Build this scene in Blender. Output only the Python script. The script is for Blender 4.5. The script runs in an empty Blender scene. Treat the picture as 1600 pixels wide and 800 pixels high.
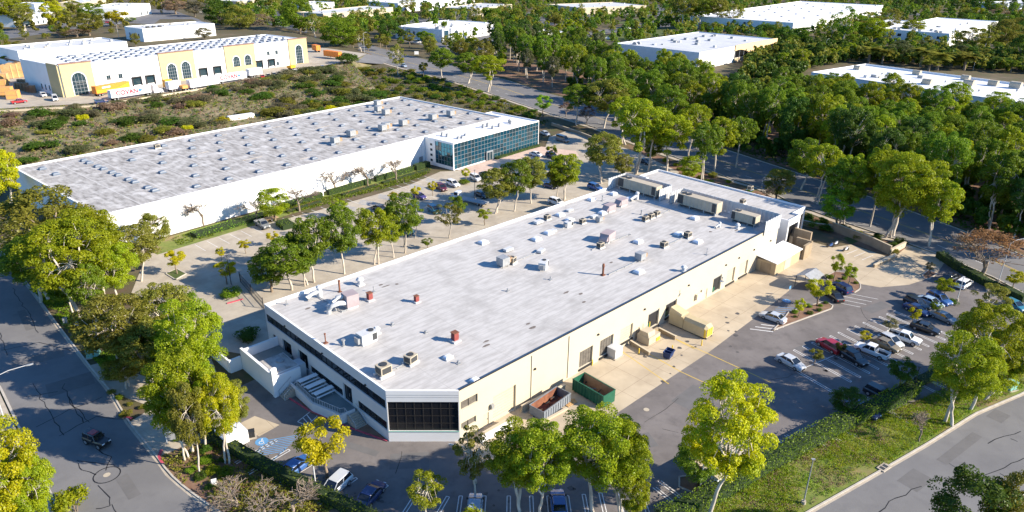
import bpy, math, random
import numpy as np
from mathutils import Vector, Matrix
rnd = random.Random(7)
SC = bpy.context.scene
COL = SC.collection
# ------------------------------------------------------------------ camera
F_PX, PITCH, ROLL, CAM_H = 1095.7, 0.41085, -0.01229, 60.0
cp, sp_ = math.cos(PITCH), math.sin(PITCH)
_f = np.array([0, cp, -sp_]); _r = np.array([1.0, 0, 0]); _d = np.cross(_f, _r)
cr, sr = math.cos(ROLL), math.sin(ROLL)
CAM_R = np.stack([cr * _r + sr * _d, -sr * _r + cr * _d, _f])      # rows: right, down, forward
cam = bpy.data.cameras.new('camera'); camo = bpy.data.objects.new('camera', cam); COL.objects.link(camo)
cam.sensor_width = 36.0; cam.lens = F_PX / 1600 * 36; cam.clip_start = 1; cam.clip_end = 6000
R_, D_, Fw = CAM_R
camo.matrix_world = Matrix(((R_[0], -D_[0], -Fw[0], 0), (R_[1], -D_[1], -Fw[1], 0), (R_[2], -D_[2], -Fw[2], CAM_H), (0, 0, 0, 1)))
SC.camera = camo
# ------------------------------------------------------------------ light
SUN_EL, SUN_AZ = math.radians(27), math.radians(-13)               # azimuth from +X, counter-clockwise
w = bpy.data.worlds.new('World'); SC.world = w; w.use_nodes = True
nt = w.node_tree
sky = nt.nodes.new('ShaderNodeTexSky'); sky.sky_type = 'NISHITA'; sky.sun_disc = False
sky.sun_elevation = SUN_EL; sky.sun_rotation = math.pi / 2 - SUN_AZ
sky.air_density = 1.0; sky.dust_density = 0.2; sky.ozone_density = 3.0
bg = nt.nodes['Background']; bg.inputs[1].default_value = 0.10
tint = nt.nodes.new('ShaderNodeMix'); tint.data_type = 'RGBA'; tint.blend_type = 'MULTIPLY'; tint.inputs[0].default_value = 1.0     # a deep clear blue sky
tint.inputs[7].default_value = (.52, .82, 1.08, 1); nt.links.new(sky.outputs[0], tint.inputs[6]); nt.links.new(tint.outputs[2], bg.inputs[0])
sl = bpy.data.lights.new('sun', 'SUN'); sl.energy = 5.0; sl.angle = math.radians(0.5); sl.color = (1.0, 0.885, 0.715)
so = bpy.data.objects.new('sun', sl); COL.objects.link(so)
sd = Vector((math.cos(SUN_EL) * math.cos(SUN_AZ), math.cos(SUN_EL) * math.sin(SUN_AZ), math.sin(SUN_EL)))
so.rotation_euler = sd.to_track_quat('Z', 'Y').to_euler(); so.location = (0, 0, 200)
SC.view_settings.view_transform = 'Standard'; SC.view_settings.look = 'None'
SC.view_settings.exposure = 1.16; SC.view_settings.gamma = 1.0
SC.render.engine = 'CYCLES'
SC.cycles.use_denoising = True
SC.cycles.max_bounces = 6; SC.cycles.transparent_max_bounces = 6
SC.cycles.diffuse_bounces = 3; SC.cycles.glossy_bounces = 3
SC.cycles.use_adaptive_sampling = True

def G(x, y, z=0.0):
    'the point at height z under pixel (x, y) of the 1600 x 800 photograph'
    d = CAM_R.T @ np.array([x - 800, y - 400, F_PX]); t = (z - CAM_H) / d[2]
    return Vector((d[0] * t, d[1] * t, z))
def PX(p):
    c = CAM_R @ (np.array(p) - [0, 0, CAM_H]); return 800 + F_PX * c[0] / c[2], 400 + F_PX * c[1] / c[2], c[2]
def H_at(base, ytop):
    'height over a ground point at which it reaches picture row ytop'
    lo, hi = 0.0, 45.0
    for _ in range(40):
        m = (lo + hi) / 2
        if PX((base[0], base[1], base[2] + m))[1] > ytop: lo = m
        else: hi = m
    return lo
# ------------------------------------------------------------------ helpers
def tag(o, label=None, cat=None, group=None, kind=None):
    if label: o['label'] = label
    if cat: o['category'] = cat
    if group: o['group'] = group
    if kind: o['kind'] = kind
    return o
def empty(name, loc=(0, 0, 0), rz=0.0):
    o = bpy.data.objects.new(name, None); COL.objects.link(o); o.location = loc; o.rotation_euler = (0, 0, rz)
    o.empty_display_size = 0.5
    return o
def thing(name, label, cat, loc=(0, 0, 0), rz=0.0, group=None):
    return tag(empty(name, loc, rz), label, cat, group)
def copy_tree(o, parent=None):
    c = o.copy(); COL.objects.link(c)
    if parent is not None:
        c.parent = parent
    for ch in list(o.children): copy_tree(ch, c)
    return c
class MB:
    'collects shapes and builds them as one mesh object'
    def __init__(s): s.v = []; s.f = []; s.m = []; s.sm = []
    def face(s, pts, mi=0, smooth=False):
        b = len(s.v); s.v += [tuple(p) for p in pts]; s.f.append(tuple(range(b, b + len(pts)))); s.m.append(mi); s.sm.append(smooth)
    def raw(s, vs, fs, mi=0, smooth=False):
        b = len(s.v); s.v += [tuple(p) for p in vs]
        for f in fs: s.f.append(tuple(b + i for i in f)); s.m.append(mi); s.sm.append(smooth)
    def box(s, x0, x1, y0, y1, z0, z1, mi=0):
        if x0 > x1: x0, x1 = x1, x0
        if y0 > y1: y0, y1 = y1, y0
        v = [(x0, y0, z0), (x1, y0, z0), (x1, y1, z0), (x0, y1, z0), (x0, y0, z1), (x1, y0, z1), (x1, y1, z1), (x0, y1, z1)]
        s.raw(v, [(3, 2, 1, 0), (4, 5, 6, 7), (0, 1, 5, 4), (1, 2, 6, 5), (2, 3, 7, 6), (3, 0, 4, 7)], mi)
        return s
    def prism(s, poly, z0, z1, mi=0):
        a = sum(poly[i][0] * poly[(i + 1) % len(poly)][1] - poly[(i + 1) % len(poly)][0] * poly[i][1] for i in range(len(poly)))
        if a < 0: poly = poly[::-1]
        n = len(poly); v = [(p[0], p[1], z0) for p in poly] + [(p[0], p[1], z1) for p in poly]
        s.raw(v, [tuple(range(n - 1, -1, -1)), tuple(range(n, 2 * n))] + [(i, (i + 1) % n, n + (i + 1) % n, n + i) for i in range(n)], mi)
        return s
    def beam(s, p0, p1, wd, ht, mi=0):
        'a bar of rectangular section: p0, p1 run along its lower centre line'
        p0, p1 = Vector(p0), Vector(p1); d = (p1 - p0); n = Vector((-d.y, d.x, 0))
        n = n.normalized() * wd / 2 if n.length > 1e-6 else Vector((wd / 2, 0, 0))
        u = Vector((0, 0, ht))
        v = [p0 - n, p1 - n, p1 + n, p0 + n, p0 - n + u, p1 - n + u, p1 + n + u, p0 + n + u]
        s.raw(v, [(3, 2, 1, 0), (4, 5, 6, 7), (0, 1, 5, 4), (1, 2, 6, 5), (2, 3, 7, 6), (3, 0, 4, 7)], mi)
        return s
    def tube(s, pts, rads, n=8, mi=0, cap=True, smooth=True):
        pts = [Vector(p) for p in pts]; rings = []
        for i, p in enumerate(pts):
            d = (pts[min(i + 1, len(pts) - 1)] - pts[max(i - 1, 0)]).normalized()
            a = d.orthogonal().normalized() if abs(d.z) < .95 else Vector((1, 0, 0)) - d * d.x
            a.normalize(); b = d.cross(a)
            r = rads[i] if isinstance(rads, (list, tuple)) else rads
            rings.append([p + (a * math.cos(2 * math.pi * k / n) + b * math.sin(2 * math.pi * k / n)) * r for k in range(n)])
        v = [q for ring in rings for q in ring]; f = []
        for i in range(len(pts) - 1):
            for k in range(n): f.append((i * n + k, i * n + (k + 1) % n, (i + 1) * n + (k + 1) % n, (i + 1) * n + k))
        s.raw(v, f, mi, smooth)
        if cap:
            s.face(rings[-1], mi); s.face(rings[0][::-1], mi)
        return s
    def cyl(s, x, y, z0, z1, r, n=14, mi=0, r2=None):
        return s.tube([(x, y, z0), (x, y, z1)], [r, r if r2 is None else r2], n, mi)
    def loft(s, rings, mi=0, closed=True, caps=True, smooth=False):
        n = len(rings[0]); v = [p for r in rings for p in r]; f = []
        for i in range(len(rings) - 1):
            for k in range(n if closed else n - 1): f.append((i * n + k, i * n + (k + 1) % n, (i + 1) * n + (k + 1) % n, (i + 1) * n + k))
        s.raw(v, f, mi, smooth)
        if caps: s.face(rings[0][::-1], mi); s.face(rings[-1], mi)
        return s
    def dome(s, x, y, z, lx, ly, h, mi=0, crown=0.55):
        r = lambda k, zz: [(x - lx / 2 * k, y - ly / 2 * k, zz), (x + lx / 2 * k, y - ly / 2 * k, zz), (x + lx / 2 * k, y + ly / 2 * k, zz), (x - lx / 2 * k, y + ly / 2 * k, zz)]
        s.loft([r(1, z), r(1, z + h * .35), r(.82, z + h * .75), r(crown, z + h)], mi)
        return s
    def panel(s, p0, p1, z0, z1, holes=(), depth=0.3, mi=0, rmi=None):
        'a wall face from p0 to p1 (outside on its right hand) with rectangular openings (a0, a1, b0, b1) and their reveals'
        p0, p1 = Vector((p0[0], p0[1], 0)), Vector((p1[0], p1[1], 0)); L = (p1 - p0).length; d = (p1 - p0) / L; inn = Vector((-d.y, d.x, 0))
        rmi = mi if rmi is None else rmi
        xs = sorted({0.0, L, *[h[0] for h in holes], *[h[1] for h in holes]}); zs = sorted({z0, z1, *[h[2] for h in holes], *[h[3] for h in holes]})
        at = lambda a, z, q=0.0: p0 + d * a + inn * q + Vector((0, 0, z))
        for i in range(len(xs) - 1):
            for j in range(len(zs) - 1):
                cx, cz = (xs[i] + xs[i + 1]) / 2, (zs[j] + zs[j + 1]) / 2
                if any(h[0] < cx < h[1] and h[2] < cz < h[3] for h in holes): continue
                s.face([at(xs[i], zs[j]), at(xs[i + 1], zs[j]), at(xs[i + 1], zs[j + 1]), at(xs[i], zs[j + 1])], mi)
        for a0, a1, b0, b1 in holes:
            s.face([at(a0, b0), at(a0, b0, depth), at(a0, b1, depth), at(a0, b1)][::-1], rmi)
            s.face([at(a1, b0), at(a1, b1), at(a1, b1, depth), at(a1, b0, depth)][::-1], rmi)
            s.face([at(a0, b1), at(a0, b1, depth), at(a1, b1, depth), at(a1, b1)][::-1], rmi)
            s.face([at(a0, b0), at(a1, b0), at(a1, b0, depth), at(a0, b0, depth)][::-1], rmi)
        return s
    def build(s, name, mats, parent=None, loc=None):
        me = bpy.data.meshes.new(name); me.from_pydata(s.v, [], s.f)
        mats = mats if isinstance(mats, (list, tuple)) else [mats]
        for m in mats: me.materials.append(m)
        if len(mats) > 1: me.polygons.foreach_set('material_index', s.m)
        me.polygons.foreach_set('use_smooth', s.sm)
        me.update()
        o = bpy.data.objects.new(name, me); COL.objects.link(o)
        if parent is not None: o.parent = parent
        if loc is not None: o.location = loc
        return o
def inset(poly, t):
    'the polygon (counter-clockwise) moved inwards by t'
    n = len(poly); out = []
    for i in range(n):
        a, b, c = Vector(poly[i - 1]), Vector(poly[i]), Vector(poly[(i + 1) % n])
        d1, d2 = (b - a).normalized(), (c - b).normalized()
        n1, n2 = Vector((-d1.y, d1.x)), Vector((-d2.y, d2.x))
        k = 1 + n1.dot(n2)
        out.append(tuple(b + (n1 + n2) * (t / max(k, .2))))
    return out
def shell(mb, poly, h, deck, t=0.3, holes=None, z0=0.0, mi=0, imi=None, depth=0.3, top=None):
    'outer wall faces, parapet top and parapet inner faces; holes: {edge index: [(a0, a1, z0, z1)]}'
    holes = holes or {}; imi = mi if imi is None else imi; n = len(poly); q = inset(poly, t)
    for i in range(n):
        a, b = poly[i], poly[(i + 1) % n]; c, e = q[i], q[(i + 1) % n]
        mb.panel(a, b, z0, h, holes.get(i, ()), depth, mi)
        mb.face([(*a, h), (*b, h), (*e, h), (*c, h)], imi if top is None else top)
        mb.face([(*c, h), (*e, h), (*e, deck - .1), (*c, deck - .1)], imi)
def flat(name, pts, z, mat, kind='structure'):
    mb = MB(); P = [(p[0], p[1], z) for p in pts]
    a = sum(P[i][0] * P[(i + 1) % len(P)][1] - P[(i + 1) % len(P)][0] * P[i][1] for i in range(len(P)))
    mb.face(P if a > 0 else P[::-1]); o = mb.build(name, mat); o['kind'] = kind
    return o
def gp(*px, z=0.0): return [G(x, y, z) for x, y in px]
def strip(mb, p0, p1, wd, z, mi=0):
    p0, p1 = Vector((p0[0], p0[1])), Vector((p1[0], p1[1])); d = (p1 - p0); n = Vector((-d.y, d.x)).normalized() * wd / 2
    mb.face([(*(p0 - n), z), (*(p1 - n), z), (*(p1 + n), z), (*(p0 + n), z)][::1], mi)

RECOL = {}
def recolour(o, m, key):
    'give o a mesh shared by all copies of that colour'
    if o.data.materials[0] is m: RECOL.setdefault(key, o.data); return
    if key not in RECOL:
        d = o.data.copy(); d.materials[0] = m; RECOL[key] = d
    o.data = RECOL[key]
# ------------------------------------------------------------------ materials
MATS = {}
def mat(name, c, rough=0.7, c2=None, scale=1.0, detail=4, c3=None, scale3=0.12, amount3=0.6, bump=0.0, bscale=8.0, spec=0.3, metal=0.0, coord='Object', stretch=None, rotz=0.0, low=.35, high=.65, emit=None, coat=0.0):
    m = bpy.data.materials.new(name); m.use_nodes = True; t = m.node_tree; b = t.nodes['Principled BSDF']
    b.inputs['Roughness'].default_value = rough; b.inputs['Specular IOR Level'].default_value = spec; b.inputs['Metallic'].default_value = metal
    b.inputs['Coat Weight'].default_value = coat; b.inputs['Coat Roughness'].default_value = 0.08
    b.inputs['Base Color'].default_value = (*c, 1); MATS[name] = m
    N = t.nodes.new; L = t.links.new
    if c2 or c3 or bump:
        if coord == 'World': co = N('ShaderNodeNewGeometry').outputs['Position']
        else: co = N('ShaderNodeTexCoord').outputs['Object']
        mp = N('ShaderNodeMapping'); L(co, mp.inputs[0]); mp.inputs['Rotation'].default_value = (0, 0, rotz)
        if stretch: mp.inputs['Scale'].default_value = stretch
        vec = mp.outputs[0]; col = None
        if c2:
            n = N('ShaderNodeTexNoise'); n.inputs['Scale'].default_value = scale; n.inputs['Detail'].default_value = detail; n.inputs['Roughness'].default_value = .62; L(vec, n.inputs['Vector'])
            r = N('ShaderNodeValToRGB'); r.color_ramp.elements[0].position = low; r.color_ramp.elements[1].position = high
            r.color_ramp.elements[0].color = (*c, 1); r.color_ramp.elements[1].color = (*c2, 1); L(n.outputs[0], r.inputs[0]); col = r.outputs[0]
        if c3:
            n = N('ShaderNodeTexNoise'); n.inputs['Scale'].default_value = scale3; n.inputs['Detail'].default_value = 5; n.inputs['Roughness'].default_value = .65; L(co, n.inputs['Vector'])
            r = N('ShaderNodeMapRange'); r.inputs['From Min'].default_value = .5; r.inputs['From Max'].default_value = .68; r.inputs['To Max'].default_value = amount3; L(n.outputs[0], r.inputs[0])
            mx = N('ShaderNodeMix'); mx.data_type = 'RGBA'; L(r.outputs[0], mx.inputs[0])
            if col is not None: L(col, mx.inputs[6])
            else: mx.inputs[6].default_value = (*c, 1)
            mx.inputs[7].default_value = (*c3, 1); col = mx.outputs[2]
        if col is not None: L(col, b.inputs['Base Color'])
        if bump:
            n = N('ShaderNodeTexNoise'); n.inputs['Scale'].default_value = bscale; n.inputs['Detail'].default_value = 4; L(vec, n.inputs['Vector'])
            bp = N('ShaderNodeBump'); bp.inputs['Strength'].default_value = bump; bp.inputs['Distance'].default_value = .1; L(n.outputs[0], bp.inputs['Height']); L(bp.outputs[0], b.inputs['Normal'])
    return m
def grid_lines(m, sx, sy, width, colour, fac=0.6, rotz=0.0, offset=(0, 0, 0)):
    'joint lines every sx by sy metres, mixed over the base colour'
    t = m.node_tree; b = t.nodes['Principled BSDF']; N = t.nodes.new; L = t.links.new
    co = N('ShaderNodeTexCoord').outputs['Object']; mp = N('ShaderNodeMapping'); mp.inputs['Rotation'].default_value = (0, 0, rotz); mp.inputs['Location'].default_value = offset; L(co, mp.inputs[0])
    br = N('ShaderNodeTexBrick'); br.offset = 0.0; br.inputs['Scale'].default_value = 1.0; br.inputs['Brick Width'].default_value = sx; br.inputs['Row Height'].default_value = sy
    br.inputs['Mortar Size'].default_value = width; br.inputs['Mortar Smooth'].default_value = .2; L(mp.outputs[0], br.inputs['Vector'])
    mx = N('ShaderNodeMix'); mx.data_type = 'RGBA'; mu = N('ShaderNodeMath'); mu.operation = 'MULTIPLY'; mu.inputs[1].default_value = fac
    L(br.outputs['Fac'], mu.inputs[0]); L(mu.outputs[0], mx.inputs[0])
    src = b.inputs['Base Color'].links[0].from_socket if b.inputs['Base Color'].links else None
    if src is not None: L(src, mx.inputs[6])
    else: mx.inputs[6].default_value = b.inputs['Base Color'].default_value
    mx.inputs[7].default_value = (*colour, 1); L(mx.outputs[2], b.inputs['Base Color'])
    return m
YAW = math.radians(44.76)
def leaf(name, c, c2, tr=0.45):
    m = bpy.data.materials.new(name); m.use_nodes = True; t = m.node_tree; N = t.nodes.new; L = t.links.new
    for n in list(t.nodes): t.nodes.remove(n)
    out = N('ShaderNodeOutputMaterial'); g = N('ShaderNodeNewGeometry'); co = N('ShaderNodeTexCoord'); oi = N('ShaderNodeObjectInfo')
    ns = N('ShaderNodeTexNoise'); ns.inputs['Scale'].default_value = .45; ns.inputs['Detail'].default_value = 2; L(co.outputs['Object'], ns.inputs['Vector'])
    a = N('ShaderNodeMath'); a.operation = 'MULTIPLY_ADD'; L(g.outputs['Random Per Island'], a.inputs[0]); a.inputs[1].default_value = .35
    mr = N('ShaderNodeMapRange'); mr.inputs['From Min'].default_value = .3; mr.inputs['From Max'].default_value = .7; mr.inputs['To Min'].default_value = .1; mr.inputs['To Max'].default_value = .55; L(ns.outputs[0], mr.inputs[0]); L(mr.outputs[0], a.inputs[2])
    mx = N('ShaderNodeMix'); mx.data_type = 'RGBA'; L(a.outputs[0], mx.inputs[0]); mx.inputs[6].default_value = (*c, 1); mx.inputs[7].default_value = (*c2, 1)
    hs = N('ShaderNodeHueSaturation'); L(mx.outputs[2], hs.inputs['Color'])
    v = N('ShaderNodeMapRange'); v.inputs['To Min'].default_value = .82; v.inputs['To Max'].default_value = 1.2; L(oi.outputs['Random'], v.inputs[0]); L(v.outputs[0], hs.inputs['Value'])
    h = N('ShaderNodeMapRange'); h.inputs['To Min'].default_value = .485; h.inputs['To Max'].default_value = .51; L(oi.outputs['Random'], h.inputs[0]); L(h.outputs[0], hs.inputs['Hue'])
    d = N('ShaderNodeBsdfDiffuse'); tl = N('ShaderNodeBsdfTranslucent'); L(hs.outputs[0], d.inputs[0]); L(hs.outputs[0], tl.inputs[0])
    ms = N('ShaderNodeMixShader'); ms.inputs[0].default_value = tr; L(d.outputs[0], ms.inputs[1]); L(tl.outputs[0], ms.inputs[2])
    gl = N('ShaderNodeBsdfGlossy'); gl.inputs['Roughness'].default_value = .45; gl.inputs[0].default_value = (.8, .85, .8, 1); m2 = N('ShaderNodeMixShader'); m2.inputs[0].default_value = .015
    L(ms.outputs[0], m2.inputs[1]); L(gl.outputs[0], m2.inputs[2]); L(m2.outputs[0], out.inputs[0]); MATS[name] = m
    return m
LEAF = dict(
    gold=leaf('leaf_gold', (.20, .29, .010), (.60, .52, .008)), yg=leaf('leaf_yellow_green', (.125, .215, .010), (.40, .42, .012)),
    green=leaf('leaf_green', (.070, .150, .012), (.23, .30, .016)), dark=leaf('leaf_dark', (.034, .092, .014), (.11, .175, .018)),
    olive=leaf('leaf_olive', (.125, .15, .024), (.30, .28, .035)), bright=leaf('leaf_bright', (.11, .26, .012), (.30, .45, .018)),
    yellow=leaf('leaf_yellow', (.31, .32, .010), (.64, .56, .012)), grey=leaf('leaf_grey', (.13, .13, .065), (.24, .215, .12)),
    rust=leaf('leaf_rust', (.22, .13, .06), (.38, .21, .085)), pink=leaf('leaf_pink', (.20, .13, .085), (.32, .22, .15)), sage=leaf('leaf_sage', (.085, .105, .04), (.165, .18, .07)))
BARK = mat('bark_pale', (.42, .36, .29), .9, (.62, .56, .48), 1.5, stretch=(1, 1, .3))
BARKD = mat('bark_brown', (.16, .12, .085), .9, (.27, .21, .155), 2)
TWIG = mat('twig_grey', (.19, .15, .115), .9, (.27, .22, .175), 2)
M_earth = mat('earth', (.11, .075, .048), .95, (.075, .08, .03), .25, c3=(.17, .13, .085), scale3=.05, amount3=.7, coord='World')
M_mulch = mat('mulch', (.16, .085, .055), .95, (.24, .15, .10), .5, c3=(.075, .085, .03), scale3=.09, amount3=.8, coord='World')
M_hill = mat('dry_hill', (.20, .165, .095), .95, (.12, .12, .05), .35, c3=(.30, .235, .15), scale3=.07, amount3=.8, coord='World')
M_verge = mat('verge_ground', (.11, .155, .03), .95, (.19, .215, .05), .9, c3=(.25, .165, .095), scale3=.16, amount3=.9, coord='World')
M_grass = mat('grass', (.055, .085, .02), .95, (.10, .12, .035), .4, coord='World')
M_asph = mat('asphalt_lot', (.135, .122, .118), .9, (.185, .168, .162), .16, c3=(.10, .09, .09), scale3=.5, amount3=.55, detail=9, coord='World', bump=.15, bscale=9)
M_road = mat('asphalt_road', (.150, .147, .150), .9, (.182, .178, .178), .12, c3=(.128, .125, .13), scale3=.35, amount3=.5, coord='World', bump=.15, bscale=9)
M_roadd = mat('asphalt_far_road', (.115, .115, .125), .9, (.15, .15, .155), .12, coord='World')
M_conc = mat('concrete_tan', (.40, .33, .238), .9, (.49, .41, .30), .20, c3=(.31, .25, .18), scale3=.11, amount3=.6, coord='World')
grid_lines(M_conc, 4.6, 4.6, .035, (.22, .17, .115), .7, -YAW)
M_concl = mat('concrete_lot', (.355, .31, .25), .9, (.44, .39, .315), .35, detail=8, c3=(.27, .23, .185), scale3=.14, amount3=.6, coord='World')
grid_lines(M_concl, 4.6, 4.6, .03, (.30, .26, .205), .6, -math.radians(50.15))
M_walk = mat('sidewalk', (.36, .31, .25), .9, (.44, .385, .315), .6, coord='World')
M_kerb = mat('kerb', (.40, .36, .31), .85, (.48, .44, .385), 1.2, coord='World')
M_redk = mat('red_kerb_paint', (.42, .05, .09), .7, (.50, .10, .13), 2)
M_tar = mat('tar_seal', (.018, .018, .02), .6)
M_white = mat('white_paint', (.78, .78, .78), .7, (.66, .66, .65), 1.3)
M_mark = mat('road_marking_white', (.72, .72, .72), .8, (.55, .55, .55), 1.8, coord='World')
M_marky = mat('road_marking_yellow', (.62, .42, .06), .8, (.50, .36, .10), 1.2, coord='World')
M_markb = mat('road_marking_blue', (.10, .24, .45), .8, (.10, .28, .52), 1.2, coord='World')
M_roofA = mat('roof_white_sheet', (.375, .358, .342), .85, (.495, .478, .46), 1.3, detail=10, stretch=(.26, 1.0, 1), c3=(.315, .30, .285), scale3=.22, amount3=.6, low=.30, high=.58)
grid_lines(M_roofA, 11.0, 1.02, .05, (.31, .297, .285), .5)
M_roofB = mat('roof_grey_sheet', (.20, .187, .175), .9, (.42, .402, .385), 1.0, detail=10, stretch=(1.0, .28, 1), c3=(.58, .565, .55), scale3=.26, amount3=.85, low=.34, high=.60)
grid_lines(M_roofB, 8.3, 60, .14, (.55, .54, .53), .65)
M_roofw = mat('roof_bright_white', (.66, .67, .69), .8, (.76, .76, .77), .3, c3=(.58, .58, .60), scale3=.06)
M_roofg = mat('roof_pale_grey', (.47, .48, .51), .85, (.55, .56, .58), .3, c3=(.40, .41, .43), scale3=.05)
M_wallw = mat('wall_white', (.80, .80, .80), .8, (.74, .74, .74), .25)
M_wallc = mat('wall_cream', (.62, .565, .45), .85, (.575, .52, .405), .22)
grid_lines(M_wallc, 7.6, 50, .03, (.42, .37, .28), .6)
M_wallt = mat('wall_tan', (.40, .315, .20), .85, (.44, .35, .225), .3)
M_wally = mat('wall_yellow', (.43, .36, .20), .85, (.46, .385, .22), .3)
M_wallb = mat('wall_beige', (.48, .41, .30), .85, (.51, .44, .33), .3)
M_brown = mat('wall_brown_band', (.25, .15, .12), .8)
M_panel = mat('wall_grey_white', (.66, .66, .67), .7, (.62, .62, .63), .3)
M_glassk = mat('glass_black', (.012, .012, .014), .06, spec=.6)
M_glassb = mat('glass_teal', (.02, .125, .20), .05, metal=.7, spec=.6)
M_glassd = mat('glass_dark_blue', (.02, .045, .06), .06, metal=.2, spec=.7)
M_mull = mat('mullion_silver', (.25, .27, .29), .5)
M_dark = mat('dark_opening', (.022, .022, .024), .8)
M_mesh = mat('dark_grille_gate', (.15, .135, .115), .7, (.10, .09, .08), 2)
M_metal = mat('galvanised_metal', (.27, .28, .29), .5, (.36, .37, .38), 2, metal=.2)
M_metalw = mat('white_metal', (.54, .55, .56), .55, (.47, .48, .49), 1)
M_bmet = mat('beige_metal', (.40, .345, .26), .6, (.46, .40, .31), .8)
M_dmet = mat('dark_metal', (.05, .052, .055), .5)
M_rust = mat('rust', (.14, .055, .035), .85, (.24, .10, .055), 1.2)
M_rustd = mat('red_oxide', (.22, .055, .05), .7, (.30, .08, .07), 2)
M_pinkm = mat('pinkish_metal', (.36, .30, .31), .7, (.30, .25, .26), 1)
M_sky = mat('skylight_plastic', (.72, .75, .80), .25, spec=.5)
M_skyb = mat('skylight_shaded_weathered', (.13, .16, .21), .4, spec=.4)  # domes' shaded-side blue is put in the colour; weathered curbs share it
M_green = mat('container_green', (.012, .085, .05), .5, (.02, .11, .065), 1)
M_bluem = mat('bin_blue', (.02, .04, .12), .5)
M_steelb = mat('container_steel', (.15, .17, .20), .6, (.20, .22, .25), 1)
M_tanm = mat('compactor_tan', (.45, .37, .225), .6, (.50, .42, .27), .6)
M_yell = mat('safety_yellow', (.70, .48, .04), .6)
M_rubber = mat('rubber', (.018, .018, .02), .8)
M_rim = mat('wheel_rim', (.45, .46, .48), .35, metal=.7)
M_carglass = mat('car_glass', (.012, .015, .02), .04, spec=.8)
M_lamp = mat('headlamp_lens', (.75, .77, .8), .15, spec=.6)
M_tail = mat('taillamp_lens', (.35, .015, .015), .25)
M_plast = mat('black_plastic', (.025, .025, .027), .6)
M_orange = mat('orange_paint', (.80, .24, .03), .5, (.72, .20, .03), .6)
M_orangey = mat('amber_paint', (.84, .40, .03), .5)
M_crate = mat('crate_wood', (.52, .30, .12), .8, (.62, .40, .19), .7)
M_crated = mat('pallet_wood', (.26, .17, .10), .85, (.36, .25, .16), .8)
M_crateo = mat('crate_orange', (.66, .33, .10), .75, (.58, .29, .10), .9)
M_letr = mat('letter_red', (.55, .02, .05), .6)
M_letb = mat('letter_blue', (.03, .16, .42), .6)
M_letg = mat('letter_grey', (.22, .26, .34), .6)
M_letw = mat('letter_white', (.8, .8, .8), .6)
M_fabric = mat('tent_fabric', (.50, .55, .66), .8)
M_teal = mat('cabinet_green', (.20, .42, .36), .6)
M_stucco = mat('wall_stucco_tan', (.27, .21, .14), .9, (.33, .26, .18), .8)
M_patio = mat('patio_slab', (.16, .19, .19), .8, (.21, .24, .235), .5)
M_brick = mat('paving_red', (.50, .36, .30), .85, (.58, .45, .37), .5, coord='World')
M_blueshade = mat('wall_white_shade_blue', (.62, .68, .76), .8)  # white walls turned from the sun, their shade blue put in the colour
M_patch = mat('asphalt_patch', (.125, .121, .121), .9, (.145, .14, .14), .6, coord='World')
M_oil = mat('oil_stain', (.06, .055, .055), .6, (.10, .094, .092), 2.5, coord='World')
# ------------------------------------------------------------------ the setting: ground, roads, lots
flat('ground', [(-2500, -200), (2500, -200), (2500, 4500), (-2500, 4500)], -.02, M_earth)
PLAT = 4.0                                                          # level of the upper estate behind the long warehouse
yb = math.radians(50.147); UB = Vector((math.cos(yb), math.sin(yb), 0)); VB = Vector((-math.sin(yb), math.cos(yb), 0)); OB = G(662, 214, 8.2); OB.z = 0
UA = Vector((math.cos(YAW), math.sin(YAW), 0)); VA = Vector((-math.sin(YAW), math.cos(YAW), 0)); OA = G(717, 611, 8.0); OA.z = 0
Bp = lambda u, v, z=0.0: OB + UB * u + VB * v + Vector((0, 0, z))
Ap = lambda u, v, z=0.0: OA + UA * u + VA * v + Vector((0, 0, z))
def resample(P, n):
    P = [Vector(p) for p in P]; L = [0]
    for i in range(1, len(P)): L.append(L[-1] + (P[i] - P[i - 1]).length)
    out = []
    for k in range(n):
        s = L[-1] * k / (n - 1); i = 1
        while i < len(P) - 1 and L[i] < s: i += 1
        out.append(P[i - 1].lerp(P[i], (s - L[i - 1]) / max(1e-6, L[i] - L[i - 1])))
    return out
HTOP = [Bp(-330, 132, PLAT), Bp(-190, 108, PLAT)] + gp((0, 172), (60, 168), (150, 163), (250, 148), (340, 134), (480, 108), (548, 97), z=PLAT)
HTOE = [Bp(-330, 62), Bp(-150, 56), Bp(-92, 55.5), Bp(-20, 55.5), Bp(30, 56), Bp(44, 62)]
NT, NS = 60, 9
top, toe = resample(HTOP, NT), resample(HTOE, NT)
hr = random.Random(3); grid = []
for j in range(NS):
    t = j / (NS - 1); row = []
    for i in range(NT):
        p = toe[i].lerp(top[i], t); s = t * t * (3 - 2 * t)
        p.z = -.05 + s * (PLAT + .05) + (hr.uniform(-.35, .35) if 0 < j < NS - 1 else 0); row.append(p)
    grid.append(row)
HGRID = grid
def hill_z(p):
    best = min(((q - Vector((p[0], p[1], q.z))).length_squared, q.z) for r in grid for q in r); return best[1]
mb = MB(); mb.raw([p for r in grid for p in r], [(j * NT + i, j * NT + i + 1, (j + 1) * NT + i + 1, (j + 1) * NT + i) for j in range(NS - 1) for i in range(NT - 1)], 0, True)
o = mb.build('hillside', M_hill); o['kind'] = 'structure'
pb = gp((575, 84), (505, 62), (445, 48), (390, 30), (345, 8), (320, -20), z=PLAT)
far = [Bp(-420, 700, PLAT), Bp(-800, 500, PLAT)]
mb = MB(); P = HTOP + pb + far; mb.face(P); o = mb.build('upper_estate_ground', M_earth); o['kind'] = 'structure'
mb = MB(); lo = [p + Vector((7, 3, -PLAT - .05)) for p in pb]
for i in range(len(pb) - 1): mb.face([pb[i], lo[i], lo[i + 1], pb[i + 1]][::-1])
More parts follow.
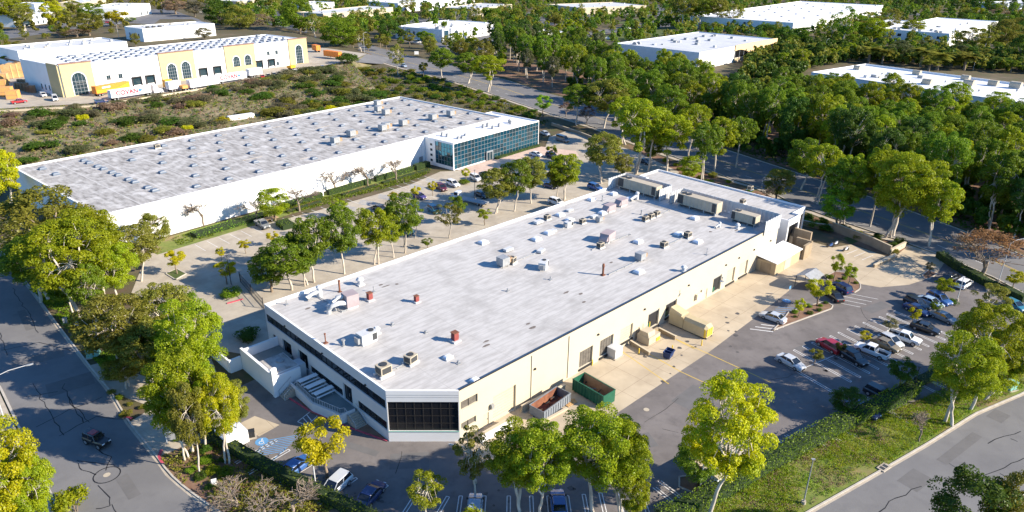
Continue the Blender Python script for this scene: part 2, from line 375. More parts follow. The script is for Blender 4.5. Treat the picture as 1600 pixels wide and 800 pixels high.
mb.face([HTOP[-1], pb[0], lo[0], HTOP[-1] + Vector((6, -6, -PLAT - .05))][::-1])
o = mb.build('bank', M_hill); o['kind'] = 'structure'
# yard and drive of the upper estate
flat('upper_yard', gp((-60, 186), (0, 170), (60, 166), (150, 161), (250, 146.5), (340, 132.5), (480, 106.5), (546, 96), (574, 84), (500, 74), (478, 76), (300, 100), (110, 128), (60, 110), (0, 95), (-60, 100), z=PLAT), PLAT + .03, M_concl)
mb = MB(); a = gp((546, 96.5), (574, 84.5), z=PLAT + .03); b = gp((597, 100), (612, 91), z=.02)
for k in range(6):
    q = [a[0].lerp(b[0], k / 6), a[0].lerp(b[0], (k + 1) / 6), a[1].lerp(b[1], (k + 1) / 6), a[1].lerp(b[1], k / 6)]; mb.face(q)
o = mb.build('driveway_ramp', M_roadd); o['kind'] = 'structure'
# upper road with its verges
ne = gp((560, 84), (615, 102), (710, 127), (800, 157), (860, 177), (925, 197), (1000, 225), (1087, 257), (1150, 282), (1190, 292), (1245, 320), (1320, 347), (1420, 380), (1475, 400), (1562, 437), (1640, 480), (1720, 540))
fe = gp((560, 66), (637, 87), (710, 104), (800, 128), (850, 145), (925, 165), (1000, 190), (1115, 228), (1222, 263), (1335, 300), (1400, 322), (1475, 350), (1515, 365), (1560, 383), (1620, 410), (1700, 440), (1800, 490))
def ribbon(name, L, R, z, m, n=50):
    L, R = resample(L, n), resample(R, n); mb = MB()
    for i in range(n - 1): mb.face([(*L[i].xy, z), (*L[i + 1].xy, z), (*R[i + 1].xy, z), (*R[i].xy, z)][::-1])
    o = mb.build(name, m); o['kind'] = 'structure'; return o
def fix_up(o):
    me = o.data
    for p in me.polygons:
        if p.normal.z < 0: p.flip()
def side(P, d):
    out = []
    for i, p in enumerate(P):
        a = P[max(i - 1, 0)]; b = P[min(i + 1, len(P) - 1)]; t = (b - a); n = Vector((-t.y, t.x, 0)).normalized(); out.append(p + n * d)
    return out
def kerb(name, P, w=.25, h=.13, m=None, n=60):
    P = resample(P, n); Q = side(P, w); mb = MB(); vs = []
    rings = [[(*a.xy, -.02), (*a.xy, h), (*b.xy, h), (*b.xy, -.02)] for a, b in zip(P, Q)]
    mb.loft(rings, closed=False, caps=False); o = mb.build(name, m or M_kerb); o['kind'] = 'structure'; return o
ribbon('road_upper', ne, fe, 0.0, M_road)
kerb('kerb_upper_near', ne, -.3); kerb('kerb_upper_far', fe, .3)
ribbon('sidewalk_upper', side(ne, -1.0), side(ne, -2.6), .05, M_walk)
def mid(a, b, t=.5): return [p.lerp(q, t) for p, q in zip(resample(a, 50), resample(b, 50))]
for nm, t, m in (('road_centre_line', .46, M_marky), ('road_centre_line', .485, M_marky)):
    c = mid(ne, fe, t); ribbon(nm, c, side(c, .14), .006, m)
cl = mid(ne, fe, .25); mb = MB()
for i in range(4, 49, 1): strip(mb, cl[i], cl[i].lerp(cl[min(i + 1, 49)], .3), .14, .006)
o = mb.build('road_lane_dashes', M_mark); o['kind'] = 'structure'
# mulch beds beyond the upper road
flat('mulch_bed', gp((700, 97), (800, 124), (850, 141), (925, 161), (1000, 186), (1115, 224), (1222, 259), (1335, 296), (1475, 346), (1560, 379), (1700, 436), (1750, 380), (1600, 250), (1400, 190), (1200, 165), (1000, 140), (860, 105), (760, 84)), -.004, M_mulch)
flat('mulch_bed', gp((925, 205), (1000, 232), (1087, 264), (1150, 290), (1190, 300), (1245, 328), (1320, 356), (1420, 388), (1390, 402), (1290, 365), (1262, 335), (1140, 310), (1040, 268), (960, 232)), -.002, M_mulch)
flat('mulch_bed', gp((575, 88), (640, 100), (600, 92), (560, 78)), .02, M_mulch)
# left road
le = gp((-60, 350), (10, 400), (37, 437), (62, 470), (87, 505), (110, 535), (137, 570), (172, 612), (200, 660), (246, 717), (262, 740), (290, 765), (325, 790), (360, 812), (430, 850))
lw = gp((-330, 380), (-180, 460), (-60, 545), (0, 600), (32, 667), (60, 725), (95, 800), (150, 880), (230, 960))
ribbon('road_west', le, lw, 0.0, M_road)
kerb('kerb_west', le, .22); kerb('kerb_west_far', lw, -.3)
ribbon('gutter_west', side(le, -.02), side(le, -.35), .005, M_walk)
ribbon('sidewalk_west', side(lw, -.5), side(lw, -2.2), .04, M_walk)
# lower right road
se = gp((1180, 850), (1267, 799), (1350, 752), (1450, 694), (1525, 647), (1600, 615), (1700, 560), (1800, 505))
sx = gp((1440, 900), (1550, 800), (1600, 768), (1750, 690), (1900, 610), (2000, 560))
ribbon('road_south', [se[0]] + se[1:], sx, 0.0, M_road)
kerb('kerb_south', se, .22); kerb('kerb_south_far', sx, -.3)
ribbon('gutter_south', side(se, -.02), side(se, -.3), .005, M_walk)
ribbon('sidewalk_south', side(sx, -1), side(sx, -2.6), .05, M_walk)
# site: concrete lot between the buildings
flat('lot_between_buildings', gp((232, 392), (262, 381), (440, 344), (560, 312), (640, 289), (688, 268), (712, 267), (760, 254), (850, 236), (858, 214), (884, 205), (930, 214), (1000, 240), (1060, 268), (1080, 330), (420, 560), (330, 545), (290, 500), (262, 480), (205, 458)), .006, M_concl)
flat('entrance_paving', gp((712, 264), (846, 229), (900, 236), (905, 244), (860, 244), (740, 276)), .012, M_brick)
# site: asphalt lot and the concrete apron along the loading side
flat('asphalt_lot', gp((250, 704), (330, 664), (372, 605), (470, 560), (720, 560), (900, 520), (1150, 400), (1300, 398), (1470, 408), (1600, 468), (1640, 520), (1605, 545), (1430, 628), (1310, 678), (1190, 737), (1075, 802), (1000, 856), (620, 845), (520, 792), (430, 748), (350, 700), (300, 706)), .004, M_asph)
flat('concrete_apron', [Ap(-1.5, -4.2), Ap(3, -8), Ap(12, -10.4), Ap(21, -10.6), Ap(43.8, -10.8), Ap(60.4, -10.2)] + gp((1247, 443), (1318, 420), (1346, 444), (1375, 449), (1420, 445), (1460, 432), (1475, 412), (1482, 403), (1420, 383), (1395, 404), (1330, 382)) + [Ap(104, -6), Ap(104, 3), Ap(0, 3)], .009, M_conc)
flat('concrete_pad', gp((370, 664), (398, 650), (437, 664), (405, 682)), .008, M_conc)
flat('driveway_west', gp((136, 572), (160, 566), (232, 590), (260, 560), (330, 560), (345, 600), (250, 640), (172, 613)), .010, M_concl)
flat('driveway_south_west', gp((202, 660), (240, 636), (330, 630), (350, 662), (300, 690), (247, 716)), .010, M_concl)
# verge at the lower right and planting strip at lower left
flat('verge_south', gp((1000, 858), (1085, 804), (1195, 738), (1312, 680), (1430, 630), (1510, 590), (1600, 548), (1700, 500), (1790, 505), (1700, 556), (1600, 612), (1525, 644), (1450, 691), (1350, 749), (1267, 796), (1180, 846)), .012, M_verge)
flat('verge_west', gp((250, 714), (285, 698), (335, 690), (430, 748), (520, 792), (600, 850), (440, 850), (360, 808), (325, 786), (290, 762), (264, 737)), .012, M_mulch)
flat('lawn_patch', gp((1318, 372), (1338, 366), (1348, 374), (1330, 382)), .02, M_grass)
# planting along the long warehouse
flat('planting_strip', [Bp(-86, -1.0), Bp(-2, -1.0), Bp(-2, -6), Bp(-20, -7.6), Bp(-56, -8.6), Bp(-86, -9)], .010, M_verge)
# islands
def island(px, m=None):
    P = gp(*px); flat('planting_island', P, .10, m or M_mulch); Q = P + [P[0]]
    a = sum(P[i].x * P[(i + 1) % len(P)].y - P[(i + 1) % len(P)].x * P[i].y for i in range(len(P)))
    kerb('island_kerb', Q, .2 if a > 0 else -.2, .15, n=len(Q) * 3 + 1)
island([(1232, 487), (1222, 501), (1205, 518), (1240, 505), (1300, 483), (1302, 478), (1290, 471), (1262, 478)])
island([(1288, 432), (1305, 424), (1330, 428), (1345, 444), (1345, 452), (1335, 458), (1318, 452), (1298, 444)])
island([(258, 428), (276, 420), (292, 428), (274, 438)], M_grass)
island([(1440, 430), (1450, 422), (1465, 428), (1452, 437), (1443, 436)])
island([(1300, 650), (1298, 660), (1316, 668), (1346, 652), (1336, 642)], M_grass)
island([(1060, 745), (1060, 762), (1092, 775), (1110, 765), (1085, 742)])
# bay markings
mb = MB()
def bays(pairs, wd=.13, z=.014):
    for (x0, y0), (x1, y1) in pairs: strip(mb, G(x0, y0), G(x1, y1), wd, z)
top_ = [(1211, 560), (1240.5, 547), (1255, 541), (1269, 535.5), (1283, 530), (1297, 525), (1310, 519.5), (1324, 514), (1336, 509.5), (1349, 504), (1361, 499.5), (1374, 495), (1386, 490.5), (1397, 486)]
rd = Ap(64.9, -28.8) - Ap(66.4, -22.9)
for x, y in top_:
    p = G(x, y); n = UA * .22
    for s in (-1, 1):
        strip(mb, p + n * s, p + rd * 1.75 + n * s, .11, .014)
    strip(mb, p - n, p + n, .11, .014); strip(mb, p + rd * 1.75 - n, p + rd * 1.75 + n, .11, .014)
a, b = G(1240, 570), G(1466, 505)
strip(mb, G(1252, 577), G(1440, 498), .11, .014)
for x, y in [(557, 747), (605, 758), (655, 765), (486, 726), (452, 703), (700, 776), (432, 688)]:
    p = G(x, y); q = Vector((-3.6 + .0012 * (x - 557), -4.6, 0)) if x < 640 else Vector((-1.5, -4.6, 0)); t = q.normalized(); n = Vector((-t.y, t.x, 0)) * .2
    for s in (-1, 1): strip(mb, p + n * s, p + q + n * s, .11, .014)
    strip(mb, p - n, p + n, .11, .014)
for x in (720, 757, 795, 830, 857, 886, 912, 938, 968, 1000):
    p = G(x, 775 - max(0, (x - 880)) * .08); q = Vector((.002 * (x - 800), -5, 0)); n = Vector((.2, 0, 0))
    for s in (-1, 1): strip(mb, p + n * s, p + q + n * s, .11, .014)
    strip(mb, p - n, p + n, .11, .014)
for x0, y0 in ((1028, 752), (1020, 762), (1205, 682), (1225, 680), (1247, 672), (1268, 665), (1290, 657)):
    p = G(x0, y0); t = Vector((2.6, -3.6, 0)); strip(mb, p, p + t, .11, .014); strip(mb, p + Vector((.4, .1, 0)), p + t + Vector((.4, .1, 0)), .11, .014)
for x0, y0 in ((1436, 587), (1449, 582), (1425, 595), (1352, 622), (1372, 634)):
    p = G(x0, y0); t = rd * .8; strip(mb, p, p + t, .11, .014); strip(mb, p + UA * .4, p + t + UA * .4, .11, .014)
# hatched box in front of the patio
h = gp((481, 643), (496, 645), (489, 658), (465, 660), (468, 654))
for i in range(4):
    q = gp((485, 643), (496, 650), (480, 665), (465, 659)); strip(mb, q[i], q[(i + 1) % 4], .12, .014)
for t in (.3, .6): strip(mb, q[0].lerp(q[3], t), q[1].lerp(q[2], min(1, t + .25)), .12, .014)
# bays between the buildings and at the islands
for u in np.arange(-78, -8, 2.75):
    if not (-36 < u < -24): strip(mb, Bp(u, -9.6), Bp(u - .2, -14.6), .11, .014)
for u in np.arange(-70, -14, 2.75):
    strip(mb, Bp(u, -24), Bp(u - .2, -33.5), .11, .014)
for x, y in ((1172, 514), (1180, 510.5), (1189, 507)):
    p = G(x, y); strip(mb, p, p + Vector((3.7, -.9, 0)), .2, .014)
for x, y in ((1300, 471), (1309, 467), (1318, 463), (1328, 459)):
    p = G(x, y); strip(mb, p, p + Vector((4.4, -2.2, 0)), .12, .014)
for x, y in ((1340, 390), (1352, 394), (1328, 385), (1364, 399)):
    p = G(x, y); strip(mb, p, p + Vector((-3.6, -2.6, 0)), .12, .014)
fix_ = mb.build('parking_markings', M_mark); fix_['kind'] = 'structure'; fix_up(fix_)
mb = MB()
for p, q in (((1105, 552), (1205, 598)), ((1062, 580), (1120, 607)), ((1052, 528), (1105, 552)), ((1000, 545), (1062, 580)), ((970, 548), (1045, 600)), ((1025, 515), (1085, 545))):
    strip(mb, G(*p), G(*q), .16, .015)
o = mb.build('yellow_markings', M_marky); o['kind'] = 'structure'; fix_up(o)
mb = MB()
for k in range(9):
    p = G(418, 688).lerp(G(392, 714), k / 8); strip(mb, p, p + Vector((3.9, 1.2, 0)), .13, .014)
strip(mb, G(418, 688), G(390, 716), .13, .014); strip(mb, G(447, 700), G(420, 725), .13, .014)
for k in range(5):
    p = G(1215, 480).lerp(G(1200, 492), k / 4); strip(mb, p, p + Vector((4.2, -.4, 0)), .13, .014)
for x0, y0, x1, y1 in ((560, 318, 585, 322), (590, 309, 615, 313), (530, 326, 553, 331), (640, 292, 662, 297), (665, 283, 690, 288)): [strip(mb, G(x0, y0) + Vector((0, k * .9, 0)), G(x1, y1) + Vector((0, k * .9, 0)), .12, .013) for k in range(4)]
o = mb.build('blue_markings', M_markb); o['kind'] = 'structure'; fix_up(o)
def wheelchair(x, y, s=1.0):
    c = G(x, y); m1 = MB(); m1.face([(c.x + math.cos(a) * .85 * s, c.y + math.sin(a) * .85 * s, .018) for a in np.linspace(0, 2 * math.pi, 20)[:-1]])
    m2 = MB(); z = .022
    m2.face([(c.x - .1 * s + math.cos(a) * .11 * s, c.y + .5 * s + math.sin(a) * .11 * s, z) for a in np.linspace(0, 2 * math.pi, 12)[:-1]])
    for p, q in (((-.1, .38), (-.08, -.05)), ((-.08, .15), (.22, .15)), ((-.08, -.02), (.25, -.02)), ((.25, -.02), (.38, -.38)), ((.38, -.38), (.5, -.36))): strip(m2, (c.x + p[0] * s, c.y + p[1] * s), (c.x + q[0] * s, c.y + q[1] * s), .09 * s, z)
    A = [(c.x + .05 * s + math.cos(a) * .33 * s, c.y - .18 * s + math.sin(a) * .33 * s) for a in np.linspace(2.3, 5.9, 10)]
    for i in range(9): strip(m2, A[i], A[i + 1], .08 * s, z)
    a = m1.build('access_disc', M_markb); a['kind'] = 'structure'; b = m2.build('access_symbol', M_mark); b['kind'] = 'structure'; fix_up(b)
wheelchair(409, 690, 1.0); wheelchair(1229, 470, .9)
# red kerb paint
kerb('kerb_red_patio', [Ap(-11.7, 26.2), Ap(-10.9, 19.5), Ap(-9.2, 13.4), Ap(-6.9, 6.7)], -.18, .16, M_redk, 20)
kerb('kerb_red_entry', gp((250, 704), (246, 715), (252, 726)), .34, .14, M_redk, 8)
kerb('kerb_red_drive', gp((190, 652), (205, 656)), .34, .14, M_redk, 4); kerb('kerb_red_drive_far', gp((165, 567), (190, 562)), .3, .14, M_redk, 4); kerb('kerb_red_gate', gp((355, 475), (380, 468)), .3, .14, M_redk, 4)
# tar-sealed cracks
def crack(mb, pts, wd=.16, z=.012, seed=0):
    r = random.Random(seed); P = [G(*p) for p in pts]; Q = []
    for a, b in zip(P, P[1:]):
        n = max(2, int((b - a).length / 1.2))
        for k in range(n): Q.append(a.lerp(b, k / n) + Vector((r.uniform(-.22, .22), r.uniform(-.22, .22), 0)))
    Q.append(P[-1])
    for a, b in zip(Q, Q[1:]): strip(mb, a, b, wd * r.uniform(.7, 1.2), z)
mb = MB(); cr_ = [[(0, 548), (60, 535), (110, 548)], [(52, 600), (75, 640), (100, 680)], [(98, 600), (110, 630), (140, 660)], [(108, 620), (130, 660)], [(95, 680), (150, 650), (195, 655)], [(55, 668), (110, 640), (160, 620)], [(120, 725), (130, 735), (150, 742)],
       [(155, 757), (172, 777), (175, 790), (150, 795)], [(175, 790), (185, 805)], [(12, 555), (0, 520)], [(165, 735), (172, 715), (150, 700)], [(120, 720), (180, 727)], [(40, 620), (90, 612)], [(20, 450), (50, 500), (60, 520)]]
for i, c in enumerate(cr_): crack(mb, c, .12, .010, i)
C = G(167, 742)
R = [C + Vector((math.cos(a) * 1.5, math.sin(a) * 1.5, 0)) for a in np.linspace(0, 2 * math.pi, 22)]
for a, b in zip(R, R[1:]): strip(mb, a, b, .15, .010)
o = mb.build('road_cracks_west', M_tar); o['kind'] = 'structure'; fix_up(o)
mb = MB(); cr_ = [[(1372, 800), (1400, 778), (1440, 760)], [(1545, 693), (1570, 682), (1595, 674)], [(1575, 684), (1590, 690)], [(1472, 716), (1490, 730), (1500, 740)], [(1490, 735), (1508, 722)], [(1540, 745), (1600, 716)], [(1560, 740), (1580, 748)], [(1485, 745), (1490, 752), (1500, 748)]]
for i, c in enumerate(cr_): crack(mb, c, .11, .010, 50 + i)
o = mb.build('road_cracks_south', M_tar); o['kind'] = 'structure'; fix_up(o)
mb = MB(); cr_ = [[(1008, 660), (1040, 640), (1060, 622)], [(1035, 670), (1060, 676)], [(620, 740), (625, 715), (628, 705)], [(1345, 480), (1355, 500), (1350, 520)], [(1290, 560), (1230, 590), (1180, 600)], [(1120, 640), (1160, 620)]]
for i, c in enumerate(cr_): crack(mb, c, .09, .012, 80 + i)
o = mb.build('lot_cracks', mat('old_crack', (.055, .05, .05), .9)); o['kind'] = 'structure'; fix_up(o)
# manhole and drain covers
for x, y in ((167, 742), (1010, 640)):
    c = G(x, y); m = MB(); m.face([(c.x + math.cos(a) * .42, c.y + math.sin(a) * .42, .014) for a in np.linspace(0, 2 * math.pi, 18)[:-1]]); o = m.build('manhole_cover', M_bmet); tag(o, 'round tan cover inside a dark ring on the near road' if x < 500 else 'small round cover in the asphalt beside the tan apron', 'manhole cover')
# far streets, car parks
for nm, P, m in (('far_street', [(925, 49), (985, 40), (1025, 32), (1060, 26), (1100, 16), (1110, 22), (1060, 40), (985, 47), (950, 52), (900, 66), (870, 70), (895, 58)], M_roadd),
                 ('far_lot', [(600, 58), (640, 66), (700, 80), (760, 80), (790, 60), (860, 40), (930, 34), (950, 20), (900, 12), (800, 22), (700, 28), (620, 30)], M_roadd),
                 ('far_lot', [(905, 22), (1060, 26), (1100, 10), (950, 4), (890, 10)], M_roadd), ('far_lawn', [(940, 56), (990, 47), (1050, 42), (1060, 50), (1000, 62), (945, 64)], M_grass),
                 ('far_lawn', [(960, 36), (1010, 26), (1025, 30), (985, 38)], M_grass), ('far_lot', [(1140, 165), (1215, 140), (1240, 150), (1190, 170)], M_roadd), ('far_lot', [(1215, 75), (1290, 68), (1320, 85), (1250, 95)], M_roadd),
                 ('far_lot', [(1420, 95), (1530, 88), (1600, 100), (1600, 92), (1530, 78), (1440, 84)], M_roadd), ('far_street', [(1390, 20), (1600, 42), (1700, 50), (1700, 42), (1600, 34), (1400, 15)], M_roadd), ('far_lot', [(300, 18), (420, 10), (480, 30), (480, 52), (430, 40), (380, 30)], M_roadd)):
    flat(nm, gp(*P), -.012 if 'lawn' not in nm else -.008, m)
flat('upper_street', gp((215, 18), (260, 12), (310, 30), (330, 40), (300, 30), (250, 30), (240, 38), (200, 36), (0, 62), (0, 52), (190, 30), z=PLAT), PLAT + .02, M_roadd)
flat('far_lot', gp((0, 60), (190, 34), (190, 26), (0, 48), z=PLAT), PLAT + .03, M_roadd)
pr = random.Random(15); m = MB()
for x, y, L_, W_, a in ((60, 560, 7, 3, .6), (110, 600, 4, 6, -.9), (40, 500, 9, 1.2, -.85), (200, 760, 5, 1.4, -.8), (1500, 700, 10, 1.3, .62), (1430, 750, 4, 2.5, .62), (1560, 650, 3, 2, .62), (1080, 620, 6, 3, .8), (1150, 590, 9, 1.1, .78), (1000, 690, 4, 3, .3), (640, 720, 5, 3, .1), (1370, 480, 6, 2.2, .55), (1260, 540, 5, 1, .55), (560, 700, 6, 1.1, -.4), (780, 160, 9, 4, -.7)):
    c = G(x, y); u = Vector((math.cos(a), math.sin(a), 0)); v = Vector((-u.y, u.x, 0)); m.face([(*(c + u * i * L_ / 2 + v * j * W_ / 2).xy, .0065 if y not in (620, 590, 690, 720, 480, 540, 700) else .0105) for i, j in ((-1, -1), (1, -1), (1, 1), (-1, 1))])
o = m.build('asphalt_repairs', M_patch); o['kind'] = 'structure'; fix_up(o)
m = MB()
for k in range(70):
    x, y = pr.choice([(1240 + pr.uniform(0, 200), 0), (470 + pr.uniform(0, 130), 1), (700 + pr.uniform(0, 300), 2), (1000 + pr.uniform(0, 160), 3)]); yy = {0: 575 - (x - 1240) * .33 + pr.uniform(-20, 25), 1: 745 + (x - 470) * .2 + pr.uniform(-8, 14), 2: 775 + pr.uniform(-12, 15), 3: 590 - (x - 1000) * .45 + pr.uniform(-40, 30)}[y]
    c = G(x, yy); r_ = pr.uniform(.15, .55); m.face([(c.x + r_ * math.cos(t) * pr.uniform(.6, 1.2), c.y + r_ * math.sin(t) * pr.uniform(.6, 1.2), .0125) for t in np.linspace(0, 2 * math.pi, 10)[:-1]])
o = m.build('oil_spots', M_oil); o['kind'] = 'structure'; fix_up(o)
# ------------------------------------------------------------------ main building (local x along the loading wall, y towards the rear lot)
LA = thing('light_industrial_building', 'long low white-roofed factory with a cut glazed corner and cream loading wall', 'building', OA, YAW)
HA, DK = 8.0, 7.55
pA = [(0, 0), (88, 0), (88, 40.2), (-6.8, 39.7), (-6.8, 6.5)]
DOORS = [(24.2, 27.4, .6, 3.6, 'gate'), (29.2, 32.6, .5, 3.6, 'gate'), (34.4, 37.8, .9, 3.6, 'shut'), (42.2, 45.4, .5, 3.6, 'open'), (47.4, 50.8, .9, 3.6, 'open'), (63.2, 66.2, .3, 3.5, 'open'), (68.2, 71.3, .5, 3.5, 'shut'), (73.2, 76.4, .5, 3.5, 'shut'), (6.0, 10.4, .06, 4.2, 'big')]
WINR = [(.25, 3.2, 4.85, 6.15), (.25, 2.9, 1.75, 2.75)]
holesR = [d[:4] for d in DOORS] + WINR + [(78.9, 80.0, .05, 2.2), (4.2, 5.2, .05, 2.15), (60.3, 61.3, .05, 2.1), (38.8, 39.8, .05, 2.1)]
L5 = 39.7 - 6.5
# edge 3 -> 4 is the front (from y 39.7 down to 6.5): a = 39.7 - v
FR = lambda v0, v1, z0, z1: (39.7 - v1, 39.7 - v0, z0, z1)
holesF = [FR(6.75, 39.5, 4.95, 6.4), FR(6.75, 13.6, 1.6, 3.0), FR(15.0, 17.2, 1.35, 4.1), FR(17.5, 26.4, 1.55, 2.75), FR(27.0, 29.8, 1.35, 4.05), FR(32.0, 34.8, .4, 3.8), FR(37.0, 37.9, 2.3, 3.3)]
CH = math.hypot(6.8, 6.5)
holesC = [(.12, CH - .12, 1.7, 6.3)]
mb = MB(); q = inset(pA, .32)
for i in range(5):
    a, b = pA[i], pA[(i + 1) % 5]
    hs = {0: holesR, 3: holesF, 4: holesC}.get(i, [])
    mb.panel(a, b, 0, HA, hs, .35, {0: 0, 1: 1, 2: 1, 3: 2, 4: 2}[i])
    c, e = q[i], q[(i + 1) % 5]; h2 = HA
    mb.face([(*a, h2), (*b, h2), (*e, h2), (*c, h2)], 3 if i == 0 else 1); mb.face([(*c, h2), (*e, h2), (*e, DK - .1), (*c, DK - .1)], 1)  # loading-side top is coloured dark for the edge's shadow line
mb.build('wall', [M_wallc, M_wallw, M_panel, M_dmet], LA)
mb = MB(); mb.prism(inset(pA, .3), DK - .3, DK); roofA = mb.build('roof', M_roofA, LA)
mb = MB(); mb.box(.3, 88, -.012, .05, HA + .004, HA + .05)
mb.build('roof_edge_shadow_line', M_dmet, LA)  # dark strip painted in for the shadow line of the thin parapet
# panel joints and rainwater leaders of the loading wall
for x in (13.5, 21.5): mb = MB(); mb.box(x - .05, x + .05, -.14, -.002, .3, 7.6); mb.build('downpipe', M_wallc, LA)
# chamfer glazing
cd = Vector((6.8, -6.5, 0)) / CH; ci = Vector((6.5, 6.8, 0)) / CH; c0 = Vector((-6.8, 6.5, 0))
g = MB(); g.face([c0 + cd * .12 + ci * .2 + Vector((0, 0, 1.7)), c0 + cd * (CH - .12) + ci * .2 + Vector((0, 0, 1.7)), c0 + cd * (CH - .12) + ci * .2 + Vector((0, 0, 6.3)), c0 + cd * .12 + ci * .2 + Vector((0, 0, 6.3))])
cw = g.build('corner_window', M_glassk, LA)
g = MB()
for k in range(9):
    a = .12 + (CH - .24) * k / 8; p = c0 + cd * a + ci * .14; g.beam(p + Vector((0, 0, 1.7)) - cd * .018, p + Vector((0, 0, 1.7)) + cd * .018, .03, 4.6)
for z in (1.72, 2.85, 4.0, 5.15, 6.22): g.beam(c0 + cd * .1 + ci * .15 + Vector((0, 0, z)), c0 + cd * (CH - .1) + ci * .15 + Vector((0, 0, z)), .03, .03)
g.build('mullion_grid', mat('mullion_bronze', (.05, .045, .04), .6), cw)
g = MB(); g.beam(c0 + cd * .05 - ci * .03 + Vector((0, 0, 1.6)), c0 + cd * (CH - .05) - ci * .03 + Vector((0, 0, 1.6)), .08, .1); g.build('window_sill', M_teal, cw)
g = MB()
for z in (7.0, 7.35): g.beam(c0 + cd * .02 - ci * .012 + Vector((0, 0, z)), c0 + cd * (CH - .02) - ci * .012 + Vector((0, 0, z)), .03, .03)
g.build('fascia_groove', M_metal, LA)
# strip windows of the front
def glass_y(x, y0, y1, z0, z1, m, name, n, parent=LA):
    g = MB(); g.face([(x, y1, z0), (x, y0, z0), (x, y0, z1), (x, y1, z1)]); o = g.build(name, m, parent); f = MB()
    for k in range(n + 1): y = y0 + (y1 - y0) * k / n; f.box(x - .05, x - .01, y - .03, y + .03, z0, z1)
    f.box(x - .045, x - .012, y0, y1, z0, z0 + .04); f.build('mullion_grid', M_plast, o); return o
glass_y(-6.6, 6.75, 39.5, 4.95, 6.4, M_glassk, 'strip_window', 22); glass_y(-6.6, 6.75, 13.6, 1.6, 3.0, M_glassk, 'strip_window', 5)
glass_y(-6.6, 17.5, 26.4, 1.55, 2.75, M_glassk, 'strip_window', 6)
for v0, v1, z0, z1 in ((15.0, 17.2, 1.35, 4.1), (27.0, 29.8, 1.35, 4.05), (32.0, 34.8, .4, 3.8)):
    d = glass_y(-6.52, v0, v1, z0, z1, M_glassk, 'entrance_door', 2); g = MB(); g.box(-6.62, -6.56, (v0 + v1) / 2 - .1, (v0 + v1) / 2 - .06, z0 + .9, z0 + 1.4); g.build('handle', M_metal, d)
glass_y(-6.6, 37.0, 37.9, 2.3, 3.3, M_glassk, 'small_window', 1)
for v in (11, 22, 33): g = MB(); g.box(-6.98, -6.8, v, v + .3, 6.6, 6.75); g.build('wall_lamp', M_plast, LA)
# loading doors
for a0, a1, z0, z1, k in DOORS:
    y = .28; g = MB()
    if k == 'open':
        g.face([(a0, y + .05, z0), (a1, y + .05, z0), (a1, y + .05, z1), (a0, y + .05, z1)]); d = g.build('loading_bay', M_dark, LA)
        f = MB(); f.box(a0, a1, y - .1, y, z1 - .35, z1); f.build('rolled_shutter', M_metal, d)
        f = MB(); f.box(a0 + .1, a0 + 1.2, y - .06, y, z0, z0 + 1.0); f.build('green_curtain', M_green, d)
    else:
        m = {'gate': M_mesh, 'shut': M_wallb, 'big': M_wallb}[k]
        g.face([(a0, y, z0), (a1, y, z0), (a1, y, z1), (a0, y, z1)]); d = g.build('roller_door', m, LA); f = MB(); n = int((z1 - z0) / .45)
        for j in range(1, n): z = z0 + (z1 - z0) * j / n; f.box(a0, a1, y - .02, y - .002, z - .02, z + .02)
        if k == 'gate':
            for j in range(1, 5): x = a0 + (a1 - a0) * j / 5; f.box(x - .03, x + .03, y - .04, y - .022, z0, z1)
        f.build('slat', M_mesh if k == 'gate' else M_wallt, d)
        if k == 'gate': d['label'] = 'roller door of dark brown grille'
    if z0 > .4:
        f = MB(); f.box(a0 - .1, a1 + .1, -.18, -.004, z0 - .35, z0 - .02); f.build('dock_bumper', M_plast, LA)
for a0, a1, z0, z1 in WINR:
    g = MB(); g.face([(a0, .2, z0), (a1, .2, z0), (a1, .2, z1), (a0, .2, z1)]); o = g.build('side_window', M_mesh, LA); f = MB(); f.box((a0 + a1) / 2 - .04, (a0 + a1) / 2 + .04, .14, .19, z0, z1); f.build('mullion', M_plast, o)
for a0, a1, z0, z1 in ((78.9, 80.0, .05, 2.2), (4.2, 5.2, .05, 2.15), (60.3, 61.3, .05, 2.1), (38.8, 39.8, .05, 2.1)):
    g = MB(); g.face([(a0, .12, z0), (a1, .12, z0), (a1, .12, z1), (a0, .12, z1)]); d = g.build('service_door', M_wallb, LA); f = MB(); f.box(a1 - .2, a1 - .12, .02, .1, 1.0, 1.15); f.build('handle', M_metal, d)
for x in (14, 28.3, 40.6, 54, 67, 72, 78, 85): g = MB(); g.box(x, x + .3, -.22, -.004, 5.0, 5.25); g.build('wall_lamp', M_plast, LA)
g = MB(); g.box(5.4, 5.9, -.45, -.004, 2.6, 3.3); g.build('wall_vent', M_metal, LA)
g = MB(); g.box(57.0, 58.6, -.5, -.004, 1.2, 2.3); g.box(58.9, 59.4, -.3, -.004, 1.6, 2.6); g.build('meter_box', M_wallc, LA)
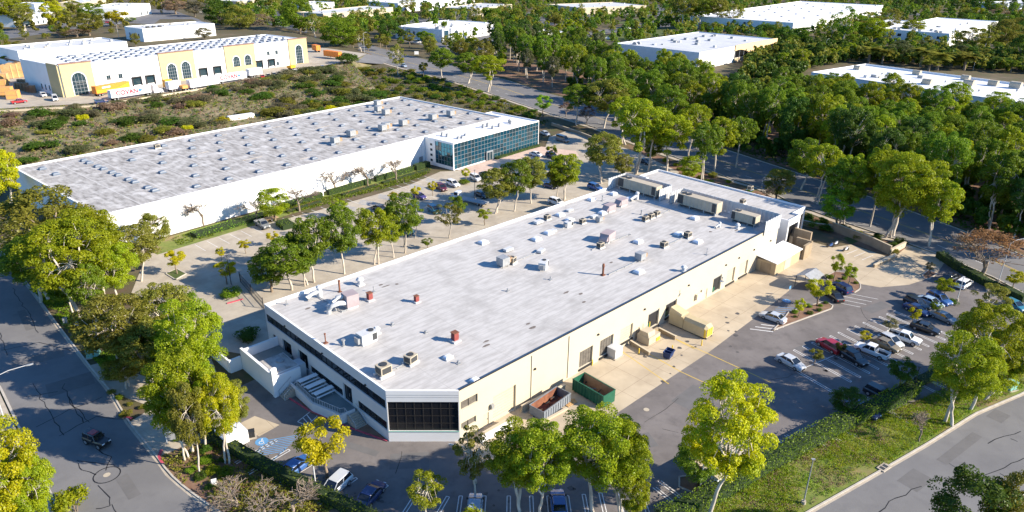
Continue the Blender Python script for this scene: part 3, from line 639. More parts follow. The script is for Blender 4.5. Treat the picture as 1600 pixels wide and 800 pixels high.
# low wing at the far end
pW = [(88.0, 2.6), (94.2, 2.6), (94.2, .6), (100, .6), (100, 2.2), (106, 2.2), (106, 42.6), (97.5, 42.6), (97.5, 40.2), (88.0, 40.2)]
mb = MB(); shell(mb, pW, 7.1, 6.7, .3, {0: [(.8, 5.6, .1, 5.6)], 2: [(.6, 5.2, .1, 5.6)], 4: [(.4, 5.6, .1, 5.6)], 5: [(1, 39.5, 1.0, 4.2)]}, mi=0, imi=1)
mb.build('wing_wall', [M_panel, M_wallw], LA)
g = MB(); g.face([(88.8, 2.9, .1), (93.6, 2.9, .1), (93.6, 2.9, 5.6), (88.8, 2.9, 5.6)]); g.face([(94.8, .9, .1), (99.4, .9, .1), (99.4, .9, 5.6), (94.8, .9, 5.6)]); g.face([(100.4, 2.5, .1), (105.6, 2.5, .1), (105.6, 2.5, 5.6), (100.4, 2.5, 5.6)])
g.face([(105.7, 3.2, 1), (105.7, 41.7, 1), (105.7, 41.7, 4.2), (105.7, 3.2, 4.2)]); g.build('wing_glazing', M_glassk, LA)
mb = MB(); mb.prism(inset(pW, .28), 6.4, 6.7); mb.build('wing_roof', M_roofA, LA)
mb = MB(); mb.box(97.4, 98, -3.4, .4, 0, 4.6); mb.box(95.4, 96, -4.6, -1.2, 0, 3.4); mb.box(92.4, 95.4, -4.6, -4.1, 0, 3.2); mb.build('entry_screen_wall', M_stucco, LA)
# equipment screens on the roof
def corr(mb, p0, p1, z0, z1, amp=.12, pitch=.95):
    p0, p1 = Vector((*p0, 0)), Vector((*p1, 0)); L = (p1 - p0).length; d = (p1 - p0) / L; n = Vector((-d.y, d.x, 0)); k = int(L / pitch); P = []
    for i in range(k):
        for t, s in ((0, 0), (.12, 1), (.5, 1), (.62, 0)): P.append(p0 + d * (i + t) * L / k + n * (amp * s))
    P.append(p1)
    for off, rev in ((0, 0), (.12, 1)):
        for a, b in zip(P, P[1:]):
            a2, b2 = a - n * off, b - n * off; f = [(a2.x, a2.y, z0), (b2.x, b2.y, z0), (b2.x, b2.y, z1), (a2.x, a2.y, z1)]; mb.face(f if not rev else f[::-1])
    for a, b in zip(P, P[1:]): mb.face([(*a.xy, z1), (*b.xy, z1), (*(b - n * .12).xy, z1), (*(a - n * .12).xy, z1)])
for segs in ([((80.8, 39.75), (87.7, 39.75)), ((87.75, 39.6), (87.75, 26.6)), ((87.7, 26.5), (82.8, 26.5))], [((82.6, 23.6), (87.7, 23.6)), ((87.75, 23.4), (87.75, -.0)), ((87.7, -.25), (81.2, -.25))]):
    mb = MB()
    for a, b in segs: corr(mb, a, b, 7.6 if segs[0][0][0] < 82 or a[1] > 0 else 7.4, 10.4)
    mb.build('equipment_screen', M_metalw, LA)
def roof_bits(mb_list, parent): pass
# roof vents, pipes and skylights belong to the roof
def onroof(px, py, z=DK): p = LA.matrix_basis.inverted() @ G(px, py, z) if False else Matrix.Rotation(-YAW, 3, 'Z') @ (G(px, py, z) - OA); return p.x, p.y
for px, py in ((742, 596), (998, 426), (997, 379), (1090, 379), (1085, 342), (941, 334), (890, 345), (924, 313), (958, 304), (838, 375), (755, 380), (1060, 367), (857, 365), (875, 337), (983, 312), (700, 560)):
    x, y = onroof(px, py); s = .7 if px in (742, 700) else 1.0; m = MB(); m.box(x - .95 * s, x + .95 * s, y - .75 * s, y + .75 * s, DK, DK + .22); m.dome(x, y, DK + .22, 1.7 * s, 1.3 * s, .42 * s, 1); m.build('skylight', [M_metalw, M_sky], roofA)
for px, py, h, r in ((509, 536, 1.5, .09), (531, 456, 2.0, .16), (448, 476, .9, .08), (584, 456, .9, .06), (860, 437, .5, .08), (793, 455, .4, .08), (1128, 440, .8, .07), (1104, 398, 1.2, .05), (613, 508, .35, .15), (716, 568, .4, .1), (665, 520, .3, .12), (537, 540, .9, .18), (1002, 335, .9, .12), (870, 320, 1.0, .1), (941, 314, 1.2, .1)):
    x, y = onroof(px, py); m = MB(); m.cyl(x, y, DK, DK + h, r, 8); m.cyl(x, y, DK + h - .08, DK + h + .1, r * 1.7, 8); m.box(x - .3, x + .3, y - .3, y + .3, DK, DK + .08); m.build('vent_pipe', M_rust if px in (531, 509) else M_metal, roofA)
x, y = onroof(942, 430); m = MB(); m.cyl(x, y, DK, DK + 2.2, .2, 10); m.cyl(x, y, DK + 1.6, DK + 2.0, .24, 10); m.box(x - .35, x + .35, y - .35, y + .35, DK, DK + .15); o = m.build('flue_pipe', M_rust, roofA); o['label'] = 'tall rusty red flue pipe'
# dark patches of bare felt
m = MB(); pr = random.Random(5)
for px, py in ((885, 457), (907, 459), (912, 472), (825, 506), (832, 512), (760, 533), (620, 444), (603, 447), (481, 482), (595, 445), (955, 410), (1150, 360), (1110, 362), (760, 540), (460, 425)):
    x, y = onroof(px, py); a, b = pr.uniform(.35, .9), pr.uniform(.15, .32)
    m.face([(x + a * math.cos(t) * pr.uniform(.7, 1.1), y + b * math.sin(t) * pr.uniform(.7, 1.1), DK + .012) for t in np.linspace(0, 2 * math.pi, 9)[:-1]])
m.build('felt_patch', mat('bare_felt', (.16, .135, .12), .95), roofA)
# terrace in front with its retaining wall, railing and stairs
mb = MB(); ter = [(-6.82, 26.0), (-10.2, 26.0), (-10.5, 19.2), (-9.2, 14.3), (-6.82, 14.1)]
mb.prism(ter, 0, 1.3); T = thing('terrace', 'raised dark terrace below the black strip windows with white retaining edge', 'terrace', OA, YAW)
mb.build('deck', M_patio, T)
m = MB(); E = [(-10.4, 26.0), (-10.7, 19.2), (-9.35, 14.1), (-7.2, 13.9)]
for a, b in zip(E, E[1:]): m.beam((*a, 0), (*b, 0), .22, 1.55)
m.build('retaining_wall', M_panel, T)
m = MB()
for k in range(7): m.box(-7.0 - 1.6, -7.0, 13.7 - .32 * (k + 1), 13.7 - .32 * k, 0, 1.25 - .18 * k)
for k in range(7): m.box(-10.2 - .3 * (k + 1), -10.2 - .3 * k, 24.4, 26.0, 0, 1.25 - .18 * k)
m.build('steps', M_concl, T)
m = MB(); pts = [(-10.35, 24.2), (-10.65, 19.2), (-9.3, 14.2), (-8.75, 13.9)]
def rail(m, P, z, h=.95, n=9):
    for a, b in zip(P, P[1:]):
        a, b = Vector((*a, z)), Vector((*b, z)); L = (b - a).length; k = max(1, int(L / .45))
        for hh in (.15, h): m.tube([a + Vector((0, 0, hh)), b + Vector((0, 0, hh))], .035, 4)
        for i in range(k + 1): p = a.lerp(b, i / k); m.tube([p, p + Vector((0, 0, h))], .028, 4, cap=False)
rail(m, pts, 1.55)
for x in (-8.7, -7.0): m.tube([(x, 13.9, 2.4), (x, 11.5, 1.0)], .04, 4); m.tube([(x, 11.5, 0), (x, 11.5, 1.0)], .04, 4)
for y in (24.4, 26.0): m.tube([(-10.2, y, 2.4), (-12.3, y, .95)], .04, 4); m.tube([(-12.3, y, 0), (-12.3, y, .95)], .04, 4)
m.build('railing', M_metalw, T)
m = MB(); m.prism([(-6.85, 6.9), (-6.85, 13.2), (-8.6, 11.8)], 0, .12); m.prism([(-10.75, 23.9), (-11.1, 19.2), (-10.0, 15.0), (-9.6, 14.2), (-10.75, 19.0)], 0, .12); m.build('planter_bed', M_mulch, T)
# equipment yard at the front
Y = thing('equipment_enclosure', 'white walled equipment yard with flat cabinet roof left of the terrace', 'enclosure', OA, YAW)
m = MB(); m.box(-12.9, -12.5, 26.2, 36.6, 0, 3.7); m.box(-12.5, -8.5, 26.2, 26.5, 0, 3.2); m.box(-12.5, -6.83, 36.2, 36.6, 0, 3.4); m.box(-13.0, -12.4, 26.0, 26.6, 0, 4.5); m.build('yard_wall', M_wallw, Y)
m = MB(); m.box(-12.2, -8.4, 26.8, 31.6, 0, 3.3); m.build('plant_cabinet', [M_panel], Y)
m = MB(); m.box(-12.1, -8.5, 26.9, 31.5, 3.302, 3.36); m.build('cabinet_roof', M_roofB, Y)
m = MB(); m.box(-12.4, -6.9, 31.7, 36.1, 0, 2.0); m.build('lower_deck', M_patio, Y)
m = MB(); m.cyl(-12.0, 27.3, 3.36, 4.0, .35, 10); m.build('vent_cowl', M_wallw, Y); m = MB(); m.cyl(-10.0, 29.5, 3.36, 3.6, .6, 12); m.build('roof_fan', M_metal, Y)
m = MB(); m.box(-8.2, -7.2, 27.0, 29.0, 0, 3.0); m.build('duct_tower', M_metalw, Y)
m = MB(); m.box(-14.8, -12.92, 36.6, 37.0, 0, 2.2); m.box(-14.9, -14.6, 37.0, 44, 0, 2.2); m.build('side_wall', M_wallw, Y)
# picnic tables on the terrace
def picnic(u, v, lab):
    c = Ap(u, v, 1.3); t = thing('picnic_table', lab, 'table', c, YAW, 'white tables on the terrace')
    m = MB(); m.box(-1.5, 1.5, -.42, .42, .70, .76); m.build('tabletop', M_wallw, t)
    for s in (-1, 1):
        m = MB(); m.box(-1.5, 1.5, s * .72 - .15, s * .72 + .15, .42, .47); m.build('bench', M_wallw, t)
        m = MB(); m.beam((s * 1.0, -.7, 0), (s * 1.0, .7, 0), .08, .06); m.tube([(s * 1.0, -.6, .03), (s * 1.0, .25, .7)], .04, 4); m.tube([(s * 1.0, .6, .03), (s * 1.0, -.25, .7)], .04, 4); m.build('leg', M_metalw, t)
picnic(-8.3, 24.6, 'white picnic table nearest the terrace stair beside the white cabinet'); picnic(-8.3, 22.4, 'white picnic table between two others on the terrace'); picnic(-8.3, 20.2, 'white picnic table of the row closest to the black glazed corner')

# ------------------------------------------------------------------ long warehouse B
LB = thing('long_warehouse', 'long white warehouse with weathered grey roof of domed skylights and a teal glass office', 'building', OB, yb)
HB, DB = 8.4, 8.0
pB = [(-92.2, 0), (.0, 0), (37, 0), (37, 52.4), (-92.2, 52.4)]
pB = [(-92.2, 0), (37, 0), (37, 52.4), (-92.2, 52.4)]
m = MB(); shell(m, pB, HB, DB, .35, {0: [(90.0, 91.6, .2, 2.4), (91.0 - 20, 92.2 - 20, .1, 2.3)]}, mi=0); m.build('wall', M_wallw, LB)
m = MB(); m.prism(inset(pB, .3), DB - .3, DB); roofB = m.build('roof', M_roofB, LB)
for a in (90.0, 71.0):
    m = MB(); m.box(-92.2 + a, -92.2 + a + 1.6, .1, .2, .1, 2.4); m.build('service_door', M_metal, LB)
m = MB()
for k in range(1, 17): x = -92.2 + k * 7.6; m.box(x - .03, x + .03, -.02, -.003, .2, 8.2)
m.box(-92, 0, -.012, -.003, 5.2, 5.24); m.build('panel_joint_pattern', mat('joint_grey', (.45, .45, .45), .8), LB)  # thin grey lines at the wall panel joints
sk = [(-87.5, 46.5), (-87, 39)]
for j, v in enumerate((46.8, 43.6, 38.6, 35.2, 30.4, 27.0, 21.6, 18.4, 12.0, 8.6)): sk.append((-77.6 + (46.8 - v) * .02, v))
for i in range(13):
    for j, v in enumerate((46.4, 38.2, 29.8, 21.4, 12.8, 4.4)):
        u = -69 + i * 8.2 + (0 if j % 2 else 4.1)
        if u < 34: sk.append((u, v))
for u, v in sk:
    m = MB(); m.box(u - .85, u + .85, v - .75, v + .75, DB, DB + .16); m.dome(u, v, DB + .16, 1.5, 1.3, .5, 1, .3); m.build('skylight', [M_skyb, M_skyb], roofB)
m = MB(); pr = random.Random(8)
for k in range(16):
    u, v = pr.uniform(-60, 30), pr.uniform(6, 48); m.box(u, u + pr.uniform(1.5, 6), v, v + .18, DB + .006, DB + .09)
m.build('roof_pipe', mat('roof_pipe_metal', (.35, .32, .29), .8), roofB)
# glass office wing
pO = [(.4, -12), (41, -12), (41, 9), (37.03, 9), (37.03, -.03), (.4, -.03)]
m = MB(); shell(m, pO, 8.3, 7.9, .3, {0: [(.3, 40.4, .25, 7.9)], 5: [(4.4, 11.7, 1.0, 7.7)], 1: [(.5, 20, .6, 7.6)]}, mi=0, depth=.25); m.build('office_wall', M_wallw, LB)
m = MB(); m.prism(inset(pO, .28), 7.6, 7.9); rO = m.build('office_roof', M_roofw, LB)
def curtain(p0, p1, z0, z1, nx, nz, name, rows=None):
    p0, p1 = Vector((*p0, 0)), Vector((*p1, 0)); d = p1 - p0; L = d.length; d /= L; inn = Vector((-d.y, d.x, 0)); g = MB(); r = random.Random(int(L * 10))
    for i in range(nx):
        for j in range(nz):
            a, b = L * i / nx, L * (i + 1) / nx; c, e = z0 + (z1 - z0) * j / nz, z0 + (z1 - z0) * (j + 1) / nz; o = [r.uniform(-.012, .012) for _ in range(4)]
            P = [p0 + d * a + inn * (.15 + o[0]) + Vector((0, 0, c)), p0 + d * b + inn * (.15 + o[1]) + Vector((0, 0, c)), p0 + d * b + inn * (.15 + o[2]) + Vector((0, 0, e)), p0 + d * a + inn * (.15 + o[3]) + Vector((0, 0, e))]
            g.face(P[:3], 1 if r.random() < .30 else 0); g.face([P[0], P[2], P[3]], g.m[-1])
    w_ = g.build(name, [M_glassb, M_glassd], LB); f = MB()
    for i in range(nx + 1): p = p0 + d * (L * i / nx) + inn * .1; f.beam(p + Vector((0, 0, z0)) - d * .035, p + Vector((0, 0, z0)) + d * .035, .07, z1 - z0)
    for j in range(nz + 1): z = z0 + (z1 - z0) * j / nz; f.beam(p0 + inn * .1 + Vector((0, 0, z - .045)), p1 + inn * .1 + Vector((0, 0, z - .03)), .07, .06)
    f.build('mullion_grid', M_mull, w_); return w_
curtain((.7, -12), (40.8, -12), .25, 7.9, 27, 6, 'curtain_wall'); curtain((.4, -4.45), (.4, -11.7), 1.0, 7.7, 6, 5, 'side_curtain_wall'); curtain((41, -11.5), (41, 8), .6, 7.6, 12, 5, 'end_curtain_wall')
m = MB(); m.box(14.6, 17.6, -12.4, -12.02, .05, 3.0); d = m.build('entrance_surround', M_mull, LB); m = MB(); m.box(14.9, 15.9, -12.46, -12.41, .1, 2.6); m.box(16.2, 17.2, -12.46, -12.41, .1, 2.6); m.build('entrance_door', M_glassd, LB)
for px, py, h in ((691, 212, 1.0), (699, 214, 1.0), (716, 217, .6), (722, 216, .6), (727, 212, .5), (755, 200, 1.2), (762, 198, 1.3), (770, 201, .8), (780, 198, 1.0), (798, 194, 1.0), (796, 192, 1.0)):
    p = Matrix.Rotation(-yb, 3, 'Z') @ (G(px, py, 7.9) - OB); m = MB(); m.box(p.x - .35, p.x + .35, p.y - .35, p.y + .35, 7.9, 7.9 + h); m.cyl(p.x, p.y, 7.9 + h, 7.9 + h + .2, .2, 8); m.build('roof_vent', M_metal, rO)
for k, v in enumerate((1.5, 2.4, 3.3, 4.4)): m = MB(); m.box(.38 - .06, .385, -3.2, -2.3, 1.2 + k * 1.6, 1.9 + k * 1.6); m.build('small_window', M_glassd, LB)

# ------------------------------------------------------------------ generic estate buildings from three roof corners
EST = []
def in_building(q, m=2.5):
    for o, U, V, L, D in EST:
        d = Vector((q[0], q[1], 0)) - o; a, b = d.dot(U), d.dot(V)
        if -m < a < L + m and -m < b < D + m: return True
    return False
def estate(name, label, p1, p2, p3, h, z0=0.0, wall=None, roof=None, holes=None, deck=.5, band=None, par=None, cat='building', depth_limit=None):
    a, b, c = G(*p1, z0 + h), G(*p2, z0 + h), G(*p3, z0 + h); U = (b - a); U.z = 0; L = U.length; U /= L; V = Vector((-U.y, U.x, 0)); D = (c - a).dot(V); EST.append((Vector((a.x, a.y, 0)), U, V, L, D))
    t = thing(name, label, cat, (a.x, a.y, z0), math.atan2(U.y, U.x)); P = [(0, 0), (L, 0), (L, D), (0, D)]
    m = MB(); shell(m, P, h, h - deck, .35, holes(L, D) if holes else None, mi=0, imi=1 if par else 0, depth=.3); m.build('wall', [wall or M_wallw] + ([par] if par else []), t)
    m = MB(); m.prism(inset(P, .32), h - deck - .3, h - deck); r = m.build('roof', roof or M_roofw, t)
    er = random.Random(len(EST)); m = MB(); n = max(2, int(L / 9))
    for k in range(1, n): m.box(L * k / n - .05, L * k / n + .05, -.015, -.003, 0, h - .1)
    m.box(0, L, -.012, -.0035, h - .45, h - .35); m.build('panel_joint_pattern', M_metal, t)
    if roof is not None and D > 16:
        for k in range(7): g = MB(); x_, y_ = er.uniform(3, L - 5), er.uniform(3, D - 5); g.box(x_, x_ + er.uniform(.8, 2.6), y_, y_ + er.uniform(.8, 2), h - deck, h - deck + er.uniform(.5, 1.3)); g.build('roof_unit', er.choice([M_metal, M_metalw, M_bmet]), r)
    if band: m = MB(); m.box(-.02, L + .02, -.05, -.004, band[0], band[1]); m.box(-.05, -.004, -.04, D, band[0], band[1]); m.build('wall_band', band[2], t)
    return t, L, D, r
def windows(t, a0, a1, n, z0, z1, wd, edge='front', L=0, D=0, m=None, name='window'):
    for k in range(n):
        a = a0 + (a1 - a0) * (k + .5) / n; g = MB(); f = MB()
        if edge == 'front': g.box(a - wd / 2, a + wd / 2, -.03, -.004, z0, z1); f.box(a - wd / 2 - .1, a + wd / 2 + .1, -.10, -.004, z0 - .12, z0 - .002); f.box(a - .04, a + .04, -.06, -.032, z0, z1)
        else: g.box(-.03, -.004, a - wd / 2, a + wd / 2, z0, z1); f.box(-.10, -.004, a - wd / 2 - .1, a + wd / 2 + .1, z0 - .12, z0 - .002); f.box(-.06, -.032, a - .04, a + .04, z0, z1)
        o = g.build(name, m or M_glassd, t); f.build('frame', M_mull, o)
def arch(t, a, z0, z1, wd, parent=None, mullions=4, m=None):
    'an arched window proud of the front wall'
    zs = z1 - wd / 2; P = [(a - wd / 2, z0), (a + wd / 2, z0)] + [(a + wd / 2 * math.cos(k), zs + wd / 2 * math.sin(k)) for k in np.linspace(0, math.pi, 13)]
    f = MB(); g = MB(); y = -.06; g.face([(x, y, z) for x, z in P])
    Q = [(a - wd / 2 - .3, z0), (a - wd / 2 - .3, zs)] + [(a - (wd / 2 + .3) * math.cos(k), zs + (wd / 2 + .3) * math.sin(k)) for k in np.linspace(0, math.pi, 13)] + [(a + wd / 2 + .3, z0)]
    R2 = [(a - wd / 2, z0), (a - wd / 2, zs)] + [(a - wd / 2 * math.cos(k), zs + wd / 2 * math.sin(k)) for k in np.linspace(0, math.pi, 13)] + [(a + wd / 2, z0)]
    for i in range(len(Q) - 1):
        f.face([(Q[i][0], -.22, Q[i][1]), (Q[i + 1][0], -.22, Q[i + 1][1]), (R2[i + 1][0], -.22, R2[i + 1][1]), (R2[i][0], -.22, R2[i][1])][::-1])
        f.face([(R2[i][0], -.22, R2[i][1]), (R2[i + 1][0], -.22, R2[i + 1][1]), (R2[i + 1][0], -.004, R2[i + 1][1]), (R2[i][0], -.004, R2[i][1])])
        f.face([(Q[i][0], -.22, Q[i][1]), (Q[i + 1][0], -.22, Q[i + 1][1]), (Q[i + 1][0], -.004, Q[i + 1][1]), (Q[i][0], -.004, Q[i][1])])
    o = g.build('arched_window', m or M_glassd, t); f.build('arch_surround', M_wallw if m is None else M_wally, o)
    b = MB()
    for k in range(1, mullions): x = a - wd / 2 + wd * k / mullions; b.box(x - .05, x + .05, -.11, -.065, z0, zs + (wd / 2) * .75)
    z = z0 + 1.2
    while z < zs + .5: b.box(a - wd / 2 + .05, a + wd / 2 - .05, -.10, -.066, z - .05, z + .05); z += 1.4
    b.build('mullion_grid', M_mull, o); return o
# moving-company warehouse on the upper estate
tC, LC, DC, rC = estate('moving_warehouse', 'white and cream warehouse with arched windows behind the parked moving trailers', (90, 103.5), (478, 60.5), (52, 89.5), 12.2, PLAT, M_wallw, M_roofw, deck=.35)
bays_ = [(.2, 12.5), (.335 * LC, .47 * LC), (.60 * LC, .735 * LC), (LC - 12, LC - .2)]
for i, (a, b) in enumerate(bays_):
    g = MB(); g.box(a, b, -.5, -.004, 0, 12.7); g.build('entrance_bay', M_wally, tC); g = MB(); g.box(a - .2, b + .2, -.75, .4, 12.704, 13.05); g.build('cornice', M_brown, tC)
g = MB(); g.box(-.5, -.004, .2, 9, 0, 12.7); g.build('entrance_bay', M_wally, tC)
tmp = LC
class _off: pass
def arch_off(a, z0, z1, wd, m=None):
    o = arch(tC, a, z0, z1, wd, mullions=4); o.location.y -= .51
arch_off(6.4, .3, 9.0, 5.4); arch_off(bays_[1][0] + 5.0, .8, 8.0, 4.2); arch_off(bays_[1][0] + 11.8, .8, 8.2, 4.2); arch_off(bays_[2][0] + 5.6, 3.0, 7.8, 3.6); arch_off(bays_[2][0] + 12, 3.0, 7.8, 3.6); arch_off(LC - 6, .3, 9.6, 4.2)
windows(tC, 16, 26, 2, 4.6, 6.4, 1.7); windows(tC, LC - 27, LC - 17, 2, 6.4, 8.2, 1.6); windows(tC, LC - 27, LC - 17, 2, .9, 2.6, 1.5); windows(tC, 1.5, 8, 2, 2.2, 5.0, .8, 'side'); windows(tC, 10, 20, 3, 1.5, 3.5, .9, 'side')
for a in (30, 36, .50 * LC, .56 * LC, .75 * LC, .81 * LC):
    g = MB(); g.box(a - 1.7, a + 1.7, -.03, -.004, .9, 4.0); o = g.build('loading_door', M_glassd, tC); f = MB(); f.box(a - 2.0, a + 2.0, -.9, -.035, 4.1, 4.45); f.box(a - 2.1, a - 1.75, -.5, -.035, .3, 4.1); f.box(a + 1.75, a + 2.1, -.5, -.035, .3, 4.1); f.build('dock_shelter', M_plast, o)
n = 0
for i in range(24):
    for j in range(4):
        u, v = 8 + i * (LC - 14) / 24 + j * 1.6, 5 + j * (DC - 9) / 3.4; m = MB(); P = []
        for k in np.linspace(0, math.pi, 7): P.append((math.cos(k) * 1.15, math.sin(k) * .75))
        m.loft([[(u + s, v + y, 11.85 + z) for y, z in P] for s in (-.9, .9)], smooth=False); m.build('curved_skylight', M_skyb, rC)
for s, lab in ((.83, 0), (.865, 0), (.9, 0), (.93, 0)): g = MB(); g.box(s * LC, s * LC + 1.6, 7, 8.4, 11.85, 13.1); g.build('roof_unit', M_metal, rC)
# others
tD, L, D, r = estate('warehouse', 'white warehouse with brown wall band behind the crate yard', (27, 79.5), (198, 64.5), (9, 70.5), 8.5, PLAT, M_wallw, M_roofg, band=(2.6, 3.6, M_brown))
for k in range(9): g = MB(); x = 6 + k * L / 10; g.box(x, x + 1.3, D * (.3 + .4 * (k % 2)), D * (.3 + .4 * (k % 2)) + 1.2, 8.0, 8.6 + .3 * (k % 3)); g.build('roof_unit', M_metal, r)
tE, L, D, r = estate('warehouse', 'pale grey panelled warehouse behind the cream-bayed warehouse', (222, 45), (335, 36.5), (188, 41.5), 8.0, PLAT, M_wallw, M_roofg)
for k in range(4): g = MB(); x = (k + 1) * L / 5; g.box(x - .06, x + .06, -.04, -.004, 0, 7.6); g.build('wall_joint', M_brown, tE)
g = MB(); g.box(-.04, L, -.05, -.004, 5.6, 5.8); g.build('wall_band', M_panel, tE); windows(tE, 3, D - 3, 3, 2, 4.5, 1.6, 'side')
for k in range(3): g = MB(); g.box(6 + k * 4, 8 + k * 4, 6, 7.5, 7.5, 8.6); g.build('roof_unit', M_dmet, r)
tF, L, D, r = estate('arched_office', 'white office with round-arched openings in two storeys beyond the trees', (20, 26), (84, 19), (8, 21), 7.5, PLAT, M_wallw, M_roofw)
for k in range(5): arch(tF, L * (.42 + .13 * k), 4.1, 6.6, 2.0, mullions=2); arch(tF, L * (.42 + .13 * k), .5, 2.9, 2.0, mullions=2)
g = MB(); g.box(L * .12, L * .34, -.3, -.004, .3, 4.2); g.build('glass_front', M_glassd, tF)
tF2, L, D, r = estate('office_block', 'white block tinted shade-blue with blank wall rising behind the arched office', (53, 6), (75, 4), (45, 3), 11, PLAT, M_blueshade, M_roofw)
tG, L, D, r = estate('office_block', 'white two storey office with slim windows beyond the yellow tree', (186, 13), (234, 5), (150, 9), 9, PLAT, M_wallw, M_roofw)
windows(tG, 3, L - 2, 5, 5.2, 7.2, 1.1); windows(tG, L * .55, L - 2, 2, .4, 3.2, 2.2); windows(tG, 6, D - 4, 2, .3, 3.8, 4.0, 'side', name='loading_opening', m=M_dark)
tG2, L, D, r = estate('office_block', 'cream office with dark ground floor openings at the far street', (128, 4), (165, -2), (110, 1), 8, PLAT, M_wallb, M_roofg); windows(tG2, 2, L - 2, 6, 1, 3, 1.8)
tH, L, D, r = estate('warehouse', 'cream box warehouse with blank sunlit wall behind the eucalyptus', (505, 21.5), (614, 11), (478, 17.5), 9, 0, M_wallb, M_roofg)
windows(tH, 4, L - 4, 8, 1, 3.2, 1.6)
tH2, L, D, r = estate('warehouse', 'small white box warehouse left of the cream one', (482, 6.5), (522, 3), (462, 4), 9, 0, M_wallw, M_roofg); windows(tH2, 3, L - 3, 4, 1, 3, 1.6)
tI, L, D, r = estate('office_building', 'white office with arched glass entry and palms before its shaded side', (690, 46.5), (772, 35.5), (635, 38.5), 8.5, 0, M_wallw, M_roofw)
windows(tI, D * .25, D - 3, 7, 3.6, 5.8, 1.5, 'side'); g = MB(); g.box(1.2, 8, -.03, -.004, .3, 7.6); o = g.build('glass_front', M_glassb, tI); f = MB()
for k in range(5): f.box(1.2 + k * 1.7 - .06, 1.2 + k * 1.7 + .06, -.1, -.034, .3, 7.6)
f.build('mullion_grid', M_mull, o); g = MB(); g.box(-.9, 1.0, -1.2, -.05, 0, 9.0); g.build('entry_pier', M_wallw, tI); g = MB(); g.box(9.2, 12.5, -1.4, -.05, 0, 8.8); g.build('entry_pier', M_wallw, tI); arch(tI, 17, .3, 7.0, 5.2, mullions=4); windows(tI, 22, L - 3, 5, 4.6, 6.2, 1.6); windows(tI, 22, L - 3, 5, 1.0, 2.8, 1.6)
for k in range(5): g = MB(); g.box(5 + 6 * k, 7 + 6 * k, 8 + 3 * (k % 3), 9.6 + 3 * (k % 3), 8, 9.2); g.build('roof_unit', M_metal, r)
tJ, L, D, r = estate('shop_row', 'long white low building with dark window bays at the far edge', (622, 5), (742, -3), (590, 0), 9, 0, M_wallw, M_roofw); windows(tJ, 4, L - 3, 9, .5, 3.6, 3.2)
tJ2, L, D, r = estate('shop_building', 'pale shop building with red framed glass front', (742, 14), (800, 6.5), (712, 9), 8, 0, M_wallb, M_roofg)
g = MB(); g.box(L * .55, L * .9, -.1, -.004, .3, 6.4); o = g.build('shop_window', M_glassd, tJ2); f = MB()
f.box(L * .54, L * .91, -2.2, -.11, 3.0, 3.5)
for k in range(4): f.box(L * (.55 + .115 * k) - .15, L * (.55 + .115 * k) + .15, -.2, -.104, .3, 6.4)
f.build('red_awning', mat('awning_red', (.5, .03, .05), .6), o)
for k in range(4): g = MB(); g.box(4 + 8 * k, 6 + 8 * k, 8, 10, 7.5, 9); g.build('roof_unit', M_metal, r)
tJ3, L, D, r = estate('carport', 'long grey canopy roof beside the shop building', (690, 18), (740, 14), (672, 15), 4.5, 0, M_panel, M_roofg); windows(tJ3, 2, L - 2, 6, .3, 3.4, 3.4, m=M_dark, name='open_bay')
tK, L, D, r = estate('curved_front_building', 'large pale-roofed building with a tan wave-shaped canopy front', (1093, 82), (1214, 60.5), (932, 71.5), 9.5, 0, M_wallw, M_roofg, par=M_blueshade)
g = MB(); n_ = 36; a0, a1 = L * .42, L - .3; P = []
for k in range(n_ + 1):
    x = a0 + (a1 - a0) * k / n_; P.append((x, 5.2 + 1.9 * math.sin((k / n_) * 2 * math.pi * 1.25 + .9)))
for (x0, zA), (x1, zB) in zip(P, P[1:]):
    g.face([(x0, -.6, zA), (x1, -.6, zB), (x1, -.6, 9.9), (x0, -.6, 9.9)]); g.face([(x0, -.6, zA), (x1, -.6, zB), (x1, -.004, zB), (x0, -.004, zA)]); g.face([(x0, -.6, 9.9), (x1, -.6, 9.9), (x1, .4, 9.9), (x0, .4, 9.9)])
g.face([(a0, -.6, P[0][1]), (a0, -.6, 9.9), (a0, -.004, 9.9), (a0, -.004, P[0][1])]); g.build('wave_fascia', mat('tan_fascia', (.72, .50, .28), .8), tK)
g = MB(); g.box(a0 + .5, a1 - .5, -.05, -.004, 2.6, 8.6); o = g.build('glass_front', M_glassk, tK); f = MB()
for k in range(11): x = a0 + 1 + (a1 - a0 - 2) * k / 10; f.box(x - .12, x + .12, -.3, -.06, .2, 8.4)
f.box(a0 + 1, a1 - 1, -.2, -.07, .2, .4); f.build('mullion_grid', M_mull, o); g = MB(); g.box(a0, a1, -.1, -.004, 0, 2.4); g.build('plinth', M_wallt, tK)
for k, (u, v) in enumerate(((.34, .78), (.40, .9), (.52, .85), (.60, .78), (.76, .86), (.86, .8), (.34, .45), (.47, .6), (.58, .55))): g = MB(); g.box(u * L, u * L + 2.6, v * D * .8, v * D * .8 + 2, 9.0, 10.2); g.build('roof_unit', M_metal, r)
for k in range(2): g = MB(); P = [(math.cos(q) * 1.6, math.sin(q) * 1.6) for q in np.linspace(0, math.pi, 8)]; u, v = 6 + k * 4, D * .83; g.loft([[(u + s, v + y, 9 + z) for y, z in P] for s in (0, 1.2)]); g.build('barrel_vent', M_metal, r)
windows(tK, 3, L * .38, 2, 5.5, 6.2, .9, name='wall_louvre', m=M_metal)
tL, L, D, r = estate('warehouse', 'big white-roofed warehouse with blue-shaded end wall behind tall eucalyptus', (1240, 35.5), (1380, 8), (1095, 22.5), 10, 0, M_wallw, M_roofw, par=M_wallw)
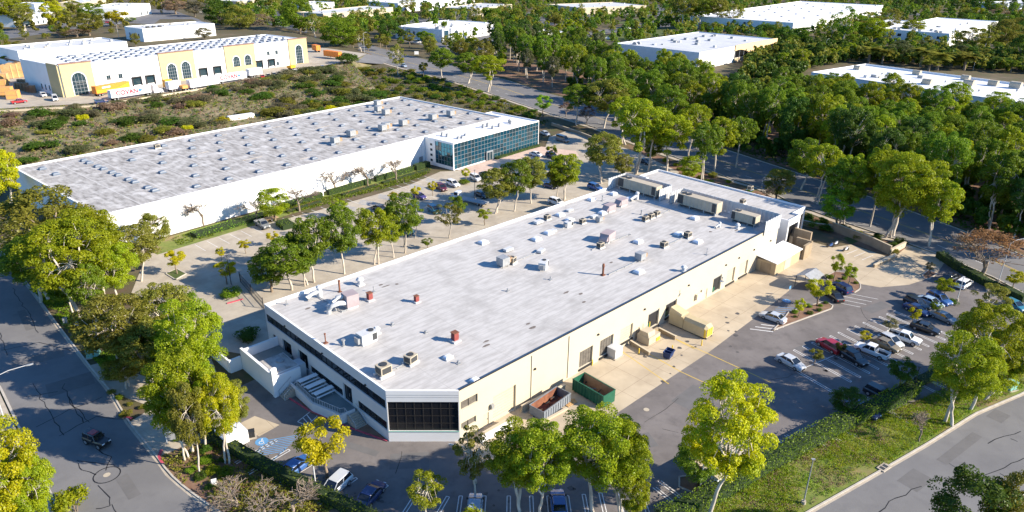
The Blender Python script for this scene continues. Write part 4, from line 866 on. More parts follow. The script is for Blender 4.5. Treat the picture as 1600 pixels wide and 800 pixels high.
for i in range(7):
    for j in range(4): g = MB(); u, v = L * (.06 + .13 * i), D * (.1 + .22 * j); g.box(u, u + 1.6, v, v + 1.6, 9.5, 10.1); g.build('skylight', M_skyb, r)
windows(tL, 4, 8, 1, 4, 6.5, 1.3, 'side'); windows(tL, D * .42, D * .48, 1, .5, 8, 2.0, 'side', name='glass_slot'); windows(tL, 5, L - 5, 6, 1, 3, 2)
tM, L, D, r = estate('office_building', 'white office with square windows in its blue-shaded side behind date palms', (1484, 52.5), (1560, 33), (1396, 40.5), 9.5, 0, M_wallw, M_roofw)
windows(tM, 3, D - 4, 6, 5.2, 7.0, 2.6, 'side'); windows(tM, 3, D - 4, 6, 1.0, 3.0, 2.6, 'side'); windows(tM, 3, L - 3, 4, 5, 7, 2)
for k in range(8): g = MB(); u, v = 4 + (k % 3) * 6, 6 + k * D / 10; g.box(u, u + 2.6, v, v + 2, 9, 10.3); g.build('roof_unit', M_metal, r)
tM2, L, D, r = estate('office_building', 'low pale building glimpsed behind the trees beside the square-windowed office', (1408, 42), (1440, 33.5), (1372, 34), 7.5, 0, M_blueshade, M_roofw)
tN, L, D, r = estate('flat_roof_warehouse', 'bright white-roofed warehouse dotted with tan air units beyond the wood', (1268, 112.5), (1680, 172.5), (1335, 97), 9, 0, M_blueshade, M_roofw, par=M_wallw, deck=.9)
NB = (tN, L, D, r)
for k in range(10): g = MB(); u, v = L * (.1 + .088 * k), D * (.28 + .4 * ((k * 7) % 10) / 10); g.cyl(u, v, 8.1, 8.9, .35, 8); g.build('roof_vent', M_metal, r)
windows(tN, 8, L - 8, 14, 2, 4, 2.4)
tO, L, D, r = estate('office_building', 'beige far building with dark ground floor behind the parked cars', (905, 12), (1010, 8), (900, 5), 8, 0, M_wallb, M_roofg); windows(tO, 2, L - 2, 9, .6, 3.4, 3.0); windows(tO, 2, L - 2, 9, 5, 6.6, 2.2)
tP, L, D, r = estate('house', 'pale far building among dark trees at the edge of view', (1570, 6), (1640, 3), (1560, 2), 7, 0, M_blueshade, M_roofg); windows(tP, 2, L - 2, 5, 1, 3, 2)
tQ, L, D, r = estate('warehouse', 'white far warehouse half hidden by trees beyond the sparse street', (370, 2), (425, -2), (350, -1), 8, 0, M_wallb, M_roofg); windows(tQ, 3, L - 2, 5, 1, 3.4, 2)
tS, L, D, r = estate('warehouse', 'white building hidden behind the roadside eucalyptus near the wood', (850, 53), (885, 49), (800, 47), 7, 0, M_wallw, M_roofw)
# ------------------------------------------------------------------ air-handling units standing on the roofs
def unit_proto(kind):
    t = empty('air_handling_unit'); m = MB()
    if kind == 'condenser':
        m.box(-.75, .75, -.65, .65, .3, 1.35); m.build('casing', M_bmet, t); g = MB()
        g.box(-.79, -.752, -.5, .5, .45, 1.2); g.build('coil_grille', M_dmet, t); g = MB(); g.box(-.6, .6, -.69, -.652, .45, 1.2); g.build('coil_grille', M_dmet, t)
        g = MB(); g.cyl(0, 0, 1.352, 1.45, .45, 14); g.build('fan', M_dmet, t); g = MB(); g.box(-.95, .95, -.8, -.55, 0, .3); g.box(-.95, .95, .55, .8, 0, .3); g.build('rail', M_metalw, t)
        return t
    if kind == 'packaged':
        m.box(-1.5, 1.5, -.95, .95, .35, 1.9); m.build('casing', M_metalw, t); g = MB(); g.box(1.502, 1.54, -.8, .8, .5, 1.75); g.build('coil_grille', M_dmet, t); g = MB(); g.box(.5, 1.35, -.99, -.952, .5, 1.7); g.build('coil_grille', M_dmet, t)
        g = MB(); g.cyl(.8, 0, 1.902, 2.05, .5, 14); g.build('fan', M_dmet, t); g = MB(); g.box(-1.4, 1.4, -.85, .85, 0, .348); g.build('curb', M_metalw, t)
        g = MB(); g.box(-2.1, -1.502, -.6, .6, .5, 1.5); g.build('duct', M_metal, t); return t
    if kind == 'hooded':
        m.box(-1.3, 1.3, -.9, .9, .3, 1.7); m.build('casing', M_pinkm, t); g = MB(); g.loft([[(-1.32, y, .6), (-1.9, y, .5), (-1.9, y, .8), (-1.32, y, 1.5)] for y in (-.8, .8)]); g.build('intake_hood', M_pinkm, t)
        g = MB(); g.box(1.302, 1.34, -.6, .6, .5, 1.5); g.build('coil_grille', M_dmet, t); g = MB(); g.box(-1.2, 1.2, -.8, .8, 0, .298); g.build('curb', M_metalw, t); return t
    if kind == 'long':
        m.box(-5.5, 5.5, -1.15, 1.15, .7, 3.0); m.build('casing', M_bmet, t); g = MB()
        for k in range(10): g.box(-5.0 + k * 1.05, -4.96 + k * 1.05, -1.19, -1.152, .75, 2.95)
        g.build('panel_seam', M_metal, t); g = MB(); g.box(-5.4, -3.9, -1.25, -1.155, .9, 2.8); g.build('coil_grille', M_dmet, t); g = MB(); g.box(4.2, 5.2, -1.2, -1.155, .9, 2.8); g.build('coil_grille', M_dmet, t); g = MB()
        for x in (-5, -2, 2, 5): g.box(x - .15, x + .15, -1.0, 1.0, 0, .7)
        g.build('leg', M_metal, t); g = MB(); g.cyl(-4.4, 0, 3.002, 3.2, .6, 14); g.cyl(-3.0, 0, 3.002, 3.2, .6, 14); g.build('fan', M_dmet, t); return t
    if kind == 'red':
        m.box(-.35, .35, -.35, .35, .25, 1.3); m.build('casing', M_rustd, t); g = MB()
        for z in (.45, .65, .85, 1.05): g.box(-.4, .4, -.4, .4, z, z + .06)
        g.build('louvre', M_rustd, t); g = MB(); g.box(-.44, .44, -.44, .44, 1.302, 1.4); g.build('cap', M_rust, t); g = MB(); g.box(-.6, .6, -.6, .6, 0, .248); g.build('curb', M_metalw, t); return t
    if kind == 'ducted':
        m.box(-.2, 1.6, -.9, .9, .3, 2.1); m.build('casing', M_pinkm, t); g = MB(); g.box(1.602, 1.64, -.6, .6, .6, 1.8); g.build('coil_grille', M_dmet, t); g = MB()
        g.tube([(-.2, .4, 1.6), (-1.0, .5, 1.7), (-1.5, .4, 1.3), (-1.6, .2, 0)], .32, 10); g.tube([(-.2, -.4, 1.0), (-1.2, -.5, 1.3), (-2.2, -.4, 1.2), (-2.6, -.2, .6), (-2.6, 0, 0)], .34, 10); g.tube([(-2.4, .8, .5), (-1.2, 1.0, 1.2), (-.2, .9, .9)], .28, 10); g.build('duct', M_metalw, t)
        g = MB(); g.box(-.1, 1.5, -.8, .8, 0, .298); g.build('curb', M_metalw, t); return t
    if kind == 'elbow':
        m.tube([(0, 0, 0), (0, 0, 1.7)], .42, 12); m.build('casing', M_metalw, t); g = MB(); g.tube([(0, 0, 1.1), (-1.2, .2, .9), (-2.0, .3, .4), (-2.1, .3, 0)], .36, 10); g.build('duct', M_metalw, t); g = MB(); g.cyl(0, 0, 1.7, 2.0, .55, 12, r2=.3); g.build('cap', M_metalw, t); return t
    if kind == 'mushroom':
        m.cyl(0, 0, .2, .9, .4, 12); m.build('casing', M_metalw, t); g = MB(); g.cyl(0, 0, .9, 1.3, .65, 12, r2=.3); g.build('cap', M_metalw, t); g = MB(); g.box(-.55, .55, -.55, .55, 0, .2); g.build('curb', M_metalw, t); return t
    if kind == 'low':
        m.box(-1.1, 1.1, -.6, .6, .15, .7); m.build('casing', M_metalw, t); g = MB(); g.box(-1.0, 1.0, -.5, .5, 0, .15); g.build('curb', M_dmet, t); g = MB(); g.box(1.102, 1.14, -.4, .4, .25, .6); g.build('coil_grille', M_dmet, t); return t
    if kind == 'tan':
        m.box(-1.7, 1.7, -1.2, 1.2, .3, 1.6); m.loft([[(x, -1.2, 1.6), (x, 1.2, 1.6), (x, .8, 2.2), (x, -.8, 2.2)] for x in (-1.7, 1.7)]); m.build('casing', M_bmet, t); g = MB(); g.box(-1.74, -1.702, -.9, .9, .5, 1.5); g.build('coil_grille', M_dmet, t); g = MB(); g.box(-1.5, 1.5, -1, 1, 0, .3); g.build('curb', M_metalw, t); return t
    if kind == 'swamp':
        m.box(-.8, .8, -.8, .8, .4, 1.7); m.build('casing', M_metal, t); g = MB(); g.box(.802, 1.7, -.5, .5, .5, 1.3); g.build('duct', M_crated, t); g = MB()
        for s in (-.6, .6):
            for q in (-.6, .6): g.box(s - .05, s + .05, q - .05, q + .05, 0, .4)
        g.build('leg', M_metal, t); return t
UP = {}
def place(protos, make, kind, loc, rz, name, label, cat, group=None, scale=None):
    if kind not in protos: o = protos[kind] = make(kind)
    else: o = copy_tree(protos[kind])
    o.name = name; o.location = loc; o.rotation_euler = (0, 0, rz); o.scale = scale or (1, 1, 1)
    for k in ('group',):
        if k in o: del o[k]
    return tag(o, label, cat, group)
def unit(kind, px, py, label, rz=0.0, z=DK, yaw=YAW, s=1.0, group='machinery on the white factory roof', name='air_handling_unit', cat='air unit'):
    return place(UP, unit_proto, kind, G(px, py, z), yaw + rz, name, label, cat, group, (s, s, s))
unit('ducted', 541, 481, 'grey air unit with fat white looping ducts near the upper corner of the factory roof', rz=-.1, s=1.15)
unit('elbow', 500, 464, 'white pipe elbow duct at the rear parapet beside the looping-duct unit', s=1.05, name='duct_elbow', cat='duct')
unit('packaged', 574, 534, 'large cream air unit with wide top alone on the front part of the roof', s=.88)
unit('condenser', 600, 585, 'small boxy condenser with dark grilles nearest the front roof edge', s=1.15)
unit('condenser', 642, 567, 'small condenser with dark grille second from the front roof edge', rz=.2)
unit('red', 711, 533, 'red louvred roof vent on a tan base, closest to the camera', s=1.1, name='red_vent', cat='vent')
unit('red', 651, 472, 'small red roof vent standing alone in mid roof', s=.85, name='red_vent', cat='vent')
unit('red', 578, 469, 'dark red roof vent beside the looping-duct unit', s=1.0, name='red_vent', cat='vent')
unit('mushroom', 563, 445, 'white capped fan vent close to the rear parapet', s=1.1, name='fan_vent', cat='vent')
unit('mushroom', 589, 521, 'small white capped fan beside the big cream unit', s=.9, name='fan_vent', cat='vent')
unit('swamp', 786, 416, 'pale box unit with side duct at the roof middle, its neighbour to the right', s=1.1)
unit('condenser', 800, 411, 'grey condenser tucked behind the pale box with side duct', rz=.3, s=.9)
unit('packaged', 849, 419, 'wide grey hooded unit casting shadow right of the paired boxes', s=.72, rz=.5)
unit('low', 794, 392, 'low white box with pipes behind the paired boxes', s=.85)
unit('low', 845, 394, 'low pipe-topped white box at the centre of the roof', s=.8, rz=.3)
unit('swamp', 1000, 407, 'tan box with curved duct nearest the loading side beyond the rusty flue', s=.95)
unit('mushroom', 1068, 424, 'small round-fan vent close to the loading wall edge', s=.9, name='fan_vent', cat='vent')
unit('hooded', 949, 376, 'large pinkish hooded unit with deep shadow, alone in mid roof', s=1.1, rz=.2)
unit('condenser', 938, 387, 'dark little condenser abutting the large pinkish hooded unit', s=.8)
unit('condenser', 1037, 386, 'tan condenser between two skylights towards the loading side', s=.85)
unit('condenser', 1074, 371, 'tan condenser alone near the far loading corner', s=.9)
unit('low', 862, 364, 'flat white long box with dark shadow near the rear parapet', s=.9)
unit('low', 841, 349, 'tan flat-topped unit near rear parapet, first of the far cluster', s=.9)
unit('condenser', 855, 343, 'grey condenser beside the flat tan unit of the far cluster', s=.8)
unit('packaged', 888, 354, 'grey box unit in the middle of the far cluster', s=.6)
unit('condenser', 910, 349, 'small dark condenser between pipes in the far cluster', s=.75)
unit('swamp', 936, 347, 'upright grey unit with ducts at the near side of the far cluster', s=.75)
unit('low', 928, 340, 'low grey machine with pipes behind the upright grey unit', s=.8)
unit('low', 890, 330, 'small grey low box nearest the rear parapet of the far cluster', s=.7)
unit('hooded', 952, 330, 'pink hooded unit, nearer of the pair by the long screened unit', s=.95)
unit('hooded', 971, 321, 'pink hooded unit, farther of the pair by the long screened unit', s=.95)
unit('condenser', 1008, 345, 'grey condenser left in a row of three in mid far roof', s=.8)
unit('condenser', 1017, 341, 'grey condenser middle in a row of three in mid far roof', s=.8)
unit('condenser', 1026, 337, 'grey condenser right in a row of three in mid far roof', s=.8)
unit('elbow', 995, 312, 'white duct tower in front of the first long beige unit', s=.95, name='duct_elbow', cat='duct')
unit('elbow', 1124, 355, 'thin white pipe bend in front of the second long beige unit', s=.6, name='duct_elbow', cat='duct')
unit('mushroom', 1152, 357, 'small white fan before the short long-beige unit', s=.9, name='fan_vent', cat='vent')
c = Ap(84.4, 33.2, DK); place(UP, unit_proto, 'long', c, YAW - math.pi / 2, 'air_handling_unit', 'long beige rooftop unit inside the far white screen', 'air unit', 'machinery on the white factory roof')
c = Ap(84.4, 17.0, DK); place(UP, unit_proto, 'long', c, YAW - math.pi / 2, 'air_handling_unit', 'long beige rooftop unit in the middle of the second screen', 'air unit', 'machinery on the white factory roof', (.9, 1, 1))
c = Ap(84.4, 5.8, DK); place(UP, unit_proto, 'long', c, YAW - math.pi / 2, 'air_handling_unit', 'shorter lower beige rooftop unit at the loading corner end of the screen', 'air unit', 'machinery on the white factory roof', (.5, .9, .8))
for px, py, lab in ((1180, 297, 'small dark machine on the low shaded wing roof, farther one'), (1168, 318, 'small machine with pale top on the low shaded wing roof, nearer one')):
    unit('condenser', px - 8, py, lab, z=6.7, s=.8)
for i, (px, py) in enumerate(((590, 166), (591, 175), (603, 180), (704, 182), (676, 188), (630, 197), (598, 205), (524, 225), (549, 214), (603, 202))):
    lab = ['grey cooler box with brown duct at the far back parapet of the grey roof', 'cooler box second in line from the back parapet of the grey roof', 'cooler box with dark louvres third from the back parapet', 'cooler box nearest the right back corner of the grey roof', 'cooler box beside the one at the right back corner',
           'cooler box in the middle of the right half of the grey roof', 'cooler box just left of mid right half of the grey roof', 'cooler box nearest the near wall of the grey roof', 'cooler box with square top in front of the back trio', 'small cooler close against another on the grey roof'][i]
    unit('swamp', px, py, lab, z=DB, yaw=yb, s=1.25, group='cooler boxes on the grey warehouse roof')
unit('condenser', 246, 232, 'metal frame unit near the back parapet at the left end of the grey roof', z=DB, yaw=yb, s=.9, group='cooler boxes on the grey warehouse roof')
tN_, L_, D_n, r_n = NB
for i, (px, py, s) in enumerate(((1339, 109, 1.0), (1432, 117, 1.1), (1448, 132, 1.2), (1508, 125, 1.1), (1513, 134, 1.3), (1551, 134, 1.2), (1586, 138, 1.4))):
    lab = ['tan air unit nearest the far corner of the bright white roof', 'tan air unit against the back parapet of the bright white roof', 'tan air unit at the tree edge of the bright white roof', 'farther of the paired tan air units on the bright white roof', 'nearer of the paired tan air units on the bright white roof', 'tan air unit between the pair and the large one', 'largest tan air unit at the right end of the bright white roof'][i]
    unit('tan', px, py, lab, z=8.1, yaw=tN_.rotation_euler.z, s=s * .9, group='tan units on the bright white roof')
# ------------------------------------------------------------------ vehicles (local +x is the nose)
PAINT = dict(silver=(.48, .50, .52), white=(.74, .74, .74), black=(.012, .012, .014), navy=(.012, .025, .10), blue=(.03, .10, .30), red=(.32, .015, .02), bronze=(.20, .16, .09), grey=(.20, .21, .22), teal=(.03, .16, .22), purple=(.06, .04, .16), darkred=(.10, .012, .018), skyblue=(.30, .40, .52), orange=(.75, .24, .03))
PM = {k: mat('car_paint_' + k, v, .35, spec=.5, coat=.7) for k, v in PAINT.items()}
def wheel(t, x, y, r=.33, wd=.22):
    m = MB(); m.tube([(x, y - wd / 2, r), (x, y + wd / 2, r)], r, 14); o = m.build('wheel', M_rubber, t); s = 1 if y > 0 else -1
    m = MB(); m.tube([(x, y + s * (wd / 2 + .004), r), (x, y + s * (wd / 2 + .02), r)], r * .62, 10); m.build('rim', M_rim, o)
def car_body(t, secs, roofp, hw, zb, wb, r, paint, glass):
    m = MB(); rings = []
    for x, w, zt in secs: rings.append([(x, -w * .96, zb), (x, -w, zb + .22), (x, -w, zt - .16), (x, -w * .9, zt), (x, w * .9, zt), (x, w, zt - .16), (x, w, zb + .22), (x, w * .96, zb)])
    m.loft(rings, smooth=False); xb0, xt0, xt1, xb1, zbelt, zr = roofp
    cap = lambda x, w, z: [(x, -w, z - .02), (x, w, z - .02), (x, w * .93, z + .04), (x, -w * .93, z + .04)]
    m.loft([cap(xt0 - .03, hw * .74, zr - .01), cap(xt0 + .2, hw * .80, zr), cap(xt1 - .2, hw * .80, zr), cap(xt1 + .03, hw * .74, zr - .02)])
    for s in (-1, 1):
        for a, b in (((xb0, hw * .9, zbelt), (xt0, hw * .76, zr)), ((xb1, hw * .9, zbelt), (xt1, hw * .76, zr)), (((xb0 + xb1) / 2, hw * .92, zbelt), ((xt0 + xt1) / 2, hw * .8, zr))): m.beam((a[0], s * a[1], a[2] - .03), (b[0], s * b[1], b[2] - .03), .08, .06)
    b = m.build('body', paint, t)
    g = MB(); lo = lambda x, w: [(x, -w, zbelt - .06), (x, w, zbelt - .06)]
    W0, W1 = hw * .88, hw * .76
    P = [(xb0 + .03, W0, zbelt - .05), (xt0 + .03, W1, zr - .01), (xt1 - .03, W1, zr - .01), (xb1 - .03, W0, zbelt - .05)]
    g.loft([[(x, s * w_, z) for x, w_, z in P] for s in (1, -1)][::-1]); g.build('window', M_carglass, t)
    for x in (-wb / 2, wb / 2):
        for s in (-1, 1): wheel(t, x, s * (hw - .1), r)
    xf, xr = secs[-1][0], secs[0][0]; zf = secs[-1][2]; zr_ = secs[0][2]
    for s in (-1, 1):
        m = MB(); m.box(xf - .22, xf + .015, s * hw * .55 - .17, s * hw * .55 + .17, zf - .10, zf + .03); m.build('headlight', M_lamp, t)
        m = MB(); m.box(xr - .015, xr + .12, s * hw * .68 - .13, s * hw * .68 + .13, zr_ - .22, zr_ - .04); m.build('taillight', M_tail, t)
        m = MB(); m.box(xb1 - .45, xb1 - .25, s * (hw * .95), s * (hw + .16), zbelt - .02, zbelt + .12); m.build('mirror', M_plast, t)
    m = MB(); m.box(xf + .002, xf + .03, -hw * .5, hw * .5, zb + .05, zb + .28); m.build('grille', M_plast, t)
def car_proto(kind, paint):
    t = empty('parked_car')
    if kind == 'sedan': car_body(t, [(-2.33, .72, .80), (-2.2, .84, .98), (-1.55, .89, 1.02), (-.5, .9, .98), (.95, .9, .95), (1.6, .88, .88), (2.15, .82, .74), (2.36, .66, .62)], (-1.85, -1.0, .35, 1.25, .97, 1.42), .9, .26, 2.75, .33, paint, 0)
    elif kind == 'suv': car_body(t, [(-2.3, .84, .9), (-2.25, .9, 1.08), (-1.4, .93, 1.10), (.9, .93, 1.06), (1.6, .92, 1.02), (2.15, .87, .92), (2.34, .72, .78)], (-2.18, -1.85, .35, 1.2, 1.07, 1.70), .93, .32, 2.75, .37, paint, 0)
    elif kind == 'hatch': car_body(t, [(-2.05, .78, .88), (-2.0, .86, 1.02), (-1.3, .88, 1.02), (.8, .88, .98), (1.4, .86, .9), (1.9, .8, .76), (2.05, .64, .64)], (-1.95, -1.5, .2, 1.1, 1.0, 1.5), .88, .26, 2.55, .32, paint, 0)
    elif kind == 'pickup':
        m = MB(); sec = lambda x, w, zt, zb=.42: [(x, -w * .96, zb), (x, -w, zb + .2), (x, -w, zt - .12), (x, -w * .92, zt), (x, w * .92, zt), (x, w, zt - .12), (x, w, zb + .2), (x, w * .96, zb)]
        m.loft([sec(-.75, .95, 1.12), sec(.9, .95, 1.12), sec(1.3, .95, 1.12), (sec(2.35, .9, 1.02)), sec(2.6, .76, .9)])
        for s in (-1, 1): m.box(-2.7, -.752, s * .95, s * .84, .45, 1.14)
        m.box(-2.7, -2.6, -.838, .838, .45, 1.12); m.box(-.86, -.756, -.838, .838, .45, 1.12); m.box(-2.6, -.86, -.838, .838, .45, .66)
        cap = lambda x, w, z: [(x, -w, z - .02), (x, w, z - .02), (x, w * .93, z + .05), (x, -w * .93, z + .05)]
        m.loft([cap(-.62, .70, 1.74), cap(-.3, .74, 1.76), cap(.5, .74, 1.76), cap(.72, .70, 1.73)])
        for s in (-1, 1):
            for a, b in (((-.72, .86, 1.1), (-.6, .7, 1.72)), ((1.3, .86, 1.1), (.7, .7, 1.72)), ((.2, .88, 1.1), (.1, .74, 1.72))): m.beam((a[0], s * a[1], a[2]), (b[0], s * b[1], b[2]), .09, .06)
        b = m.build('body', paint, t)
        g = MB(); P = [(-.7, .82, 1.1), (-.58, .7, 1.73), (.68, .7, 1.73), (1.26, .82, 1.1)]; g.loft([[(x, s * w_, z) for x, w_, z in P] for s in (-1, 1)]); g.build('window', M_carglass, t)
        for x in (-1.7, 1.65):
            for s in (-1, 1): wheel(t, x, s * .84, .39, .25)
        g = MB(); g.box(-2.59, -.87, -.83, .83, .664, .69); g.build('bed_liner', M_plast, t)
        for s in (-1, 1):
            m = MB(); m.box(2.42, 2.64, s * .55 - .15, s * .55 + .15, .78, .93); m.build('headlight', M_lamp, t); m = MB(); m.box(-2.72, -2.702, s * .8 - .1, s * .8 + .1, .75, 1.05); m.build('taillight', M_tail, t)
            m = MB(); m.box(.95, 1.1, s * .93, s * 1.14, 1.1, 1.3); m.build('mirror', M_plast, t)
        m = MB(); m.box(2.602, 2.66, -.5, .5, .5, .75); m.build('grille', M_plast, t)
    elif kind == 'jeep':
        car_body(t, [(-1.9, .74, .95), (-1.8, .78, 1.05), (.6, .78, 1.05), (1.0, .72, 1.03), (1.8, .66, .98), (1.9, .6, .9)], (-1.75, -1.6, .3, .65, 1.05, 1.7), .8, .45, 2.4, .42, paint, 0)
        m = MB(); m.tube([(-1.92, 0, 1.0), (-2.15, 0, 1.0)], .38, 12); m.build('spare_wheel', M_rubber, t)
        m = MB(); m.box(-.9, .1, -.45, .45, 1.742, 1.80); m.build('roof_patch', PM['red'], t)
    elif kind == 'van': car_body(t, [(-2.6, .9, 1.0), (-2.55, .97, 1.2), (1.5, .97, 1.2), (2.2, .94, 1.1), (2.6, .8, .85)], (-2.5, -2.45, 1.05, 1.95, 1.2, 2.15), .97, .35, 3.2, .36, paint, 0)
    return t
CP = {}
NAMES = dict(sedan='car', suv='suv', hatch='car', pickup='pickup_truck', jeep='jeep', van='van')
def car(kind, colour, rear, nose, label, group=None, z=0.0):
    a, b = G(*rear, z + .6), G(*nose, z + .6); c = (a + b) / 2; ang = math.atan2(b.y - a.y, b.x - a.x)
    if kind not in CP: o = CP[kind] = car_proto(kind, PM[colour])
    else: o = copy_tree(CP[kind])
    for ch in o.children:
        if ch.name.startswith('body'): recolour(ch, PM[colour], (kind, colour))
    if 'group' in o: del o['group']
    o.location = (c.x, c.y, z + .016); o.rotation_euler = (0, 0, ang); o.name = NAMES[kind]
    return tag(o, label, {'sedan': 'car', 'hatch': 'car', 'suv': 'car', 'jeep': 'car', 'pickup': 'pickup truck', 'van': 'van'}[kind], group)
GR = 'vehicles in the loading-side car park'
car('sedan', 'silver', (1218, 556), (1254, 575), 'silver sedan parked alone at the shaded left end of the double bay row', GR)
car('suv', 'red', (1312, 550), (1281, 531), 'red hatchback-tailed car, the only red one in the car park', GR)
car('suv', 'black', (1317, 549), (1351, 569), 'black estate car with open dark tailgate beside the white crew pickup', GR)
car('pickup', 'white', (1384, 557), (1340, 540), 'white crew-cab pickup with empty dark bed', GR)
car('sedan', 'bronze', (1368, 531), (1400, 545), 'olive bronze saloon between the white pickup and a silver hatchback', GR)
car('hatch', 'silver', (1378, 525), (1407, 540), 'silver hatchback beside the olive bronze saloon', GR)
car('pickup', 'white', (1392, 521), (1434, 535), 'older white pickup parked beyond the silver hatchback', GR)
car('sedan', 'black', (1426, 506), (1466, 519), 'black low saloon parked alone between two empty bays', GR)
car('suv', 'black', (1418, 468), (1447, 482), 'near-black tall car first in the far cluster by the yellow sapling', GR)
car('sedan', 'navy', (1418, 477), (1447, 490), 'dark navy saloon overlapping the yellow sapling', GR)
car('sedan', 'skyblue', (1438, 465), (1470, 478), 'pale blue saloon in the middle of the far cluster', GR)
car('suv', 'blue', (1455, 461), (1481, 474), 'mid blue tall car at the lamp-post end of the far cluster', GR)
car('sedan', 'grey', (1459, 489), (1490, 502), 'grey saloon half hidden under the big eucalyptus crown', GR)
car('suv', 'white', (1494, 451), (1518, 436), 'white tall car parked by the dark hedge near the road gate', GR)
car('suv', 'black', (1476, 439), (1496, 430), 'black car tucked in hedge shade next to the white tall car', GR)
car('sedan', 'silver', (1226, 502), (1190, 489), 'silver saloon at the shrub island beside the tan concrete apron', GR)
car('sedan', 'black', (1312, 469), (1294, 455), 'black saloon with red tail lamps under the orange island tree', GR)
car('suv', 'navy', (1327, 457), (1300, 443), 'dark blue-green car beside the leafy shrub island', GR)
car('suv', 'black', (1356, 607), (1396, 627), 'black tall car in deep shade beside the long clipped hedge', GR)
car('sedan', 'navy', (1337, 633), (1360, 645), 'navy car mostly hidden below the round dark tree by the hedge', GR)
car('hatch', 'teal', (1575, 472), (1596, 482), 'teal car glimpsed at the right end behind the eucalyptus', GR)
car('sedan', 'black', (1565, 535), (1592, 545), 'black car glimpsed under the eucalyptus crowns at the right end', GR)
GB = 'vehicles along the lower hedge'
car('sedan', 'blue', (444, 744), (480, 715), 'bright blue saloon next to the blue-hatched accessible bay', GB)
car('suv', 'silver', (539, 746), (509, 774), 'silver car with dark sunroof beside the yellow tree', GB)
car('sedan', 'navy', (566, 788), (592, 757), 'very dark navy saloon in the third bay from the yellow tree', GB)
car('hatch', 'skyblue', (741, 804), (743, 778), 'pale blue car with white roof under the sparse olive tree', GB)
car('sedan', 'blue', (874, 800), (871, 774), 'deep blue car in shade between the lower eucalyptus trunks', GB)
car('jeep', 'black', (139, 683), (164, 693), 'black open jeep with a red roof patch driving on the shaded road')
GL = 'vehicles in the lot between the buildings'
car('pickup', 'grey', (401, 345), (420, 357), 'grey flatbed pickup parked by the hedge end beside a pallet', GL)
car('sedan', 'black', (600, 328), (583, 322), 'black saloon parked beside the golden sapling in the lot', GL)
car('sedan', 'purple', (645, 303), (664, 309), 'violet-blue saloon behind a sapling in the sunny lot', GL)
car('suv', 'darkred', (680, 288), (699, 299), 'dark maroon tall car next to a white one in the lot', GL)
car('suv', 'white', (697, 283), (719, 292), 'white tall car next to the maroon one in the lot', GL)
car('suv', 'white', (735, 274), (752, 283), 'white car beside the round green bush at the glass office', GL)
car('sedan', 'navy', (750, 270), (766, 277), 'navy saloon under the small tree at the glass office', GL)
car('sedan', 'black', (744, 301), (761, 308), 'black saloon by the tall lamp post in the lot', GL)
car('suv', 'teal', (670, 323), (687, 333), 'teal car with dark shadow behind the bushy lot tree', GL)
car('van', 'teal', (622, 358), (640, 364), 'dark green van hidden under the eucalyptus beside the factory parapet', GL)
car('suv', 'navy', (852, 240), (873, 247), 'navy tall car near the yellow-green sapling past the glass office', GL)
car('sedan', 'white', (829, 239), (846, 243), 'white saloon at the end of the red paving by the glass office', GL)
car('van', 'grey', (870, 216), (888, 221), 'grey van parked on the far sunny end past the glass office', GL)
car('sedan', 'silver', (846, 206), (858, 211), 'silver car with red lamps behind the glass office corner', GL)
car('suv', 'blue', (921, 290), (939, 296), 'blue tall car beside the far end of the rear parapet', GL)
car('suv', 'white', (860, 313), (879, 319), 'white tall car by the rear parapet under eucalyptus', GL)
car('sedan', 'navy', (852, 288), (868, 292), 'navy saloon shaded beneath the clustered eucalyptus in the lot', GL)
car('sedan', 'black', (1000, 250), (1012, 254), 'black car in shade by the tall pale trunks behind the factory', GL)
car('pickup', 'skyblue', (640, 106), (622, 100), 'pale blue pickup driving up the tree-lined upper road')
GU = 'cars by the moving warehouse'
for i, (c, k, x, y, lab) in enumerate((('red', 'hatch', 411, 120.5, 'red car at the head of the row below the moving warehouse'), ('black', 'sedan', 420, 119, 'black car second in the row below the moving warehouse'), ('black', 'suv', 429, 117.5, 'black tall car third in the row below the moving warehouse'), ('grey', 'suv', 437, 116.5, 'dark grey car fourth in the row below the moving warehouse'),
    ('navy', 'suv', 448, 114, 'navy tall car fifth in the row beside a pale one'), ('white', 'sedan', 463, 112, 'white car near the far end of the row below the moving warehouse'), ('silver', 'sedan', 474, 110.5, 'silver car last in the row near the arched corner entrance'), ('purple', 'sedan', 505, 106, 'dark plum car alone on the drive beyond the arched corner entrance'))):
    a = G(x, y, PLAT); b = a + Bp(2, 4.6) - Bp(0, 0); q = PX(b); car(k, c, (x, y), q[:2], lab, GU, PLAT + .03)
car('suv', 'white', (63, 146), (72, 151), 'white car with dark windscreen near the crates at the upper yard', GU, PLAT + .03)
car('van', 'white', (84, 151), (88, 158), 'white box van in the shade of the cream gable wall', GU, PLAT + .03)
car('pickup', 'red', (22, 160), (38, 158), 'red pickup at the scrub edge of the crate yard', GU, PLAT + .03)
car('suv', 'navy', (150, 160), (166, 158), 'dark car behind the scrub below the orange moving trailer', GU, PLAT + .03)
car('sedan', 'black', (1030, 36), (1040, 34), 'black car driving on the far bright street')
GF = 'cars parked far behind the wood'
